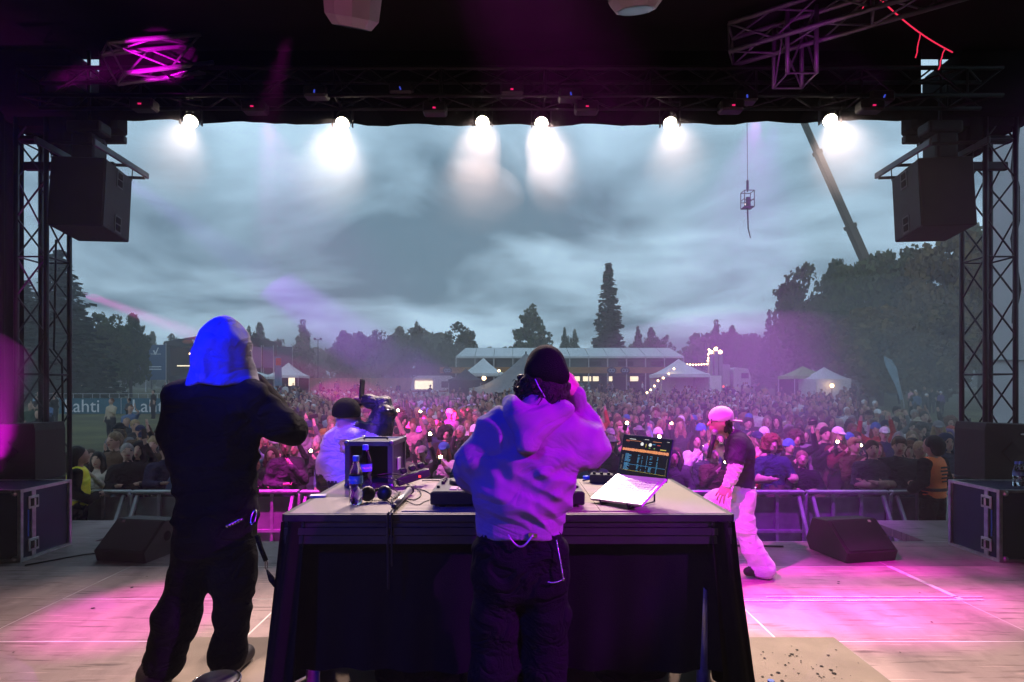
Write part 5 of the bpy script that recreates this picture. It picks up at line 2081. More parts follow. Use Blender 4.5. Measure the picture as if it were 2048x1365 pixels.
nb = thing('notebook', 'small pale notebook at the left edge of the desk', 'notebook', (p.x, p.y, TOP - .004), rz=R(12))
MB().box((0, 0, .004), (.075, .05, .006)).build('pages', mat('paper', (.7, .68, .64), .8, var=.05), nb)
MB().box((0, 0, .0085), (.078, .053, .002)).build('cover', mat('paper_cover', (.62, .58, .52), .7, var=.1), nb)

# bags under and beside the desk
def bag(label, loc, r, rz=0):
    t_ = thing('bag', label, 'bag', loc, rz=rz)
    f = Fig()
    f.cap((-r[0] * .5, 0, r[2] * .42), (r[0] * .5, 0, r[2] * .42), r[2] * .42, r[2] * .40, 0, .04, sy=r[1] / r[2] * 1.6)
    f.ell((0, 0, r[2] * .62), (r[0] * .7, r[1] * .75, r[2] * .36), 0, .05)
    me = f.mesh('bag_body', [M_BLKWEAR], .016, fold=lambda p_: fold_fn(.012, 10, 17)(p_), foldlabs=(0,))
    obj('bag_body', me, t_)
    MB().tube([(-.06 + .12 * i / 8, 0, r[2] * .94 + .05 * math.sin(math.pi * i / 8)) for i in range(9)], .008, 6).build('handle', M_BLKJEAN, t_, smooth=True)
    return t_


bag('black bag lying under the desk near its right side', (.62, 2.95, RZ), (.22, .14, .20), R(10))
bag('black bag on the riser under the left part of the desk', (-.45, 2.90, RZ), (.30, .15, .16), R(-8))
# dark round lid with a shiny rim beside the hooded person's boots
p = P(432, 1356, 2.55)
ld = thing('drum_stool', 'dark round stool top with shiny rim at the bottom edge by the boots', 'stool', (p.x, p.y, RZ))
hgt = p.z - RZ
MB().lathe([(.0, hgt - .01), (.085, hgt - .005), (.10, hgt - .02), (.10, hgt - .05), (.085, hgt - .06), (.0, hgt - .06)], 24).build('seat', M_BLKPLAST, ld, smooth=True)
MB().tube([(.101 * math.cos(a_), .101 * math.sin(a_), hgt - .015) for a_ in [2 * math.pi * i / 28 for i in range(28)]], .004, 6, closed=True).build('rim', M_STEEL, ld, smooth=True)
for i in range(3):
    a_ = 2 * math.pi * i / 3
    MB().cyl((0, 0, hgt - .07), (.10 * math.cos(a_), .10 * math.sin(a_), 0), .010, n=6).build('leg', M_BLKMET, ld)
# ================================================================== the audience
def rand_mat(name, cols, rough=.8, objcol=False):
    """one material whose colour is picked per object from a short list"""
    m = mat(name, cols[0], rough, var=0, spec=.25)
    nt = m.node_tree
    oi = nt.nodes.new('ShaderNodeObjectInfo')
    rp_ = nt.nodes.new('ShaderNodeValToRGB')
    rp_.color_ramp.interpolation = 'CONSTANT'
    els = rp_.color_ramp.elements
    while len(els) < len(cols):
        els.new(.5)
    for i, c in enumerate(cols):
        els[i].position = i / len(cols)
        els[i].color = tuple(c) + (1,)
    nt.links.new(oi.outputs['Random'], rp_.inputs[0])
    nt.links.new(rp_.outputs[0], nt.nodes['Principled BSDF'].inputs['Base Color'])
    return m


C_TOP = mat('audience_top', (.1, .1, .1), .88, var=.18, scale=9, bump=.5, bscale=28, spec=.2, objcol=True)
C_TRO = rand_mat('audience_trousers', [(.012, .012, .014), (.02, .025, .045), (.03, .03, .032), (.05, .06, .09), (.016, .016, .018), (.10, .085, .06)])
C_SKIN = rand_mat('audience_skin', [(.46, .29, .22), (.40, .24, .18), (.52, .34, .27), (.48, .30, .24), (.30, .17, .12), (.50, .33, .25)], .55)
C_SHOE = rand_mat('audience_shoe', [(.02, .02, .02), (.5, .5, .5), (.03, .03, .03)])
C_EYE = mat('audience_eye', (.03, .02, .018), .4, var=0)
C_LIP = mat('audience_lip', (.32, .11, .10), .5, var=0)
C_HAIR = mat('audience_hair', (.1, .1, .1), .6, var=.35, scale=30, bump=.8, bscale=60, spec=.3, objcol=True)
C_HAT = mat('audience_hat', (.1, .1, .1), .85, var=.12, bump=.3, bscale=150, spec=.2, objcol=True)

wrinkle(C_TOP, 6, .012)
ARMS = {   # shoulder is (s*.185, 0, 1.40); right side s=+1.  (elbow, wrist, hand) per side
    'stand': [((.235, .03, 1.12), (.24, -.10, .90), (.235, -.15, .83)), ((-.24, .02, 1.12), (-.245, -.08, .90), (-.24, -.13, .82))],
    'lean': [((.26, -.10, 1.16), (.15, -.33, 1.16), (.09, -.38, 1.17)), ((-.25, -.10, 1.15), (-.16, -.33, 1.16), (-.10, -.38, 1.17))],
    'phone': [((.22, -.14, 1.16), (.10, -.30, 1.38), (.05, -.33, 1.45)), ((-.22, -.14, 1.16), (-.10, -.30, 1.38), (-.04, -.33, 1.45))],
    'raise': [((.27, -.16, 1.50), (.20, -.26, 1.74), (.18, -.28, 1.83)), ((-.23, -.03, 1.12), (-.18, -.22, 1.02), (-.14, -.28, 1.03))],
    'cross': [((.25, -.05, 1.13), (-.02, -.24, 1.17), (-.09, -.23, 1.19)), ((-.25, -.05, 1.13), (.02, -.21, 1.12), (.10, -.21, 1.12))],
    'hands_up': [((.30, -.06, 1.55), (.25, -.12, 1.80), (.23, -.14, 1.89)), ((-.31, -.06, 1.53), (-.27, -.12, 1.78), (-.26, -.15, 1.87))],
    'chin': [((.24, -.12, 1.15), (.08, -.22, 1.36), (.04, -.20, 1.44)), ((-.25, -.05, 1.13), (-.05, -.22, 1.12), (.03, -.23, 1.13))],
    'drink': [((.24, -.13, 1.17), (.22, -.32, 1.26), (.21, -.37, 1.30)), ((-.24, .02, 1.12), (-.245, -.08, .90), (-.24, -.13, .82))],
}


def crowd_fig(pose, broad=1.0, head=True, tilt=0.0, low=False):
    f = Fig()
    TOP, TRO, SKI, SHO, EYE, LOW, LIP = range(7)
    f.cap((0, 0, 1.00), (0, 0, 1.26), .145 * broad, .165 * broad, TOP, .05, sx=1.05, sy=.70)
    f.cap((-.11 * broad, 0, 1.385), (.11 * broad, 0, 1.385), .085, .085, TOP, .05)
    f.cap((0, 0, .93), (0, 0, .99), .15 * broad, .15 * broad, TRO if not low else TRO, .03, sx=1.05, sy=.78)
    f.cap((0, 0, 1.38), (0, -.005, 1.47), .085, .062, TOP, .04)
    for s in (1, -1):
        sh = (s * .175 * broad, 0, 1.395)
        e, w, h = ARMS[pose][0 if s > 0 else 1]
        mid = tuple((a + b) / 2 for a, b in zip(sh, e))
        f.cap(sh, mid, .072, .066, TOP, .03)
        f.cap(mid, e, .063, .056, TOP, .02)
        f.cap(e, w, .055, .040, LOW, .02)
        f.cap(w, h, .030, .030, SKI, .02)
        if not low:
            hv = (Vector(h) - Vector(w)).normalized()
            sd = hv.orthogonal().normalized()
            for q in (-1.5, -.5, .5, 1.5):
                b = Vector(h) + sd * q * .017
                f.cap(tuple(b), tuple(b + hv * (.06 - .008 * abs(q))), .010, .009, SKI, .006)
        x = s * .095
        f.chain([(x, 0, .92), (x + s * .015, -.01, .50), (x + s * .02, .01, .09)], [.098 * broad, .078, .062], TRO, .03)
        f.cap((x + s * .02, .03, .045), (x + s * .035, -.14, .04), .045, .04, SHO, .02)
    f.cap((0, 0, 1.45), (0, -.01, 1.55), .054, .050, SKI, .02)
    f.ell((0, -.015, 1.635), (.074, .094, .112), SKI, .02)
    f.ell((0, -.065, 1.565), (.044, .040, .040), SKI, .025)
    if not low:
        f.cap((0, -.103, 1.650), (0, -.122, 1.612), .011, .015, SKI, .012)
        for s in (-1, 1):
            f.ell((s * .075, -.005, 1.625), (.010, .020, .030), SKI, .006)
            f.ell((s * .031, -.094, 1.648), (.017, .013, .0095), EYE, .002)
            f.ell((s * .031, -.098, 1.669), (.020, .010, .005), EYE, .002)
        f.ell((0, -.104, 1.578), (.024, .011, .009), LIP, .004)
    return f


CM = [C_TOP, C_TRO, C_SKIN, C_SHOE, C_EYE, C_TOP, C_LIP]
BODY = {}
for pose in ARMS:
    br = {'stand': 1.05, 'lean': 1.0, 'phone': .95, 'raise': 1.0, 'cross': 1.1, 'hands_up': .98, 'chin': .95, 'drink': 1.08}[pose]
    f = crowd_fig(pose, br)
    me = f.mesh('body', CM, .030, fine=((-.10, .10, .0125), (-.16, .08, .0125), (1.50, 1.76, .0115)), fold=lambda p: np.where(p[:, 2] < 1.42, fold_fn(.011, 10, 5)(p), 0), foldlabs=(0, 1, 5), relax=0)
    BODY[pose, 'sleeved'] = me
    m2 = me.copy()
    m2.materials[5] = C_SKIN
    BODY[pose, 'tee'] = m2


def hair_mesh(kind):
    f = Fig()
    c = np.array((0, -.008, 1.648))
    fold, vox = fold_fn(.007, 16, 3, (1, 1, .35)), .0135
    if kind in ('short', 'crop'):
        f.ell(c + [0, .012, .022], (.083, .098, .102), 0, .02)
        f.cap(c + [0, .055, 0], c + [0, .06, -.06], .06, .05, 0, .03)
        f.cut(c + [0, -.085, -.055], (.066, .060, .090), .02)
        if kind == 'crop':
            f.cap(c + [-.03, -.07, .075], c + [.04, -.075, .07], .03, .026, 0, .03)
    elif kind == 'long':
        f.ell(c + [0, .012, .02], (.088, .100, .104), 0, .02)
        for s in (-1, 1):
            f.chain([c + [s * .072, .0, .0], c + [s * .088, -.01, -.12], c + [s * .085, -.045, -.27]], [.034, .040, .030], 0, .03)
        f.cap(c + [0, .06, 0], c + [0, .075, -.24], .085, .07, 0, .03)
        f.cut(c + [0, -.095, -.035], (.058, .070, .098), .02)
    elif kind == 'bun':
        f.ell(c + [0, .010, .018], (.082, .097, .100), 0, .02)
        f.ell(c + [0, .05, .115], (.045, .045, .042), 0, .02)
        f.cut(c + [0, -.088, -.05], (.066, .062, .092), .02)
    elif kind == 'bushy':
        f.ell(c + [0, .02, .02], (.125, .125, .125), 0, .02)
        f.cap(c + [-.08, .02, -.06], c + [.08, .02, -.06], .075, .075, 0, .03)
        f.cut(c + [0, -.105, -.05], (.062, .085, .088), .02)
        fold = fold_fn(.018, 26, 13, (1, 1, 1))
    elif kind == 'cap':
        f.ell(c + [0, .006, .032], (.090, .106, .092), 0, .01)
        f.cut(c + [0, 0, -.085], (.2, .2, .095), .008)
        f.cap(c + [-.03, -.10, .020], c + [-.02, -.165, .008], .009, .008, 0, .02, sx=3.2)
        f.cap(c + [.03, -.10, .020], c + [.02, -.165, .008], .009, .008, 0, .02, sx=3.2)
        fold = None
    elif kind == 'beanie':
        f.ell(c + [0, .010, .040], (.090, .104, .098), 0, .01)
        f.cap(c + [-.03, .005, .008], c + [.03, .005, .008], .070, .070, 0, .02, sy=1.35, sz=.5)
        f.cut(c + [0, -.01, -.10], (.2, .2, .10), .01)
        fold = fold_fn(.004, 14, 3, (2, 2, .3))
    elif kind == 'hood':
        f.ell(c + [0, .02, .012], (.108, .120, .128), 0, .02)
        f.cap(c + [0, .03, -.08], c + [0, .02, -.20], .105, .120, 0, .04)
        f.cut(c + [0, -.115, -.02], (.070, .10, .105), .012)
        f.cut(c + [0, -.09, -.15], (.05, .08, .05), .02)
        fold = fold_fn(.008, 12, 9)
    elif kind == 'bucket':
        f.ell(c + [0, .004, .045], (.090, .104, .078), 0, .01)
        f.cap(c + [-.02, 0, .030], c + [.02, 0, .030], .10, .10, 0, .02, sy=1.2, sz=.22)
        f.cap(c + [-.02, 0, .012], c + [.02, 0, .012], .12, .12, 0, .02, sy=1.15, sz=.14)
        fold = None
    return f.mesh(kind, [C_HAT if kind in ('cap', 'beanie', 'hood', 'bucket') else C_HAIR], vox, fold=fold, foldlabs=(0,), relax=1)


HAIR = {k_: hair_mesh(k_) for k_ in ('short', 'crop', 'long', 'bun', 'bushy', 'cap', 'beanie', 'hood', 'bucket')}
PARTNAME = {'cap': 'cap', 'beanie': 'beanie', 'hood': 'hood', 'bucket': 'bucket_hat'}
TOPC = {'black': (.014, .014, .016), 'charcoal': (.045, .045, .05), 'grey': (.17, .17, .18), 'white': (.70, .70, .71), 'navy': (.018, .025, .07), 'brown': (.09, .055, .035), 'beige': (.42, .34, .25), 'dark green': (.03, .06, .04),
        'pale blue': (.28, .42, .55), 'burgundy': (.12, .02, .03), 'pink': (.55, .26, .33), 'red': (.40, .04, .035), 'cream': (.58, .53, .44), 'denim blue': (.09, .14, .25), 'purple': (.12, .06, .2), 'mustard': (.40, .26, .05)}
TOPW = {'black': 30, 'charcoal': 17, 'grey': 11, 'white': 9, 'navy': 8, 'brown': 7, 'beige': 5, 'dark green': 4, 'pale blue': 3, 'burgundy': 3, 'pink': 2, 'red': 1.5, 'cream': 4, 'denim blue': 6, 'purple': 2, 'mustard': 1}
HAIRC = {'dark': (.016, .012, .010), 'brown': (.055, .032, .020), 'blond': (.30, .20, .10), 'auburn': (.13, .045, .020), 'grey': (.25, .24, .23), 'black': (.008, .008, .009), 'fair': (.20, .14, .08)}
HATC = {'black': (.014, .014, .016), 'white': (.70, .70, .72), 'grey': (.2, .2, .21), 'blue': (.06, .16, .42), 'beige': (.42, .34, .25), 'navy': (.018, .025, .07)}
HKW = {'short': 20, 'crop': 14, 'long': 26, 'bun': 8, 'bushy': 6, 'cap': 12, 'beanie': 7, 'hood': 9, 'bucket': 4}
HWORD = {'short': 'short {c} hair', 'crop': 'cropped {c} hair', 'long': 'long {c} hair', 'bun': 'a {c} topknot', 'bushy': 'bushy {c} hair', 'cap': 'a {c} cap', 'beanie': 'a {c} beanie', 'hood': 'a {c} hood up', 'bucket': 'a {c} bucket hat'}
POSEW = {'stand': '', 'lean': ' leaning on the barrier', 'phone': ' holding a phone', 'raise': ' with an arm raised', 'cross': ' with arms crossed', 'hands_up': ' with both arms raised', 'chin': ' with hand at chin', 'drink': ' holding out a hand'}
ROWW = 'front second third fourth fifth sixth seventh eighth ninth tenth eleventh twelfth thirteenth fourteenth fifteenth'.split()


def place_word(px):
    for lim, w_ in ((330, 'left of the hooded performer'), (520, 'behind the hooded performer'), (650, 'left of the desk'), (900, 'behind the rack case'), (1230, 'behind the desk'), (1400, 'behind the laptop'),
                    (1530, 'behind the rapper'), (1640, 'just right of the rapper'), (1780, 'above the right wedge')):
        if px < lim:
            return w_
    return 'near the orange vest'


def wpick(d):
    ks = list(d)
    return random.choices(ks, [d[k_] for k_ in ks])[0]


USED = set()
M_PHONE = mat('phone_body', (.02, .02, .022), .3, var=0)
M_FLASH = mat('phone_torch', (1, .9, .75), .4, var=0, emit=(1, .68, .34), estr=45)
M_PSCR = mat('phone_screen', (.02, .02, .02), .2, var=0, emit=(.45, .6, .9), estr=.8)
PH_ME = MB().rbox((0, 0, 0), (.075, .009, .155), .006).mesh('case')
PH_ME.materials.append(M_PHONE)
PS_ME = MB().box((0, .0055, 0), (.068, .002, .145)).mesh('screen')
PS_ME.materials.append(M_PSCR)
PF_ME = MB().lathe([(.0, 0), (.026, 0)], 10, Matrix.Translation((.018, -.0062, .05)) @ Matrix.Rotation(R(90), 4, 'X')).mesh('torch')
PF_ME.materials.append(M_FLASH)
NPH = [0]


def add_person(x, y, row, hk=None, hc=None, tc=None, pose=None, tee=None, torch=False, rz=None):
    px = CX + F_PX * x / y
    for tries in range(300):
        h_k = hk or wpick(HKW)
        h_c = hc or random.choice(list(HATC if h_k in PARTNAME else HAIRC))
        if h_k == 'hood':
            h_c = tc or wpick(TOPW)
        t_c = h_c if h_k == 'hood' else (tc or wpick(TOPW))
        po = pose or (random.choices(['lean', 'phone', 'cross', 'chin'], [10, 2, 1, 1])[0] if row == 0 else random.choices(list(ARMS), [34, 0, 9, 10, 8, 2.5, 7, 8])[0])
        tee_ = tee if tee is not None else (random.random() < .22 and h_k != 'hood')
        lab = '%s %s with %s%s, %s row %s' % (t_c, 'T-shirt' if tee_ else 'top', HWORD[h_k].format(c=h_c), POSEW[po], ROWW[row], place_word(px))
        lab = 'person in ' + lab
        if len(lab.split()) > 16:
            lab = lab.replace('person in ', 'person, ').replace(' row ', ' row, ').replace('left of the hooded performer', 'far left').replace('behind the hooded performer', 'behind hooded performer')
            lab = lab.replace(', front row', ', front').replace(' leaning on the barrier', ' leaning').replace(' with both arms raised', ' arms up').replace(' with an arm raised', ' arm up').replace(' with arms crossed', ' arms crossed').replace(' with hand at chin', ' hand at chin')
        if lab not in USED and len(lab.split()) <= 16:
            break
        if tries > 60:
            hk = hc = tc = None
    if len(lab.split()) > 16:
        lab = lab.replace(' with ', ', ').replace(' a ', ' ').replace(' the ', ' ')
    USED.add(lab)
    s = random.uniform(.93, 1.07) * (.97 if h_k in ('long', 'bun') else 1.02)
    r_ = rz if rz is not None else random.gauss(0, .28) + math.atan2(x, y) * -.6
    o = obj('person', BODY[po, 'tee' if tee_ else 'sleeved'])
    o.location = (x, y, gz(y))
    lean_ = -.10 if po == 'lean' else random.uniform(-.05, .03)
    o.rotation_euler = (lean_ * -1 if False else -lean_ * -1, random.uniform(-.04, .04), r_)
    o.scale = (s * random.uniform(.95, 1.08), s, s)
    o.color = TOPC[t_c] + (1,)
    tag(o, lab, 'person', 'audience standing behind the barrier')
    h = obj(PARTNAME.get(h_k, 'hair'), HAIR[h_k], o)
    if h_k == 'hood':
        h.color = TOPC[t_c] + (1,)
    else:
        h.color = (HATC if h_k in PARTNAME else HAIRC)[h_c] + (1,)
    if h_k in ('cap', 'beanie', 'bucket'):
        u = obj('hair', HAIR['short' if random.random() < .5 else 'long'], o)
        u.scale = (.96, .97, .97)
        u.location = (0, 0, .03)
        u.color = HAIRC[random.choice(list(HAIRC))] + (1,)
    if po == 'phone' or (po == 'raise' and (torch or random.random() < .6)):
        w = ARMS[po][0][2]
        off = Vector((-.05, -.02, .06)) if po == 'phone' else Vector((.0, -.02, .09))
        M_ = Matrix.LocRotScale(o.location, o.rotation_euler, o.scale)
        ph = obj('phone', PH_ME)
        ph.location = M_ @ (Vector(w) + off)
        ph.rotation_euler = (R(-8), random.uniform(-.25, .25) + (R(90) if random.random() < .35 else 0), r_)
        NPH[0] += 1
        for extra in ('', ' ' + place_word(px)):
            pl = 'phone%s of person in %s with %s, %s row%s' % (', torch lit,' if torch else '', t_c, HWORD[h_k].format(c=h_c), ROWW[row], extra)
            if pl not in USED:
                break
        USED.add(pl)
        tag(ph, pl, 'phone', 'phones held up in the audience')
        obj('screen', PS_ME, ph)
        if torch:
            obj('torch', PF_ME, ph)
    return o


def allowed(x, y):
    px = CX + F_PX * x / y
    if px < 128 or px > 1905:
        return False
    if px < 330 and y > 13.2:
        return False
    if px < 520 and y > 17 + (px - 330) * .05:
        return False
    if px > 1700 and y > 24 - (px - 1700) * .04:
        return False
    return y < 37 + 3 * math.sin(px * .011)


spots_ = []
occ = []
torch_at = []


def free(x, y, d):
    px_ = CX + F_PX * x / y
    if any(yt - 2.6 < y < yt and abs(px_ - pt) < 19 for yt, pt in torch_at):
        return False
    return all((x - a) ** 2 + ((y - b) * .85) ** 2 > d * d for a, b in occ[-260:])


# people with torches where the photograph shows the lights
for px, py in ((636, 893), (838, 836), (888, 908), (1250, 868), (1246, 890), (1396, 893), (1436, 938), (1320, 869), (1521, 896), (1657, 893), (1684, 896), (1703, 893), (1723, 913), (1583, 902), (615, 866), (866, 872), (797, 842), (1339, 840)):
    if py > 885:
        y = max(9.0, 1.364 / (.026 + (py - 775) / 1150) + .1)
        po = 'phone'
        y -= .2
    else:
        y = max(9.2, 1.02 / (.026 + (py - 775) / 1150))
        po = 'raise'
    x = (px - CX) * y / F_PX - (.02 if po == 'phone' else .18)
    occ.append((x, y))
    torch_at.append((y, px))
    spots_.append((y, x, dict(torch=True, pose=po, rz=random.uniform(-.15, .15))))
front = [(205, dict(hk='long', hc='dark', tc='cream', pose='phone')), (262, dict(hk='short', hc='grey', tc='black', pose='lean', tee=False)), (300, dict(hk='bun', hc='brown', tc='burgundy', pose='chin')), (333, dict(hk='short', hc='dark', tc='navy', pose='lean', tee=False)),
         (372, {}), (420, {}), (462, {}), (503, {}), (545, dict(hk='long', hc='brown', tc='black', pose='lean', tee=False)), (580, dict(hk='short', hc='fair', tc='charcoal', pose='chin', tee=False)), (604, dict(hk='long', hc='blond', tc='black', pose='lean', tee=False)), (641, dict(hk='long', hc='fair', tc='charcoal', pose='lean', tee=False)),
         (690, {}), (735, {}), (790, {}), (850, {}), (895, dict(hk='bun', hc='dark', tc='charcoal', pose='lean')), (940, {}), (985, {}), (1040, {}), (1090, {}), (1140, {}), (1190, dict(hk='long', hc='auburn', tc='purple')), (1240, dict(hk='cap', hc='beige', tc='pink', pose='lean')),
         (1300, {}), (1350, {}), (1392, dict(hk='crop', hc='grey', tc='black', pose='lean', tee=False)), (1462, {}), (1505, {}), (1553, dict(hk='bushy', hc='auburn', tc='navy', pose='lean', tee=True)), (1607, dict(hk='short', hc='fair', tc='black', pose='lean', tee=False)), (1755, dict(hk='short', hc='brown', tc='charcoal', pose='cross', tee=True)),
         (1796, dict(hk='crop', hc='brown', tc='black', pose='stand', tee=False)), (1840, {})]
for px, kw in front:
    y = 8.66 + random.uniform(-.03, .05)
    x = (px - CX) * y / F_PX
    if free(x, y, .28):
        occ.append((x, y))
        spots_.append((y, x, kw))
y = 9.2
while y < 40:
    n = int(1.9 * y / .52)
    dens = 1 if y < 22 else max(.5, 1 - (y - 24) / 22)
    for i in range(n):
        x = -1.0 * y + 1.9 * y * (i + random.random() * .8) / n
        yy = y + random.uniform(-.28, .28)
        if allowed(x, yy) and free(x, yy, .41) and random.random() < dens * .97:
            occ.append((x, yy))
            spots_.append((yy, x, {}))
    y += .50 + (y - 9) * .008
spots_.sort(key=lambda s: s[0])


def hidden(px, py):
    return (345 < px < 500) or (960 < px < 1140 and py > 780)


singles, rest = [], []
for yy, x, kw in spots_:
    px = CX + F_PX * x / yy
    if len(singles) < 296 and not (hidden(px, 0) and not kw):
        singles.append((yy, x, kw))
    else:
        rest.append((yy, x))
for yy, x, kw in singles:
    row = 0 if yy < 8.95 else min(14, 1 + int((yy - 8.95) / .5))
    add_person(x, yy, row, **kw)

# the rest of the crowd and the strollers on the field, too many to single out: one mass
def far_person(pose):
    f = crowd_fig(pose, 1.05, low=True)
    f.ell((0, .015, 1.665), (.088, .098, .095), 7, .01)
    V, Q, lab = f.solve(.085, fine=((-.1, .1, .05), (-.12, .12, .05), (1.45, 1.8, .045)))
    return V, Q, lab


FARP = [far_person(p_) for p_ in ('stand', 'raise', 'cross', 'phone', 'drink')]
tops = [TOPC[k_] for k_ in TOPC]
topw = np.array([TOPW[k_] for k_ in TOPC], float)
topw /= topw.sum()
hairs = list(HAIRC.values()) + [HATC['black'], HATC['white']]
field = []
for i in range(260):
    yy = 33 + 50 * random.random() ** 1.2
    px = random.choice((random.uniform(520, 960), random.uniform(960, 1560), random.uniform(960, 1500), random.uniform(1560, 1900), random.uniform(330, 520)))
    x = (px - CX) * yy / F_PX
    field.append((yy, x))
for i in range(22):     # groups seen on the grass at the left
    yy = random.uniform(14.5, 36)
    px = random.choice((random.uniform(60, 112), random.uniform(222, 268), random.uniform(300, 520), random.uniform(330, 520)))
    field.append((yy, (px - CX) * yy / F_PX))
VV, QQ, CC = [], [], []
off = 0
for yy, x in rest + field:
    V, Q, lab = FARP[int(rng.integers(len(FARP)))] if yy < 33 else FARP[0 if rng.random() < .6 else 4]
    a = rng.normal(0, .35) if yy < 33 else rng.uniform(0, 6.28)
    s = rng.uniform(.92, 1.06)
    c_, s_ = math.cos(a) * s, math.sin(a) * s
    W = np.stack([V[:, 0] * c_ - V[:, 1] * s_ + x, V[:, 0] * s_ + V[:, 1] * c_ + yy, V[:, 2] * s + gz(yy)], 1)
    pal = np.array([tops[rng.choice(len(tops), p=topw)], (.02, .022, .03), (.46, .29, .22), (.03, .03, .03), (.1, .07, .06), (0, 0, 0), (.3, .1, .1), hairs[int(rng.integers(len(hairs)))]])
    pal[5] = pal[0] if rng.random() < .75 else pal[2]
    VV.append(W)
    QQ.append(Q + off)
    CC.append(pal[lab])
    off += len(V)
CMASS = mat('audience_mass', (.1, .1, .1), .85, var=0, spec=.2)
nt = CMASS.node_tree
at = nt.nodes.new('ShaderNodeAttribute')
at.attribute_name = 'tint'
nt.links.new(at.outputs['Color'], nt.nodes['Principled BSDF'].inputs['Base Color'])
VV, QQ, CC = np.concatenate(VV), np.concatenate(QQ), np.concatenate(CC)
me = np_mesh('crowd', VV, QQ, np.zeros(len(QQ)), [CMASS])
ca = me.attributes.new('tint', 'FLOAT_COLOR', 'POINT')
ca.data.foreach_set('color', np.concatenate([CC, np.ones((len(CC), 1))], 1).astype(np.float32).ravel())
tag(obj('crowd', me), 'rest of the audience and people strolling on the field', kind='stuff')
print('singles', len(singles), 'mass', len(rest) + len(field), 'mass quads', len(QQ), 'phones', NPH[0], 'body quads', len(BODY['stand', 'tee'].polygons))
# ================================================================== trees
def leaf_mat(name, c0, c1):
    m = mat(name, c0, .8, var=0, spec=.2)
    nt_ = m.node_tree
    oi = nt_.nodes.new('ShaderNodeObjectInfo')
    tcn = nt_.nodes.new('ShaderNodeTexCoord')
    nz_ = nt_.nodes.new('ShaderNodeTexNoise')
    nz_.inputs['Scale'].default_value = 1.1
    nz_.inputs['Detail'].default_value = 4
    nt_.links.new(tcn.outputs['Object'], nz_.inputs['Vector'])
    ad = nt_.nodes.new('ShaderNodeMath')
    ad.operation = 'MULTIPLY_ADD'
    ad.inputs[1].default_value = .5
    nt_.links.new(oi.outputs['Random'], ad.inputs[0])
    mr = nt_.nodes.new('ShaderNodeMapRange')
    mr.inputs['From Min'].default_value = .3
    mr.inputs['From Max'].default_value = .7
    mr.inputs['To Min'].default_value = -.1
    mr.inputs['To Max'].default_value = .6
    nt_.links.new(nz_.outputs[0], mr.inputs[0])
    nt_.links.new(mr.outputs[0], ad.inputs[2])
    mx = nt_.nodes.new('ShaderNodeMix')
    mx.data_type = 'RGBA'
    mx.inputs[6].default_value = tuple(c0) + (1,)
    mx.inputs[7].default_value = tuple(c1) + (1,)
    nt_.links.new(ad.outputs[0], mx.inputs[0])
    nt_.links.new(mx.outputs[2], nt_.nodes['Principled BSDF'].inputs['Base Color'])
    return m


L_DEC = leaf_mat('broad_leaf', (.032, .050, .018), (.12, .13, .042))
L_BRN = leaf_mat('bronze_leaf', (.06, .06, .02), (.22, .14, .045))
L_SPR = leaf_mat('spruce_needle', (.014, .026, .016), (.035, .052, .026))
M_BARK = mat('bark', (.05, .038, .028), .9, var=.4, scale=4, bump=.5, bscale=12)


def quads_mesh(name, C, U, W, m):
    """leaf quads from centres and half axes"""
    n = len(C)
    V = np.stack([C - U - W, C + U - W, C + U + W, C - U + W], 1).reshape(-1, 3)
    Q = np.arange(n * 4).reshape(n, 4)
    me = np_mesh(name, V, Q, np.zeros(n), [m])
    me.polygons.foreach_set('use_smooth', np.zeros(n, dtype=bool))
    return me


def rand_axes(n, s0, s1, g):
    a = g.normal(size=(n, 3))
    a /= np.linalg.norm(a, axis=1)[:, None]
    b = g.normal(size=(n, 3))
    b -= a * (a * b).sum(1)[:, None]
    b /= np.linalg.norm(b, axis=1)[:, None]
    s = g.uniform(s0, s1, n)[:, None]
    return a * s, b * s * .62


def limb(mb_, p, d, L, r, depth, g):
    e = p + d * L
    mid = p.lerp(e, .5) + Vector(g.normal(0, .05 * L, 3))
    mb_.tube([p, mid, e], [r, r * .8, r * .55], 5)
    if depth:
        for i in range(3):
            a = Vector(g.normal(0, .75, 3)) + d
            a.z = abs(a.z) * .8 + .15
            limb(mb_, p.lerp(e, g.uniform(.55, 1)), a.normalized(), L * g.uniform(.5, .75), r * .5, depth - 1, g)


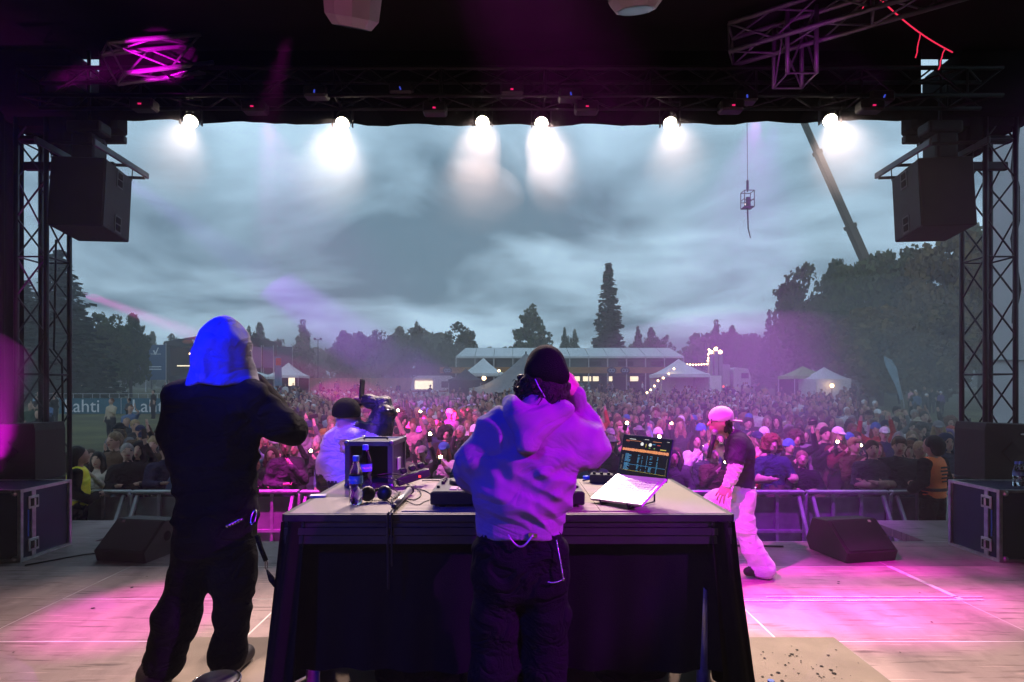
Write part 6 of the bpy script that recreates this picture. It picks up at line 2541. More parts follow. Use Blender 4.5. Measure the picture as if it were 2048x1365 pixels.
def decid(seed, m, shape):
    """unit tree, 10 high"""
    g = np.random.default_rng(seed)
    tr = MB()
    tr.tube([Vector((0, 0, -.1)), Vector((.05, .03, 1.8)), Vector((-.05, 0, 4.2)), Vector((.08, .05, 7.4))], [.30, .24, .17, .05], 8)
    for i in range(9):
        a = g.uniform(0, 6.28)
        limb(tr, Vector((0, 0, g.uniform(1.6, 6))), Vector((math.cos(a), math.sin(a), g.uniform(.3, .9))).normalized(), g.uniform(1.3, 2.3), .11, 1, g)
    C = []
    ncl = 85
    for i in range(ncl):
        while True:
            p = g.uniform(-1, 1, 3)
            r = np.linalg.norm(p)
            if .35 < r < 1:
                break
        z = p[2]
        wdt = {'round': 1.0, 'tall': .85 - .25 * z, 'broad': 1.05 - .12 * z, 'cone': max(.12, .62 - .55 * z)}[shape]
        c = np.array([p[0] * 3.4 * wdt, p[1] * 3.4 * wdt, 5.6 + z * 4.2])
        cr = g.uniform(.55, 1.15) * (.7 if shape == 'cone' else 1)
        k_ = int(58 * (cr / .85) ** 2)
        d = g.normal(size=(k_, 3))
        d /= np.linalg.norm(d, axis=1)[:, None]
        C.append(c + d * cr * g.uniform(.5, 1.08, (k_, 1)) * [1, 1, .78])
    C = np.concatenate(C)
    C = C[C[:, 2] > .9]
    U, W = rand_axes(len(C), .13, .26, g)
    return tr, quads_mesh('crown', C, U, W, m)


def spruce(seed, m, slim=1.0, n_w=34):
    g = np.random.default_rng(seed)
    tr = MB()
    tr.tube([Vector((0, 0, -.1)), Vector((0, 0, 5)), Vector((0.03, 0, 9.9))], [.22, .13, .015], 7)
    C, U, W = [], [], []
    for i in range(n_w):
        z = .5 + 9.3 * (i / (n_w - 1)) ** .92
        rad = (2.3 * slim) * (1 - z / 10.15) ** .82 + .06
        nb = int(7 + 7 * (1 - z / 10))
        for b in range(nb):
            a = g.uniform(0, 6.28)
            L = rad * g.uniform(.72, 1.18)
            st = max(3, int(L / .15))
            for q in range(st):
                t = (q + .5) / st
                droop = -.32 * L * t + .20 * L * t * t * 1.2
                c = np.array([math.cos(a) * L * t, math.sin(a) * L * t, z + droop + g.normal(0, .04)])
                dr = np.array([math.cos(a), math.sin(a), -.25])
                sd = np.array([-math.sin(a), math.cos(a), 0])
                w_ = (.16 + .10 * (1 - t)) * (.6 + .4 * (1 - z / 10))
                C.append(c)
                U.append(dr * .13)
                W.append((sd * math.cos(g.uniform(-.7, .7)) + np.array([0, 0, -1]) * g.uniform(-.7, .7)) * w_)
                if g.random() < .55:
                    C.append(c + [0, 0, -.08])
                    U.append(dr * .08)
                    W.append(np.array([0, 0, -1]) * .12 + sd * g.normal(0, .05))
    return tr, quads_mesh('crown', np.array(C), np.array(U), np.array(W), m)


TREE = {}
for nm, (tr, cr) in {'round': decid(1, L_DEC, 'round'), 'tall': decid(2, L_DEC, 'tall'), 'broad': decid(3, L_DEC, 'broad'), 'bronze': decid(4, L_BRN, 'broad'), 'cone': decid(5, L_DEC, 'cone'),
                     'spruce': spruce(6, L_SPR), 'slim': spruce(7, L_SPR, .62, 44)}.items():
    tm = tr.mesh('trunk', True)
    tm.materials.append(M_BARK)
    TREE[nm] = (tm, cr)


def tree(kind, px, top, wpx, Y, label, group='trees around the field'):
    """wpx: crown width in the photograph"""
    x = (px - CX) * Y / F_PX
    zb = gz(Y)
    H = CAMZ - (top - HY) * Y / F_PX - zb
    base_w = {'round': 7.6, 'tall': 6.6, 'broad': 7.9, 'bronze': 7.9, 'cone': 6.0, 'spruce': 4.6, 'slim': 3.1}[kind]
    sw = wpx * Y / F_PX / base_w
    t_ = thing('spruce_tree' if kind in ('spruce', 'slim') else 'tree', label, 'tree', (x, Y, zb), rz=random.uniform(0, 6.28), group=group, scale=(sw, sw, H / 10.0))
    obj('trunk', TREE[kind][0], t_)
    obj('crown', TREE[kind][1], t_)


for a in [
    ('spruce', 118, 498, 235, 52, 'big dark spruce standing beside the left lattice tower'),
    ('spruce', 52, 560, 130, 57, 'spruce half hidden behind the left lattice tower'),
    ('round', 200, 622, 105, 60, 'dark broadleaf tree right of the big left spruce'),
    ('tall', 262, 628, 70, 66, 'tree with open crown above the grey screens on the left'),
    ('broad', 150, 650, 120, 64, 'low dark tree under the big left spruce'),
    ('broad', 90, 670, 120, 66, 'low dark tree behind the foot of the left tower'),
    ('tall', 303, 664, 34, 105, 'small narrow tree left of the far stage'),
    ('round', 344, 666, 46, 110, 'small tree rising behind the far stage roof'),
    ('cone', 497, 652, 40, 115, 'pointed tree just right of the blue hood'),
    ('tall', 517, 646, 42, 118, 'second tree right of the blue hood'),
    ('round', 563, 676, 48, 120, 'low round tree behind the small white tent on the left'),
    ('cone', 606, 640, 58, 105, 'tall leaning tree left of the light mast'),
    ('tall', 690, 662, 62, 118, 'tree at the left end of the row behind the wooden fence'),
    ('tall', 722, 664, 50, 121, 'second tree of the row behind the wooden fence'),
    ('round', 752, 658, 62, 119, 'third tree of the row behind the wooden fence'),
    ('tall', 797, 654, 62, 117, 'fourth tree of the row behind the wooden fence'),
    ('cone', 834, 642, 52, 119, 'pointed tree at the right end of the row behind the fence'),
    ('round', 862, 684, 46, 112, 'small tree behind the caravan'),
    ('round', 917, 642, 84, 108, 'round full tree above the left end of the long marquee'),
    ('cone', 1063, 608, 100, 106, 'broad pointed tree above the middle of the long marquee'),
    ('tall', 1130, 656, 22, 125, 'thin small tree between the two big trees behind the marquee'),
    ('tall', 1149, 660, 24, 128, 'second thin small tree behind the marquee'),
    ('slim', 1217, 524, 96, 104, 'very tall slim spruce towering behind the marquee'),
    ('cone', 1276, 652, 34, 128, 'pointed tree right of the tall slim spruce'),
    ('tall', 1304, 656, 40, 130, 'pale tree right of the tall slim spruce'),
    ('round', 1334, 668, 36, 132, 'low tree above the right end of the marquee roof'),
    ('cone', 1432, 640, 46, 132, 'pointed tree behind the festoon lit tower'),
    ('tall', 1463, 652, 42, 134, 'tree behind the white truck cab'),
    ('broad', 1500, 664, 70, 130, 'broad low tree right of the white truck cab'),
    ('spruce', 1538, 618, 52, 112, 'dark spruce at the left foot of the big trees on the right'),
    ('tall', 1585, 598, 80, 92, 'tree on the left shoulder of the big trees on the right'),
    ('round', 1616, 524, 130, 80, 'large tree left of the crane boom foot'),
    ('tall', 1680, 520, 120, 78, 'large tree around the crane boom foot'),
    ('broad', 1745, 492, 170, 66, 'large tree right of the crane boom foot'),
    ('round', 1822, 486, 150, 62, 'large tree below the right flown loudspeaker'),
    ('bronze', 1890, 448, 160, 56, 'bronze tinted tree behind the right lattice tower'),
    ('broad', 1962, 430, 150, 60, 'tall tree behind the right lattice tower'),
    ('bronze', 1760, 606, 190, 50, 'bronze tinted tree behind the feather flag'),
    ('broad', 1660, 612, 150, 60, 'dark tree behind the green tent'),
    ('bronze', 1880, 600, 170, 46, 'low bronze tree in front of the right group'),
]:
    tree(*a)
g = np.random.default_rng(77)
C = []
for i in range(420):
    px = g.uniform(-120, 2200)
    Yf = g.uniform(150, 168)
    top = 696 + 14 * math.sin(px * .013) + 8 * math.sin(px * .041 + 1) + g.uniform(0, 40) - (22 if 600 < px < 900 else 0) - (24 if px > 1380 else 0)
    x = (px - CX) * Yf / F_PX
    zt = CAMZ - (top - HY) * Yf / F_PX
    k_ = 38
    d = g.normal(size=(k_, 3))
    d /= np.linalg.norm(d, axis=1)[:, None]
    C.append(np.array([x, Yf, zt - 1.5]) + d * [2.2, 2.2, 1.9])
    k_ = 30
    C.append(np.stack([g.uniform(x - 2.5, x + 2.5, k_), g.uniform(Yf - 1, Yf + 1, k_), g.uniform(gz(Yf), zt - 1.5, k_)], 1))
C = np.concatenate(C)
U, W = rand_axes(len(C), .5, 1.0, g)
tag(obj('forest', quads_mesh('forest', C, U, W, L_DEC)), 'distant wood closing the horizon behind the field', kind='stuff')

# ================================================================== things on the field
M_TENT = mat('white_tent_canvas', (.70, .72, .74), .7, var=.06, scale=2)
M_TENTG = mat('grey_tent_canvas', (.22, .22, .24), .75, var=.1, scale=2)
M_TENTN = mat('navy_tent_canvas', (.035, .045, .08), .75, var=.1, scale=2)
M_TENTGR = mat('green_tent_canvas', (.16, .42, .05), .7, var=.08, scale=2)
M_DARKIN = mat('dark_interior', (.02, .018, .02), .9, var=.2)
M_WOOD = mat('fence_wood', (.38, .25, .13), .8, var=.25, scale=1.2, stretch=(3, 1, .3))
M_LITWARM = mat('lit_window', (.8, .7, .5), .6, var=0, emit=(1, .82, .55), estr=1.6)
M_BULB = mat('lit_bulb', (1, .8, .5), .4, var=0, emit=(1, .62, .28), estr=14)


def rect(px0, py0, px1, py1, Y, depth, name, m, parent, y_off=0.0):
    a, b = P(px0, py0, Y), P(px1, py1, Y)
    o = parent.location
    mb_ = MB().box(((a.x + b.x) / 2 - o.x, Y + depth / 2 + y_off - o.y, (a.z + b.z) / 2 - o.z), (abs(b.x - a.x), depth, abs(a.z - b.z)))
    return mb_.build(name, m, parent)


def at(px, Y):
    return Vector(((px - CX) * Y / F_PX, Y, gz(Y)))


def pavilion(px, Y, w, eave, peak, m, label, wall=None, sides=(), rz=0.0, name='pavilion_tent'):
    """peaked tent: w wide in metres, eave and peak heights"""
    t_ = thing(name, label, 'tent', at(px, Y), rz=rz)
    h = w / 2
    rf_ = MB()
    n = 6

    def fn(u, v):
        # concave pyramid roof, u round the perimeter, v up to the peak
        s4 = u * 4
        k_ = int(s4) % 4
        f_ = s4 - int(s4)
        c = [(-h, -h), (h, -h), (h, h), (-h, h), (-h, -h)]
        x = c[k_][0] + (c[k_ + 1][0] - c[k_][0]) * f_
        y = c[k_][1] + (c[k_ + 1][1] - c[k_][1]) * f_
        q = (1 - v)
        return Vector((x * q, y * q, eave + (peak - eave) * (v ** 1.35)))
    rf_.grid(fn, 16, n)
    rf_.grid(lambda u, v: fn(min(u, .9999), 0) + Vector((0, 0, -.28 * v)), 16, 1)
    rf_.build('roof', m, t_)
    for x in (-1, 1):
        for y in (-1, 1):
            MB().cyl((x * (h - .05), y * (h - .05), 0), (x * (h - .05), y * (h - .05), eave), .04, n=6).build('post', M_GALV, t_)
    for s in sides:
        c, sz = {'back': ((0, h - .03, eave / 2), (w - .12, .03, eave - .1)), 'left': ((-h + .03, 0, eave / 2), (.03, w - .12, eave - .1)), 'right': ((h - .03, 0, eave / 2), (.03, w - .12, eave - .1)), 'front': ((0, -h + .03, eave / 2), (w - .12, .03, eave - .1))}[s]
        MB().box(c, sz).build('side_wall', wall or m, t_)
    return t_


# wooden fence along the field, in panels
fe = thing('wooden_fence', 'long light wooden fence across the far side of the field', 'fence', (0, 92, gz(92)))
for i in range(16):
    x0 = (612 - CX) * 92 / F_PX + i * 2.05
    pn = MB()
    for q in range(12):
        pn.box((x0 + .085 + q * .17, 0, 1.0 + .02 * math.sin(q * 3 + i)), (.155, .03, 1.95))
    pn.build('fence_panel', M_WOOD, fe)
    MB().box((x0, .06, 1.02), (.1, .1, 2.05)).build('post', M_WOOD, fe)
fe = thing('wooden_fence', 'light wooden fence below the blue container on the left', 'fence', (0, 88, gz(88)))
for i in range(9):
    x0 = (40 - CX) * 88 / F_PX + i * 1.5
    pn = MB()
    for q in range(9):
        pn.box((x0 + .085 + q * .165, 0, 1.05), (.15, .03, 2.0))
    pn.build('fence_panel', M_WOOD, fe)
    MB().box((x0, .06, 1.02), (.1, .1, 2.05)).build('post', M_WOOD, fe)
bc = thing('container', 'blue container standing behind the fence on the left', 'container', at(120, 93))
MB().rbox((0, 0, 2.35), (5.6, 2.4, 1.3), .05).build('body', mat('blue_container', (.03, .16, .26), .5, var=.15), bc)
for i in range(14):
    MB().box((-2.6 + i * .4, -1.22, 2.35), (.12, .04, 1.1)).build('rib', bpy.data.materials['blue_container'], bc)

# Lahti banners
M_BANN = mat('teal_banner', (.012, .10, .15), .6, var=.08)
M_BANW = mat('banner_white', (.70, .72, .74), .6, var=.03)
for (px0, px1, txt, tx, label) in ((118, 241, 'Lahti', 165, 'teal Lahti banner on the field fence, the left one'), (243, 352, 'Lahti', 300, 'teal Lahti banner on the field fence, the right one')):
    Yb_ = 40
    a, b = P(px0, 797, Yb_), P(px1, 828, Yb_)
    t_ = thing('banner', label, 'banner', (0, Yb_, gz(Yb_)))
    w_ = b.x - a.x
    zc_ = (a.z + b.z) / 2 - gz(Yb_)
    mb_ = MB().grid(lambda u, v: Vector((a.x + w_ * u, .03 * math.sin(u * 14) * (1 - abs(2 * v - 1)), zc_ + (v - .5) * 1.08)), 24, 4)
    mb_.build('cloth', M_BANN, t_, smooth=True)
    for x in (a.x, a.x + w_ / 2, b.x):
        MB().cyl((x, .06, 0), (x, .06, zc_ + .56), .025, n=6).build('post', M_GALV, t_)
    text_obj(txt, 1.28, M_BANW, t_, ((tx - CX) * Yb_ / F_PX, -.05, zc_ - .42), (R(90), 0, 0))

# low fence line and folding tables behind the banners
for i, (px0, px1, py, lab_) in enumerate(((200, 330, 786, 'low grey barrier behind the right Lahti banner'), (600, 700, 771, 'low white rail left of the raised arm'), (70, 200, 783, 'low grey barrier behind the left Lahti banner'))):
    Yb_ = 48
    t_ = thing('field_barrier', lab_, 'barrier', at((px0 + px1) / 2, Yb_))
    w_ = (px1 - px0) * Yb_ / F_PX
    for k_ in range(3):
        MB().cyl((-w_ / 2, 0, .3 + .4 * k_), (w_ / 2, 0, .3 + .4 * k_), .02, n=6).build('rail', M_GALV, t_)
    for k_ in range(int(w_ / .8) + 1):
        MB().cyl((-w_ / 2 + .8 * k_, 0, 0), (-w_ / 2 + .8 * k_, 0, 1.1), .02, n=6).build('post', M_GALV, t_)

# ------------------------------------------------------------------ far stage on the left
YS = 85
fs = thing('far_stage', 'second festival stage with dark arched roof far behind the hooded performer', 'stage', at(420, YS))
M_STG = mat('far_stage_dark', (.018, .022, .028), .7, var=.15)
M_BLUEB = mat('blue_stage_banner', (.02, .075, .17), .6, var=.1)
M_SCRIM = mat('grey_scrim', (.06, .075, .11), .8, var=.12, scale=1)
rp_ = [(332, 684), (332, 694), (520, 694), (520, 678), (470, 668), (430, 668)]
o = fs.location
rf_ = MB()
poly = [(P(x, y, YS).x - o.x, P(x, y, YS).z - o.z) for x, y in rp_]
rf_.prism(poly, -.5, 8)
rf_.build('roof', M_STG, fs)
rect(332, 694, 340, 765, YS, 8, 'tower', M_STG, fs)
rect(510, 694, 520, 765, YS, 8, 'tower', M_STG, fs)
rect(334, 694, 518, 765, YS, .3, 'rear_wall', mat('amber_backdrop', (.16, .09, .04), .8, var=.3, scale=.6), fs, 7)
rect(334, 752, 518, 766, YS, 7, 'stage_floor', M_STG, fs)
for px in (352, 356, 380, 393, 402, 455, 480):
    b_ = MB().ball(P(px, 708, YS + 3) - o, .13, 8, 5).build('lamp', M_BULB, fs, smooth=True)
for px in (366, 398, 470):
    rect(px - 12, 731, px + 12, 733, YS + 1, .2, 'light_bar', M_LITWARM, fs)
tick = [(-.55, .1), (-.30, .1), (-.08, -.42), (.42, .62), (.58, .62), (.02, -.75), (-.18, -.75)]
q = P(397, 682, YS) - o
MB().prism([(x * 1.15, z * 1.15) for x, z in tick], -.08, 0, Matrix.Translation((q.x, -.55, q.z))).build('tick_logo', M_BANW, fs)
text_obj('Veikkaus', 1.25, M_BANW, fs, (q.x + 1.0, -.6, q.z - .45), (R(90), 0, 0), ax='LEFT')
MB().ball(P(375, 684, YS - .7) - o, (.8, .1, .3), 10, 6).build('oval_logo', mat('logo_rust', (.3, .09, .05), .6, var=0), fs)


def panel(px0, py0, px1, py1, Y, m, label, tickmark=False, lines=0, name='screen_banner'):
    t_ = thing(name, label, 'banner', at((px0 + px1) / 2, Y))
    rect(px0, py0, px1, py1, Y, .12, 'cloth', m, t_)
    for px in (px0, px1):
        a_ = P(px, py0 - 3, Y) - t_.location
        MB().cyl((a_.x, .1, 0), (a_.x, .1, a_.z), .06, n=6).build('post', M_GALV, t_)
    if tickmark:
        q_ = P((px0 + px1) / 2 + 1, py0 + 12, Y) - t_.location
        MB().prism([(x * .75, z * .75) for x, z in tick], -.1, -.02, Matrix.Translation((q_.x, q_.y, q_.z))).build('tick_logo', M_BANW, t_)
        q_ = P((px0 + px1) / 2 + 1, py0 + 20, Y) - t_.location
        text_obj('Veikkaus', .42, M_BANW, t_, (q_.x, -.05, q_.z), (R(90), 0, 0))
    for i in range(lines):
        q_ = P((px0 + px1) / 2, py0 + 44 + 5 * i, Y) - t_.location
        MB().box((q_.x, -.05, q_.z), ((px1 - px0) * .6 * Y / F_PX, .03, .14)).build('text_line', M_BANW, t_)


panel(209, 690, 249, 762, 84, M_SCRIM, 'dark grey mesh screen at the left end beside the far stage')
panel(251, 692, 290, 762, 84.5, M_SCRIM, 'dark grey mesh screen next to the blue tick banner')
panel(291, 690, 331, 760, 83.5, M_BLUEB, 'blue banner with white tick left of the far stage', True, 2)
panel(500, 694, 522, 736, 84, mat('pale_blue_banner', (.10, .12, .22), .6, var=.1), 'pale blue banner just right of the blue hood', False, 0)
panel(526, 694, 546, 736, 84.5, bpy.data.materials['pale_blue_banner'], 'pale blue banner next to the mesh screen right of the hood')
panel(554, 694, 584, 738, 85, M_SCRIM, 'dark mesh screen above the small white tent on the left')
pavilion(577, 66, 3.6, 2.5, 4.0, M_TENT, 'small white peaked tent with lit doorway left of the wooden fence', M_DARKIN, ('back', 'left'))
t_ = thing('doorway_light', 'lit doorway panel inside the small white tent on the left', 'light', at(582, 66.5))
rect(577, 746, 589, 772, 66.5, .1, 'lit_panel', M_LITWARM, t_)
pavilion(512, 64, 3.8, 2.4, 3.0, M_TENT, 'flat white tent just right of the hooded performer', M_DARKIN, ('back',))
fl_ = thing('flag', 'tall feather flag in blue and orange beside the small white tent', 'flag', at(548, 55))
MB().cyl((0, 0, 0), (0, 0, 4.4), .03, n=6).build('pole', M_GALV, fl_)
MB().grid(lambda u, v: Vector((.05 + .75 * u * (1 - .2 * v), .05 * math.sin(u * 5 + v * 4), 1.6 + 2.8 * v)), 6, 10).build('cloth', mat('flag_blue', (.12, .22, .34), .7, var=.15), fl_, smooth=True)
MB().box((.45, -.06, 3.9), (.5, .04, .7)).build('orange_patch', mat('flag_orange', (.5, .12, .03), .7, var=.1), fl_)
ms = thing('light_mast', 'thin light mast standing above the wooden fence', 'mast', at(636, 96))
q = P(636, 680, 96) - ms.location
MB().cyl((0, 0, 0), (0, 0, q.z), .12, .07, n=8).build('pole', M_STG, ms)
MB().box((0, 0, q.z), (1.3, .15, .12)).build('cross_arm', M_STG, ms)
for x in (-.5, .5):
    MB().rbox((x, -.1, q.z + .18), (.35, .25, .28), .04).build('floodlight', M_STG, ms)

# ------------------------------------------------------------------ long two storey marquee
YM = 76
mq = thing('marquee', 'long two storey marquee with white roof and orange fascia across the field', 'marquee', at(1140, YM))
o = mq.location
zt, ze = P(0, 697, YM).z - o.z, P(0, 713, YM).z - o.z
xa, xb = P(912, 0, YM).x - o.x, P(1367, 0, YM).x - o.x
D_ = 9.0
rf_ = MB()
xs_ = [xa + (xb - xa) * i / 12 for i in range(13)]
for i in range(12):
    x0, x1 = xs_[i] + .03, xs_[i + 1] - .03
    zr = zt + .35
    e0 = (.9 if i == 0 else 0)
    pn = MB()
    pn.add([(x0, -.2, ze), (x1, -.2, ze), (x1 - (.6 if i == 11 else 0), D_ / 2, zr), (x0 + e0, D_ / 2, zr), (x1, D_, ze), (x0, D_, ze)], [(0, 1, 2, 3), (3, 2, 4, 5)])
    pn.add([(x0, -.2, ze), (x1, -.2, ze), (x1, -.2, ze - .25), (x0, -.2, ze - .25)], [(0, 1, 2, 3)])
    pn.build('roof_panel', M_TENT, mq)
for i in range(13):
    MB().box((xs_[i], 0, ze / 2), (.14, .14, ze)).build('post', M_GALV, mq)
    MB().box((xs_[i], D_, ze / 2), (.14, .14, ze)).build('post', M_GALV, mq)
rect(905, 713, 1366, 735, YM, .1, 'upper_rear_wall', mat('marquee_upper', (.16, .17, .18), .7, var=.12), mq, 5)
for i in range(12):
    px0 = 918 + i * 37.5
    rect(px0, 718, px0 + 34, 734, YM, .04, 'upper_glazing', mat('dull_glazing', (.12, .13, .14), .25, var=.1) if i == 0 else bpy.data.materials['dull_glazing'], mq, .6)
for (px0, px1) in ((1175, 1204), (1238, 1268), (1303, 1333), (955, 985)):
    rect(px0, 723, px1, 732, YM, .1, 'dark_sign', M_STG, mq, .4)
rect(880, 735, 1368, 747, YM, .25, 'fascia', mat('orange_fascia', (.42, .20, .07), .6, var=.2, scale=.5), mq, -.25)
rect(880, 747, 1368, 752, YM, 8, 'deck', M_STG, mq, 0)
rect(880, 752, 1368, 786, YM, .2, 'lower_rear_wall', M_STG, mq, 5)
for (px0, px1) in ((1154, 1168), (1175, 1192), (1196, 1208), (1275, 1292), (1230, 1237)):
    rect(px0, 748, px1, 762, YM, .1, 'lit_window', M_LITWARM, mq, 4.6)
for px in (895, 1223, 1250):
    q = P(px, 741.5, YM - .4) - o
    sg = MB().lathe([(0, 0), (.62, 0), (.62, .08)], 20, Matrix.Translation((q.x, -.42, q.z)) @ Matrix.Rotation(R(90), 4, 'X') @ Matrix.Scale(.72, 4, (0, 1, 0))).build('round_sign', mat('sign_navy', (.03, .05, .08), .5, var=0) if px == 895 else bpy.data.materials['sign_navy'], mq)
    for s in (-1, 1):
        MB().tube([(q.x + s * .19 + .17 * math.cos(a_), -.53, q.z + .2 * math.sin(a_)) for a_ in [2 * math.pi * k_ / 12 for k_ in range(12)]], .045, 5, closed=True).build('ring_logo', mat('sign_pale', (.35, .5, .6), .5, var=0) if (px, s) == (895, -1) else bpy.data.materials['sign_pale'], sg)

pavilion(967, 58, 4.2, 2.75, 4.35, M_TENT, 'white peaked tent in front of the left half of the marquee', M_TENT, ())
pavilion(932, 52, 2.9, 2.2, 3.2, M_TENTN, 'navy tent next to the caravan', M_TENTN, ('front', 'left', 'right', 'back'))
# big grey stretch tent behind the man at the desk
gt = thing('stretch_tent', 'large grey stretch tent rising behind the person at the desk', 'tent', at(1062, 46))
o = gt.location
pk = P(1052, 706, 46) - o


def sfn(u, v):
    a_ = 2 * math.pi * u
    r_ = 1 - v
    x, y = math.cos(a_) * 4.6 * r_, math.sin(a_) * 3.6 * r_
    lo = 1.35 + .25 * math.cos(a_ * 4)
    return Vector((pk.x + x, y, lo + (pk.z - lo) * v ** 1.7))


MB().grid(sfn, 36, 12).build('canvas', M_TENTG, gt, smooth=True)
MB().cyl((pk.x, 0, 0), (pk.x, 0, pk.z + .1), .06, n=8).build('pole', M_BLKMET, gt)
for k_ in range(8):
    a_ = 2 * math.pi * k_ / 8
    e_ = sfn(k_ / 8, 0)
    MB().cyl((e_.x, e_.y, 0), (e_.x, e_.y, e_.z), .04, n=6).build('side_pole', M_BLKMET, gt)
# lit bulbs under the grey tent
for i, (px, py, Y_, lab_) in enumerate(((968, 757, 45, 'bright lamp glowing between the white and the grey tent'), (998, 742, 50, 'small warm lamp at the right foot of the white tent'))):
    t_ = thing('work_lamp', lab_, 'lamp', P(px, py, Y_))
    MB().ball((0, 0, 0), .16 if i == 0 else .1, 10, 6).build('bulb', M_BULB, t_, smooth=True)
    MB().cyl((0, 0, 0), (0, .05, -t_.location.z + gz(Y_)), .025, n=6).build('stand', M_BLKMET, t_)

# caravan
cv = thing('caravan', 'pale caravan with a lit serving hatch left of the navy tent', 'caravan', at(868, 56))
M_CARA = mat('caravan_shell', (.62, .55, .58), .45, var=.06)
prof = [(-2.05, .5), (2.05, .5), (2.1, 1.6), (1.85, 2.35), (1.5, 2.55), (-1.4, 2.55), (-1.9, 2.3), (-2.1, 1.4)]
MB().prism(prof, -1.0, 1.0).build('body', M_CARA, cv)
MB().box((-.85, -1.02, 1.65), (1.7, .04, .8)).build('hatch_opening', M_LITWARM, cv)
MB().box((-.85, -1.35, 2.2), (1.8, .7, .05), Matrix.Rotation(R(-14), 3, 'X')).build('hatch_lid', M_CARA, cv)
MB().box((1.3, -1.02, 1.7), (.9, .04, .6)).build('window', mat('caravan_glass', (.05, .06, .07), .15, var=0), cv)
for s in (-1, 1):
    MB().cyl((0, s * .9, .36), (0, s * 1.03, .36), .34, n=16).build('wheel', M_BLKPLAST, cv)
MB().box((-.2, -1.015, 1.05), (4.0, .02, .12)).build('stripe', mat('caravan_stripe', (.4, .1, .12), .5, var=0), cv)

# pavilion and lit bar right of the marquee
pavilion(1357, 50, 4.1, 2.7, 4.05, M_TENT, 'white pavilion with wall panel beside the festoon lights', M_TENT, ('right', 'back'))
tw_ = thing('bar_tower', 'pale pillar with lamps on top right of the white pavilion', 'pillar', at(1430, 60))
o = tw_.location
for px, py in ((1421, 708), (1431, 702), (1440, 708)):
    q = P(px, py, 60) - o
    MB().rbox((q.x, 0, q.z / 2), (.42, .5, q.z), .04).build('tube', mat('pillar_grey', (.30, .32, .34), .6, var=.1) if px == 1421 else bpy.data.materials['pillar_grey'], tw_)
    MB().ball((q.x, -.1, q.z + .18), .2, 10, 6).build('lamp', M_BULB, tw_, smooth=True)
q0, q1 = P(1420, 752, 59) - o, P(1441, 795, 59) - o
MB().rbox(((q0.x + q1.x) / 2, -1, (q0.z) / 2), (q1.x - q0.x, .6, q0.z), .03).build('lower_box', M_TENT, tw_)


def festoon(label, pts, n, Y, r=.085):
    t_ = thing('string_lights', label, 'string lights', P(pts[0][0], pts[0][1], Y))
    o_ = t_.location
    line = []
    for i in range(n):
        u = i / (n - 1) * (len(pts) - 1)
        k_ = min(int(u), len(pts) - 2)
        f_ = u - k_
        p_ = P(pts[k_][0] + (pts[k_ + 1][0] - pts[k_][0]) * f_, pts[k_][1] + (pts[k_ + 1][1] - pts[k_][1]) * f_, Y) - o_
        p_.z -= .12 * math.sin(math.pi * f_)
        line.append(p_)
        MB().ball(p_, r, 8, 5).build('bulb', M_BULB, t_, smooth=True)
    MB().tube([p_ + Vector((0, 0, r)) for p_ in line], .015, 4).build('wire', M_BLKPLAST, t_)


festoon('row of warm bulbs strung towards the bar tower', [(1352, 727), (1420, 728)], 13, 60)
festoon('warm bulbs rising beside the bar tower', [(1416, 722), (1418, 700)], 4, 60, .11)
festoon('slanting string of warm bulbs left of the white pavilion', [(1294, 786), (1316, 762), (1348, 738)], 7, 48, .09)
lb2 = thing('lit_stall', 'brightly lit stall front right of the white pavilion', 'stall', at(1404, 56))
rect(1386, 750, 1414, 756, 56, .6, 'lit_beam', M_LITWARM, lb2)
rect(1404, 752, 1412, 793, 56, .3, 'lit_post', M_LITWARM, lb2)
rect(1386, 756, 1404, 794, 56, .2, 'counter', M_STG, lb2)

# truck
tk = thing('truck', 'white truck cab parked right of the bar tower', 'truck', at(1476, 70))
M_TRK = mat('white_truck_paint', (.62, .63, .64), .35, var=.05)
cab_ = [(-1.0, .9), (1.05, .9), (1.05, 2.4), (.75, 3.3), (-.7, 3.45), (-1.0, 3.2)]
MB().prism(cab_, -1.2, 1.2).build('cab', M_TRK, tk)
MB().box((.35, -1.215, 2.45), (.85, .03, .62)).build('side_window', bpy.data.materials['caravan_glass'], tk)
MB().box((.95, 0, 2.75), (.25, 2.0, .7), Matrix.Rotation(R(-18), 3, 'Y')).build('windscreen', bpy.data.materials['caravan_glass'], tk)
MB().rbox((-2.1, 0, 2.5), (1.4, 2.3, 2.6), .05).build('body_box', mat('truck_box', (.42, .43, .45), .6, var=.1), tk)
MB().box((-1.6, 0, .8), (5, 1.0, .3)).build('chassis', M_STG, tk)
for x in (.2, -2.8):
    for s in (-1, 1):
        MB().cyl((x, s * .9, .5), (x, s * 1.2, .5), .5, n=16).build('wheel', M_BLKPLAST, tk)
for x in (-2.6, -2.25):
    MB().ball((x, -1.25, 1.15), .1, 8, 5).build('marker_light', mat('red_marker', (.5, .02, .02), .4, var=0, emit=(1, .1, .08), estr=5) if x == -2.6 else bpy.data.materials['red_marker'], tk, smooth=True)

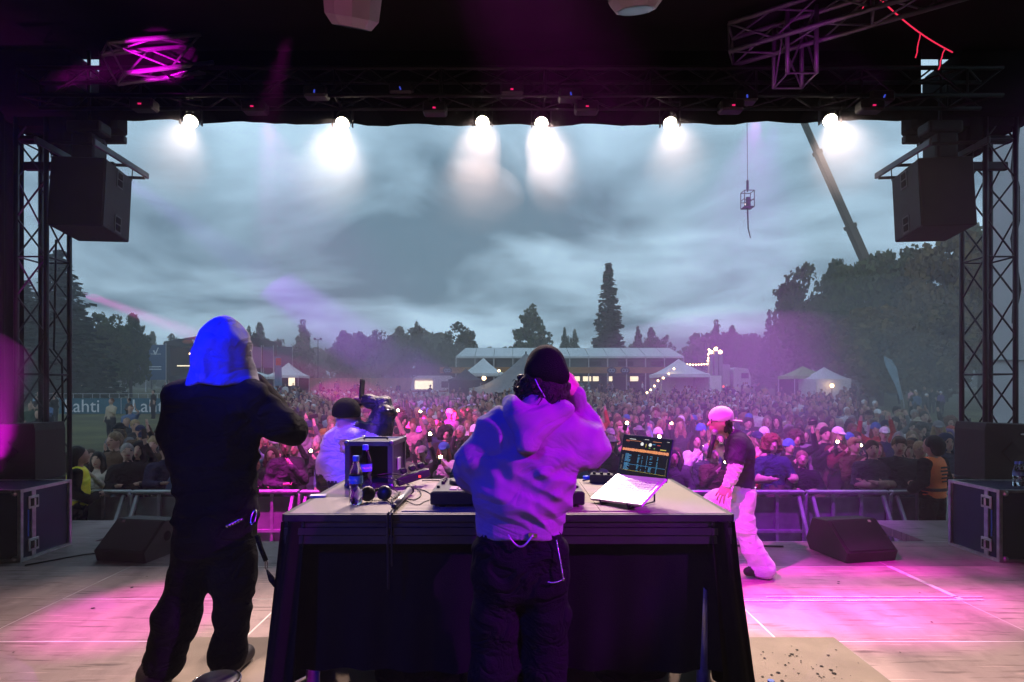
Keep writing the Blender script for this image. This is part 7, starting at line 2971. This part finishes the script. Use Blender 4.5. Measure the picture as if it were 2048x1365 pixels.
# tents and feather flag on the right
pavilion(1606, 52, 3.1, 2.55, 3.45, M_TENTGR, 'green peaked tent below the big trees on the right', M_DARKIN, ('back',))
pavilion(1648, 50, 3.0, 2.3, 3.35, M_TENT, 'white tent with lit inside right of the green tent', M_TENT, ('front', 'back', 'left'))
t_ = thing('tent_lamp', 'warm lamp glowing in front of the white tent on the right', 'lamp', P(1664, 772, 48))
MB().ball((0, 0, 0), .16, 8, 6).build('bulb', M_BULB, t_, smooth=True)
MB().cyl((0, 0, 0), (0, .05, -t_.location.z + gz(48)), .025, n=6).build('stand', M_BLKMET, t_)
ff = thing('feather_flag', 'pale blue feather flag leaning in front of the right trees', 'flag', at(1808, 30))
o = ff.location
pa = [P(1808, 808, 30) - o, P(1800, 770, 30) - o, P(1788, 735, 30) - o, P(1770, 712, 30) - o]
MB().tube([Vector((pa[0].x, 0, 0))] + pa, .018, 5).build('pole', M_GALV, ff)
edge = [P(1806, 800, 30) - o, P(1801, 770, 30) - o, P(1793, 738, 30) - o, P(1784, 720, 30) - o, P(1767, 712, 30) - o]
edg2 = [P(1800, 800, 30) - o, P(1789, 770, 30) - o, P(1775, 738, 30) - o, P(1768, 722, 30) - o, P(1766, 712, 30) - o]


def flagfn(u, v):
    k_ = min(int(v * 4), 3)
    f_ = v * 4 - k_
    a_, b_ = edge[k_].lerp(edge[k_ + 1], f_), edg2[k_].lerp(edg2[k_ + 1], f_)
    return a_.lerp(b_, u) + Vector((0, .04 * math.sin(v * 9 + u * 3), 0))


MB().grid(flagfn, 4, 16).build('cloth', mat('flag_pale', (.25, .34, .42), .7, var=.25, scale=3), ff, smooth=True)

# crane with a hanging basket
YC = 72
cr = thing('crane', 'telescopic crane boom slanting above the trees on the right', 'crane', at(1790, YC))
o = cr.location
b0_, b1_ = P(1790, 655, YC) - o, P(1492, -16, YC) - o
M_BOOM = mat('crane_boom_paint', (.09, .065, .035), .5, var=.15)
for i, (u0, u1, w_) in enumerate(((0, .30, .95), (.30, .52, .76), (.52, .72, .62), (.72, 1.0, .5))):
    a_, b_ = b0_.lerp(b1_, u0 - (.02 if i else 0)), b0_.lerp(b1_, u1)
    q = (b_ - a_).to_track_quat('Z', 'Y').to_matrix()
    MB().rbox((a_ + b_) / 2, (w_, w_, (b_ - a_).length), .08, q).build('boom_section', M_BOOM, cr)
    MB().rbox(b_, (w_ * 1.18, w_ * 1.18, .5), .05, q).build('collar', M_BOOM, cr)
MB().rbox((0, 0, 1.6), (7.5, 2.6, 1.4), .15).build('carrier', M_BOOM, cr)
MB().rbox((0.4, 0, 3.0), (2.4, 2.4, 2.0), .15).build('turret', M_BOOM, cr)
for x in (-2.8, -1.2, 1.2, 2.8):
    for s in (-1, 1):
        MB().cyl((x, s * 1.0, .62), (x, s * 1.4, .62), .62, n=14).build('wheel', M_BLKPLAST, cr)
bk = thing('crane_basket', 'small open basket hanging from the crane cable with a strap below', 'basket', P(1495, 400, YC))
o = bk.location
top_ = P(1492, -16, YC) - o
MB().cyl((0, 0, 2.3), top_, .035, n=5).build('cable', M_BLKMET, bk)
MB().cyl((0, 0, 1.3), (0, 0, 2.4), .16, n=8).build('hook_block', M_BLKMET, bk)
for x in (-.6, .6):
    for y in (-.6, .6):
        MB().cyl((x, y, -1.0), (x, y, 1.0), .05, n=6).build('cage_post', M_BLKMET, bk)
    for z in (-1, 0, 1):
        MB().cyl((x, -.6, z), (x, .6, z), .05, n=6).build('cage_rail', M_BLKMET, bk)
for y in (-.6, .6):
    for z in (-1, -.2, 1):
        MB().cyl((-.6, y, z), (.6, y, z), .05, n=6).build('cage_rail', M_BLKMET, bk)
MB().box((0, 0, -1), (1.25, 1.25, .1)).build('cage_floor', M_BLKMET, bk)
MB().cyl((0, 0, 1), (0, 0, 1.4), .08, n=6).build('hanger', M_BLKMET, bk)
MB().tube([(0, 0, -1), (.05, 0, -2.4), (.08, 0, -3.6), (.38, 0, -4.8)], [.1, .09, .08, .05], 6).build('strap', M_BLKMET, bk, smooth=True)
MB().rbox((.05, 0, -.3), (.5, .35, 1.3), .12, seg=2).build('load', M_STG, bk)
MB().ball((-.55, -.6, -.75), .09, 8, 5).build('lamp', M_LITWARM, bk, smooth=True)
# ================================================================== air
hz = MB().box((0, 95, 20), (420, 260, 48))
hm = bpy.data.materials.new('haze_air')
hm.use_nodes = True
hm.node_tree.nodes.clear()
pv = hm.node_tree.nodes.new('ShaderNodeVolumePrincipled')
pv.inputs['Color'].default_value = (.95, .95, .97, 1)
pv.inputs['Density'].default_value = 0.0030
ho = hm.node_tree.nodes.new('ShaderNodeOutputMaterial')
hm.node_tree.links.new(pv.outputs[0], ho.inputs['Volume'])
haze = tag(hz.build('haze', hm), kind='stuff')


hm.cycles.homogeneous_volume = True


def smoke(label, puffs, dens, aniso=.15):
    """thin stage smoke: rounded clouds of even density, none touching another of the same mesh"""
    mb_ = MB()
    for c, r in puffs:
        mb_.ball(c, r, 20, 12)
    m = bpy.data.materials.new('smoke_air')
    m.use_nodes = True
    nt_ = m.node_tree
    nt_.nodes.clear()
    v = nt_.nodes.new('ShaderNodeVolumePrincipled')
    v.inputs['Color'].default_value = (.95, .95, .96, 1)
    v.inputs['Anisotropy'].default_value = aniso
    v.inputs['Density'].default_value = dens
    out = nt_.nodes.new('ShaderNodeOutputMaterial')
    nt_.links.new(v.outputs[0], out.inputs['Volume'])
    m.cycles.homogeneous_volume = True
    return tag(mb_.build('smoke', m), label, kind='stuff')


lp = [P(px, py, 6.62) for px, py, _ in lamps]
smoke('white smoke drifting below the lit stage lights', [((p_.x + dx, 6.30, p_.z - dz), (rx, .42, rz_)) for p_, (dx, dz, rx, rz_) in zip(lp, ((-.05, .46, .62, .62), (-.02, .50, .70, .70), (-.10, .48, .33, .72), (.12, .42, .33, .58), (-.05, .44, .60, .56), (.0, .46, .62, .60)))], .055)
smoke('wisps of smoke below the middle stage lights', [((-.45, 6.25, 3.75), (.62, .40, .42)), ((-2.05, 6.25, 3.95), (.55, .35, .5)), ((.5, 6.25, 3.95), (.35, .35, .4))], .06)
smoke('purple lit smoke over the pit on the right', [((4.2, 9.8, 0.9), (4.6, 2.8, 2.1))], .034)
smoke('magenta tinted smoke over the audience on the left', [((-1.9, 11.2, 0.7), (2.6, 2.6, 1.5))], .022)
smoke('violet smoke in the slanting beam on the left', [((-4.1, 14.0, 3.1), (1.5, 3.6, 1.3)), ((-3.2, 21.5, 2.2), (2.4, 3.4, 1.5))], .045)
smoke('pale mist in front of the trees on the right', [((7.9, 13.0, 2.3), (3.0, 2.6, 1.9))], .040)
smoke('magenta smoke at the left wing', [((-6.05, 6.35, 1.55), (.85, .65, .85))], .15)
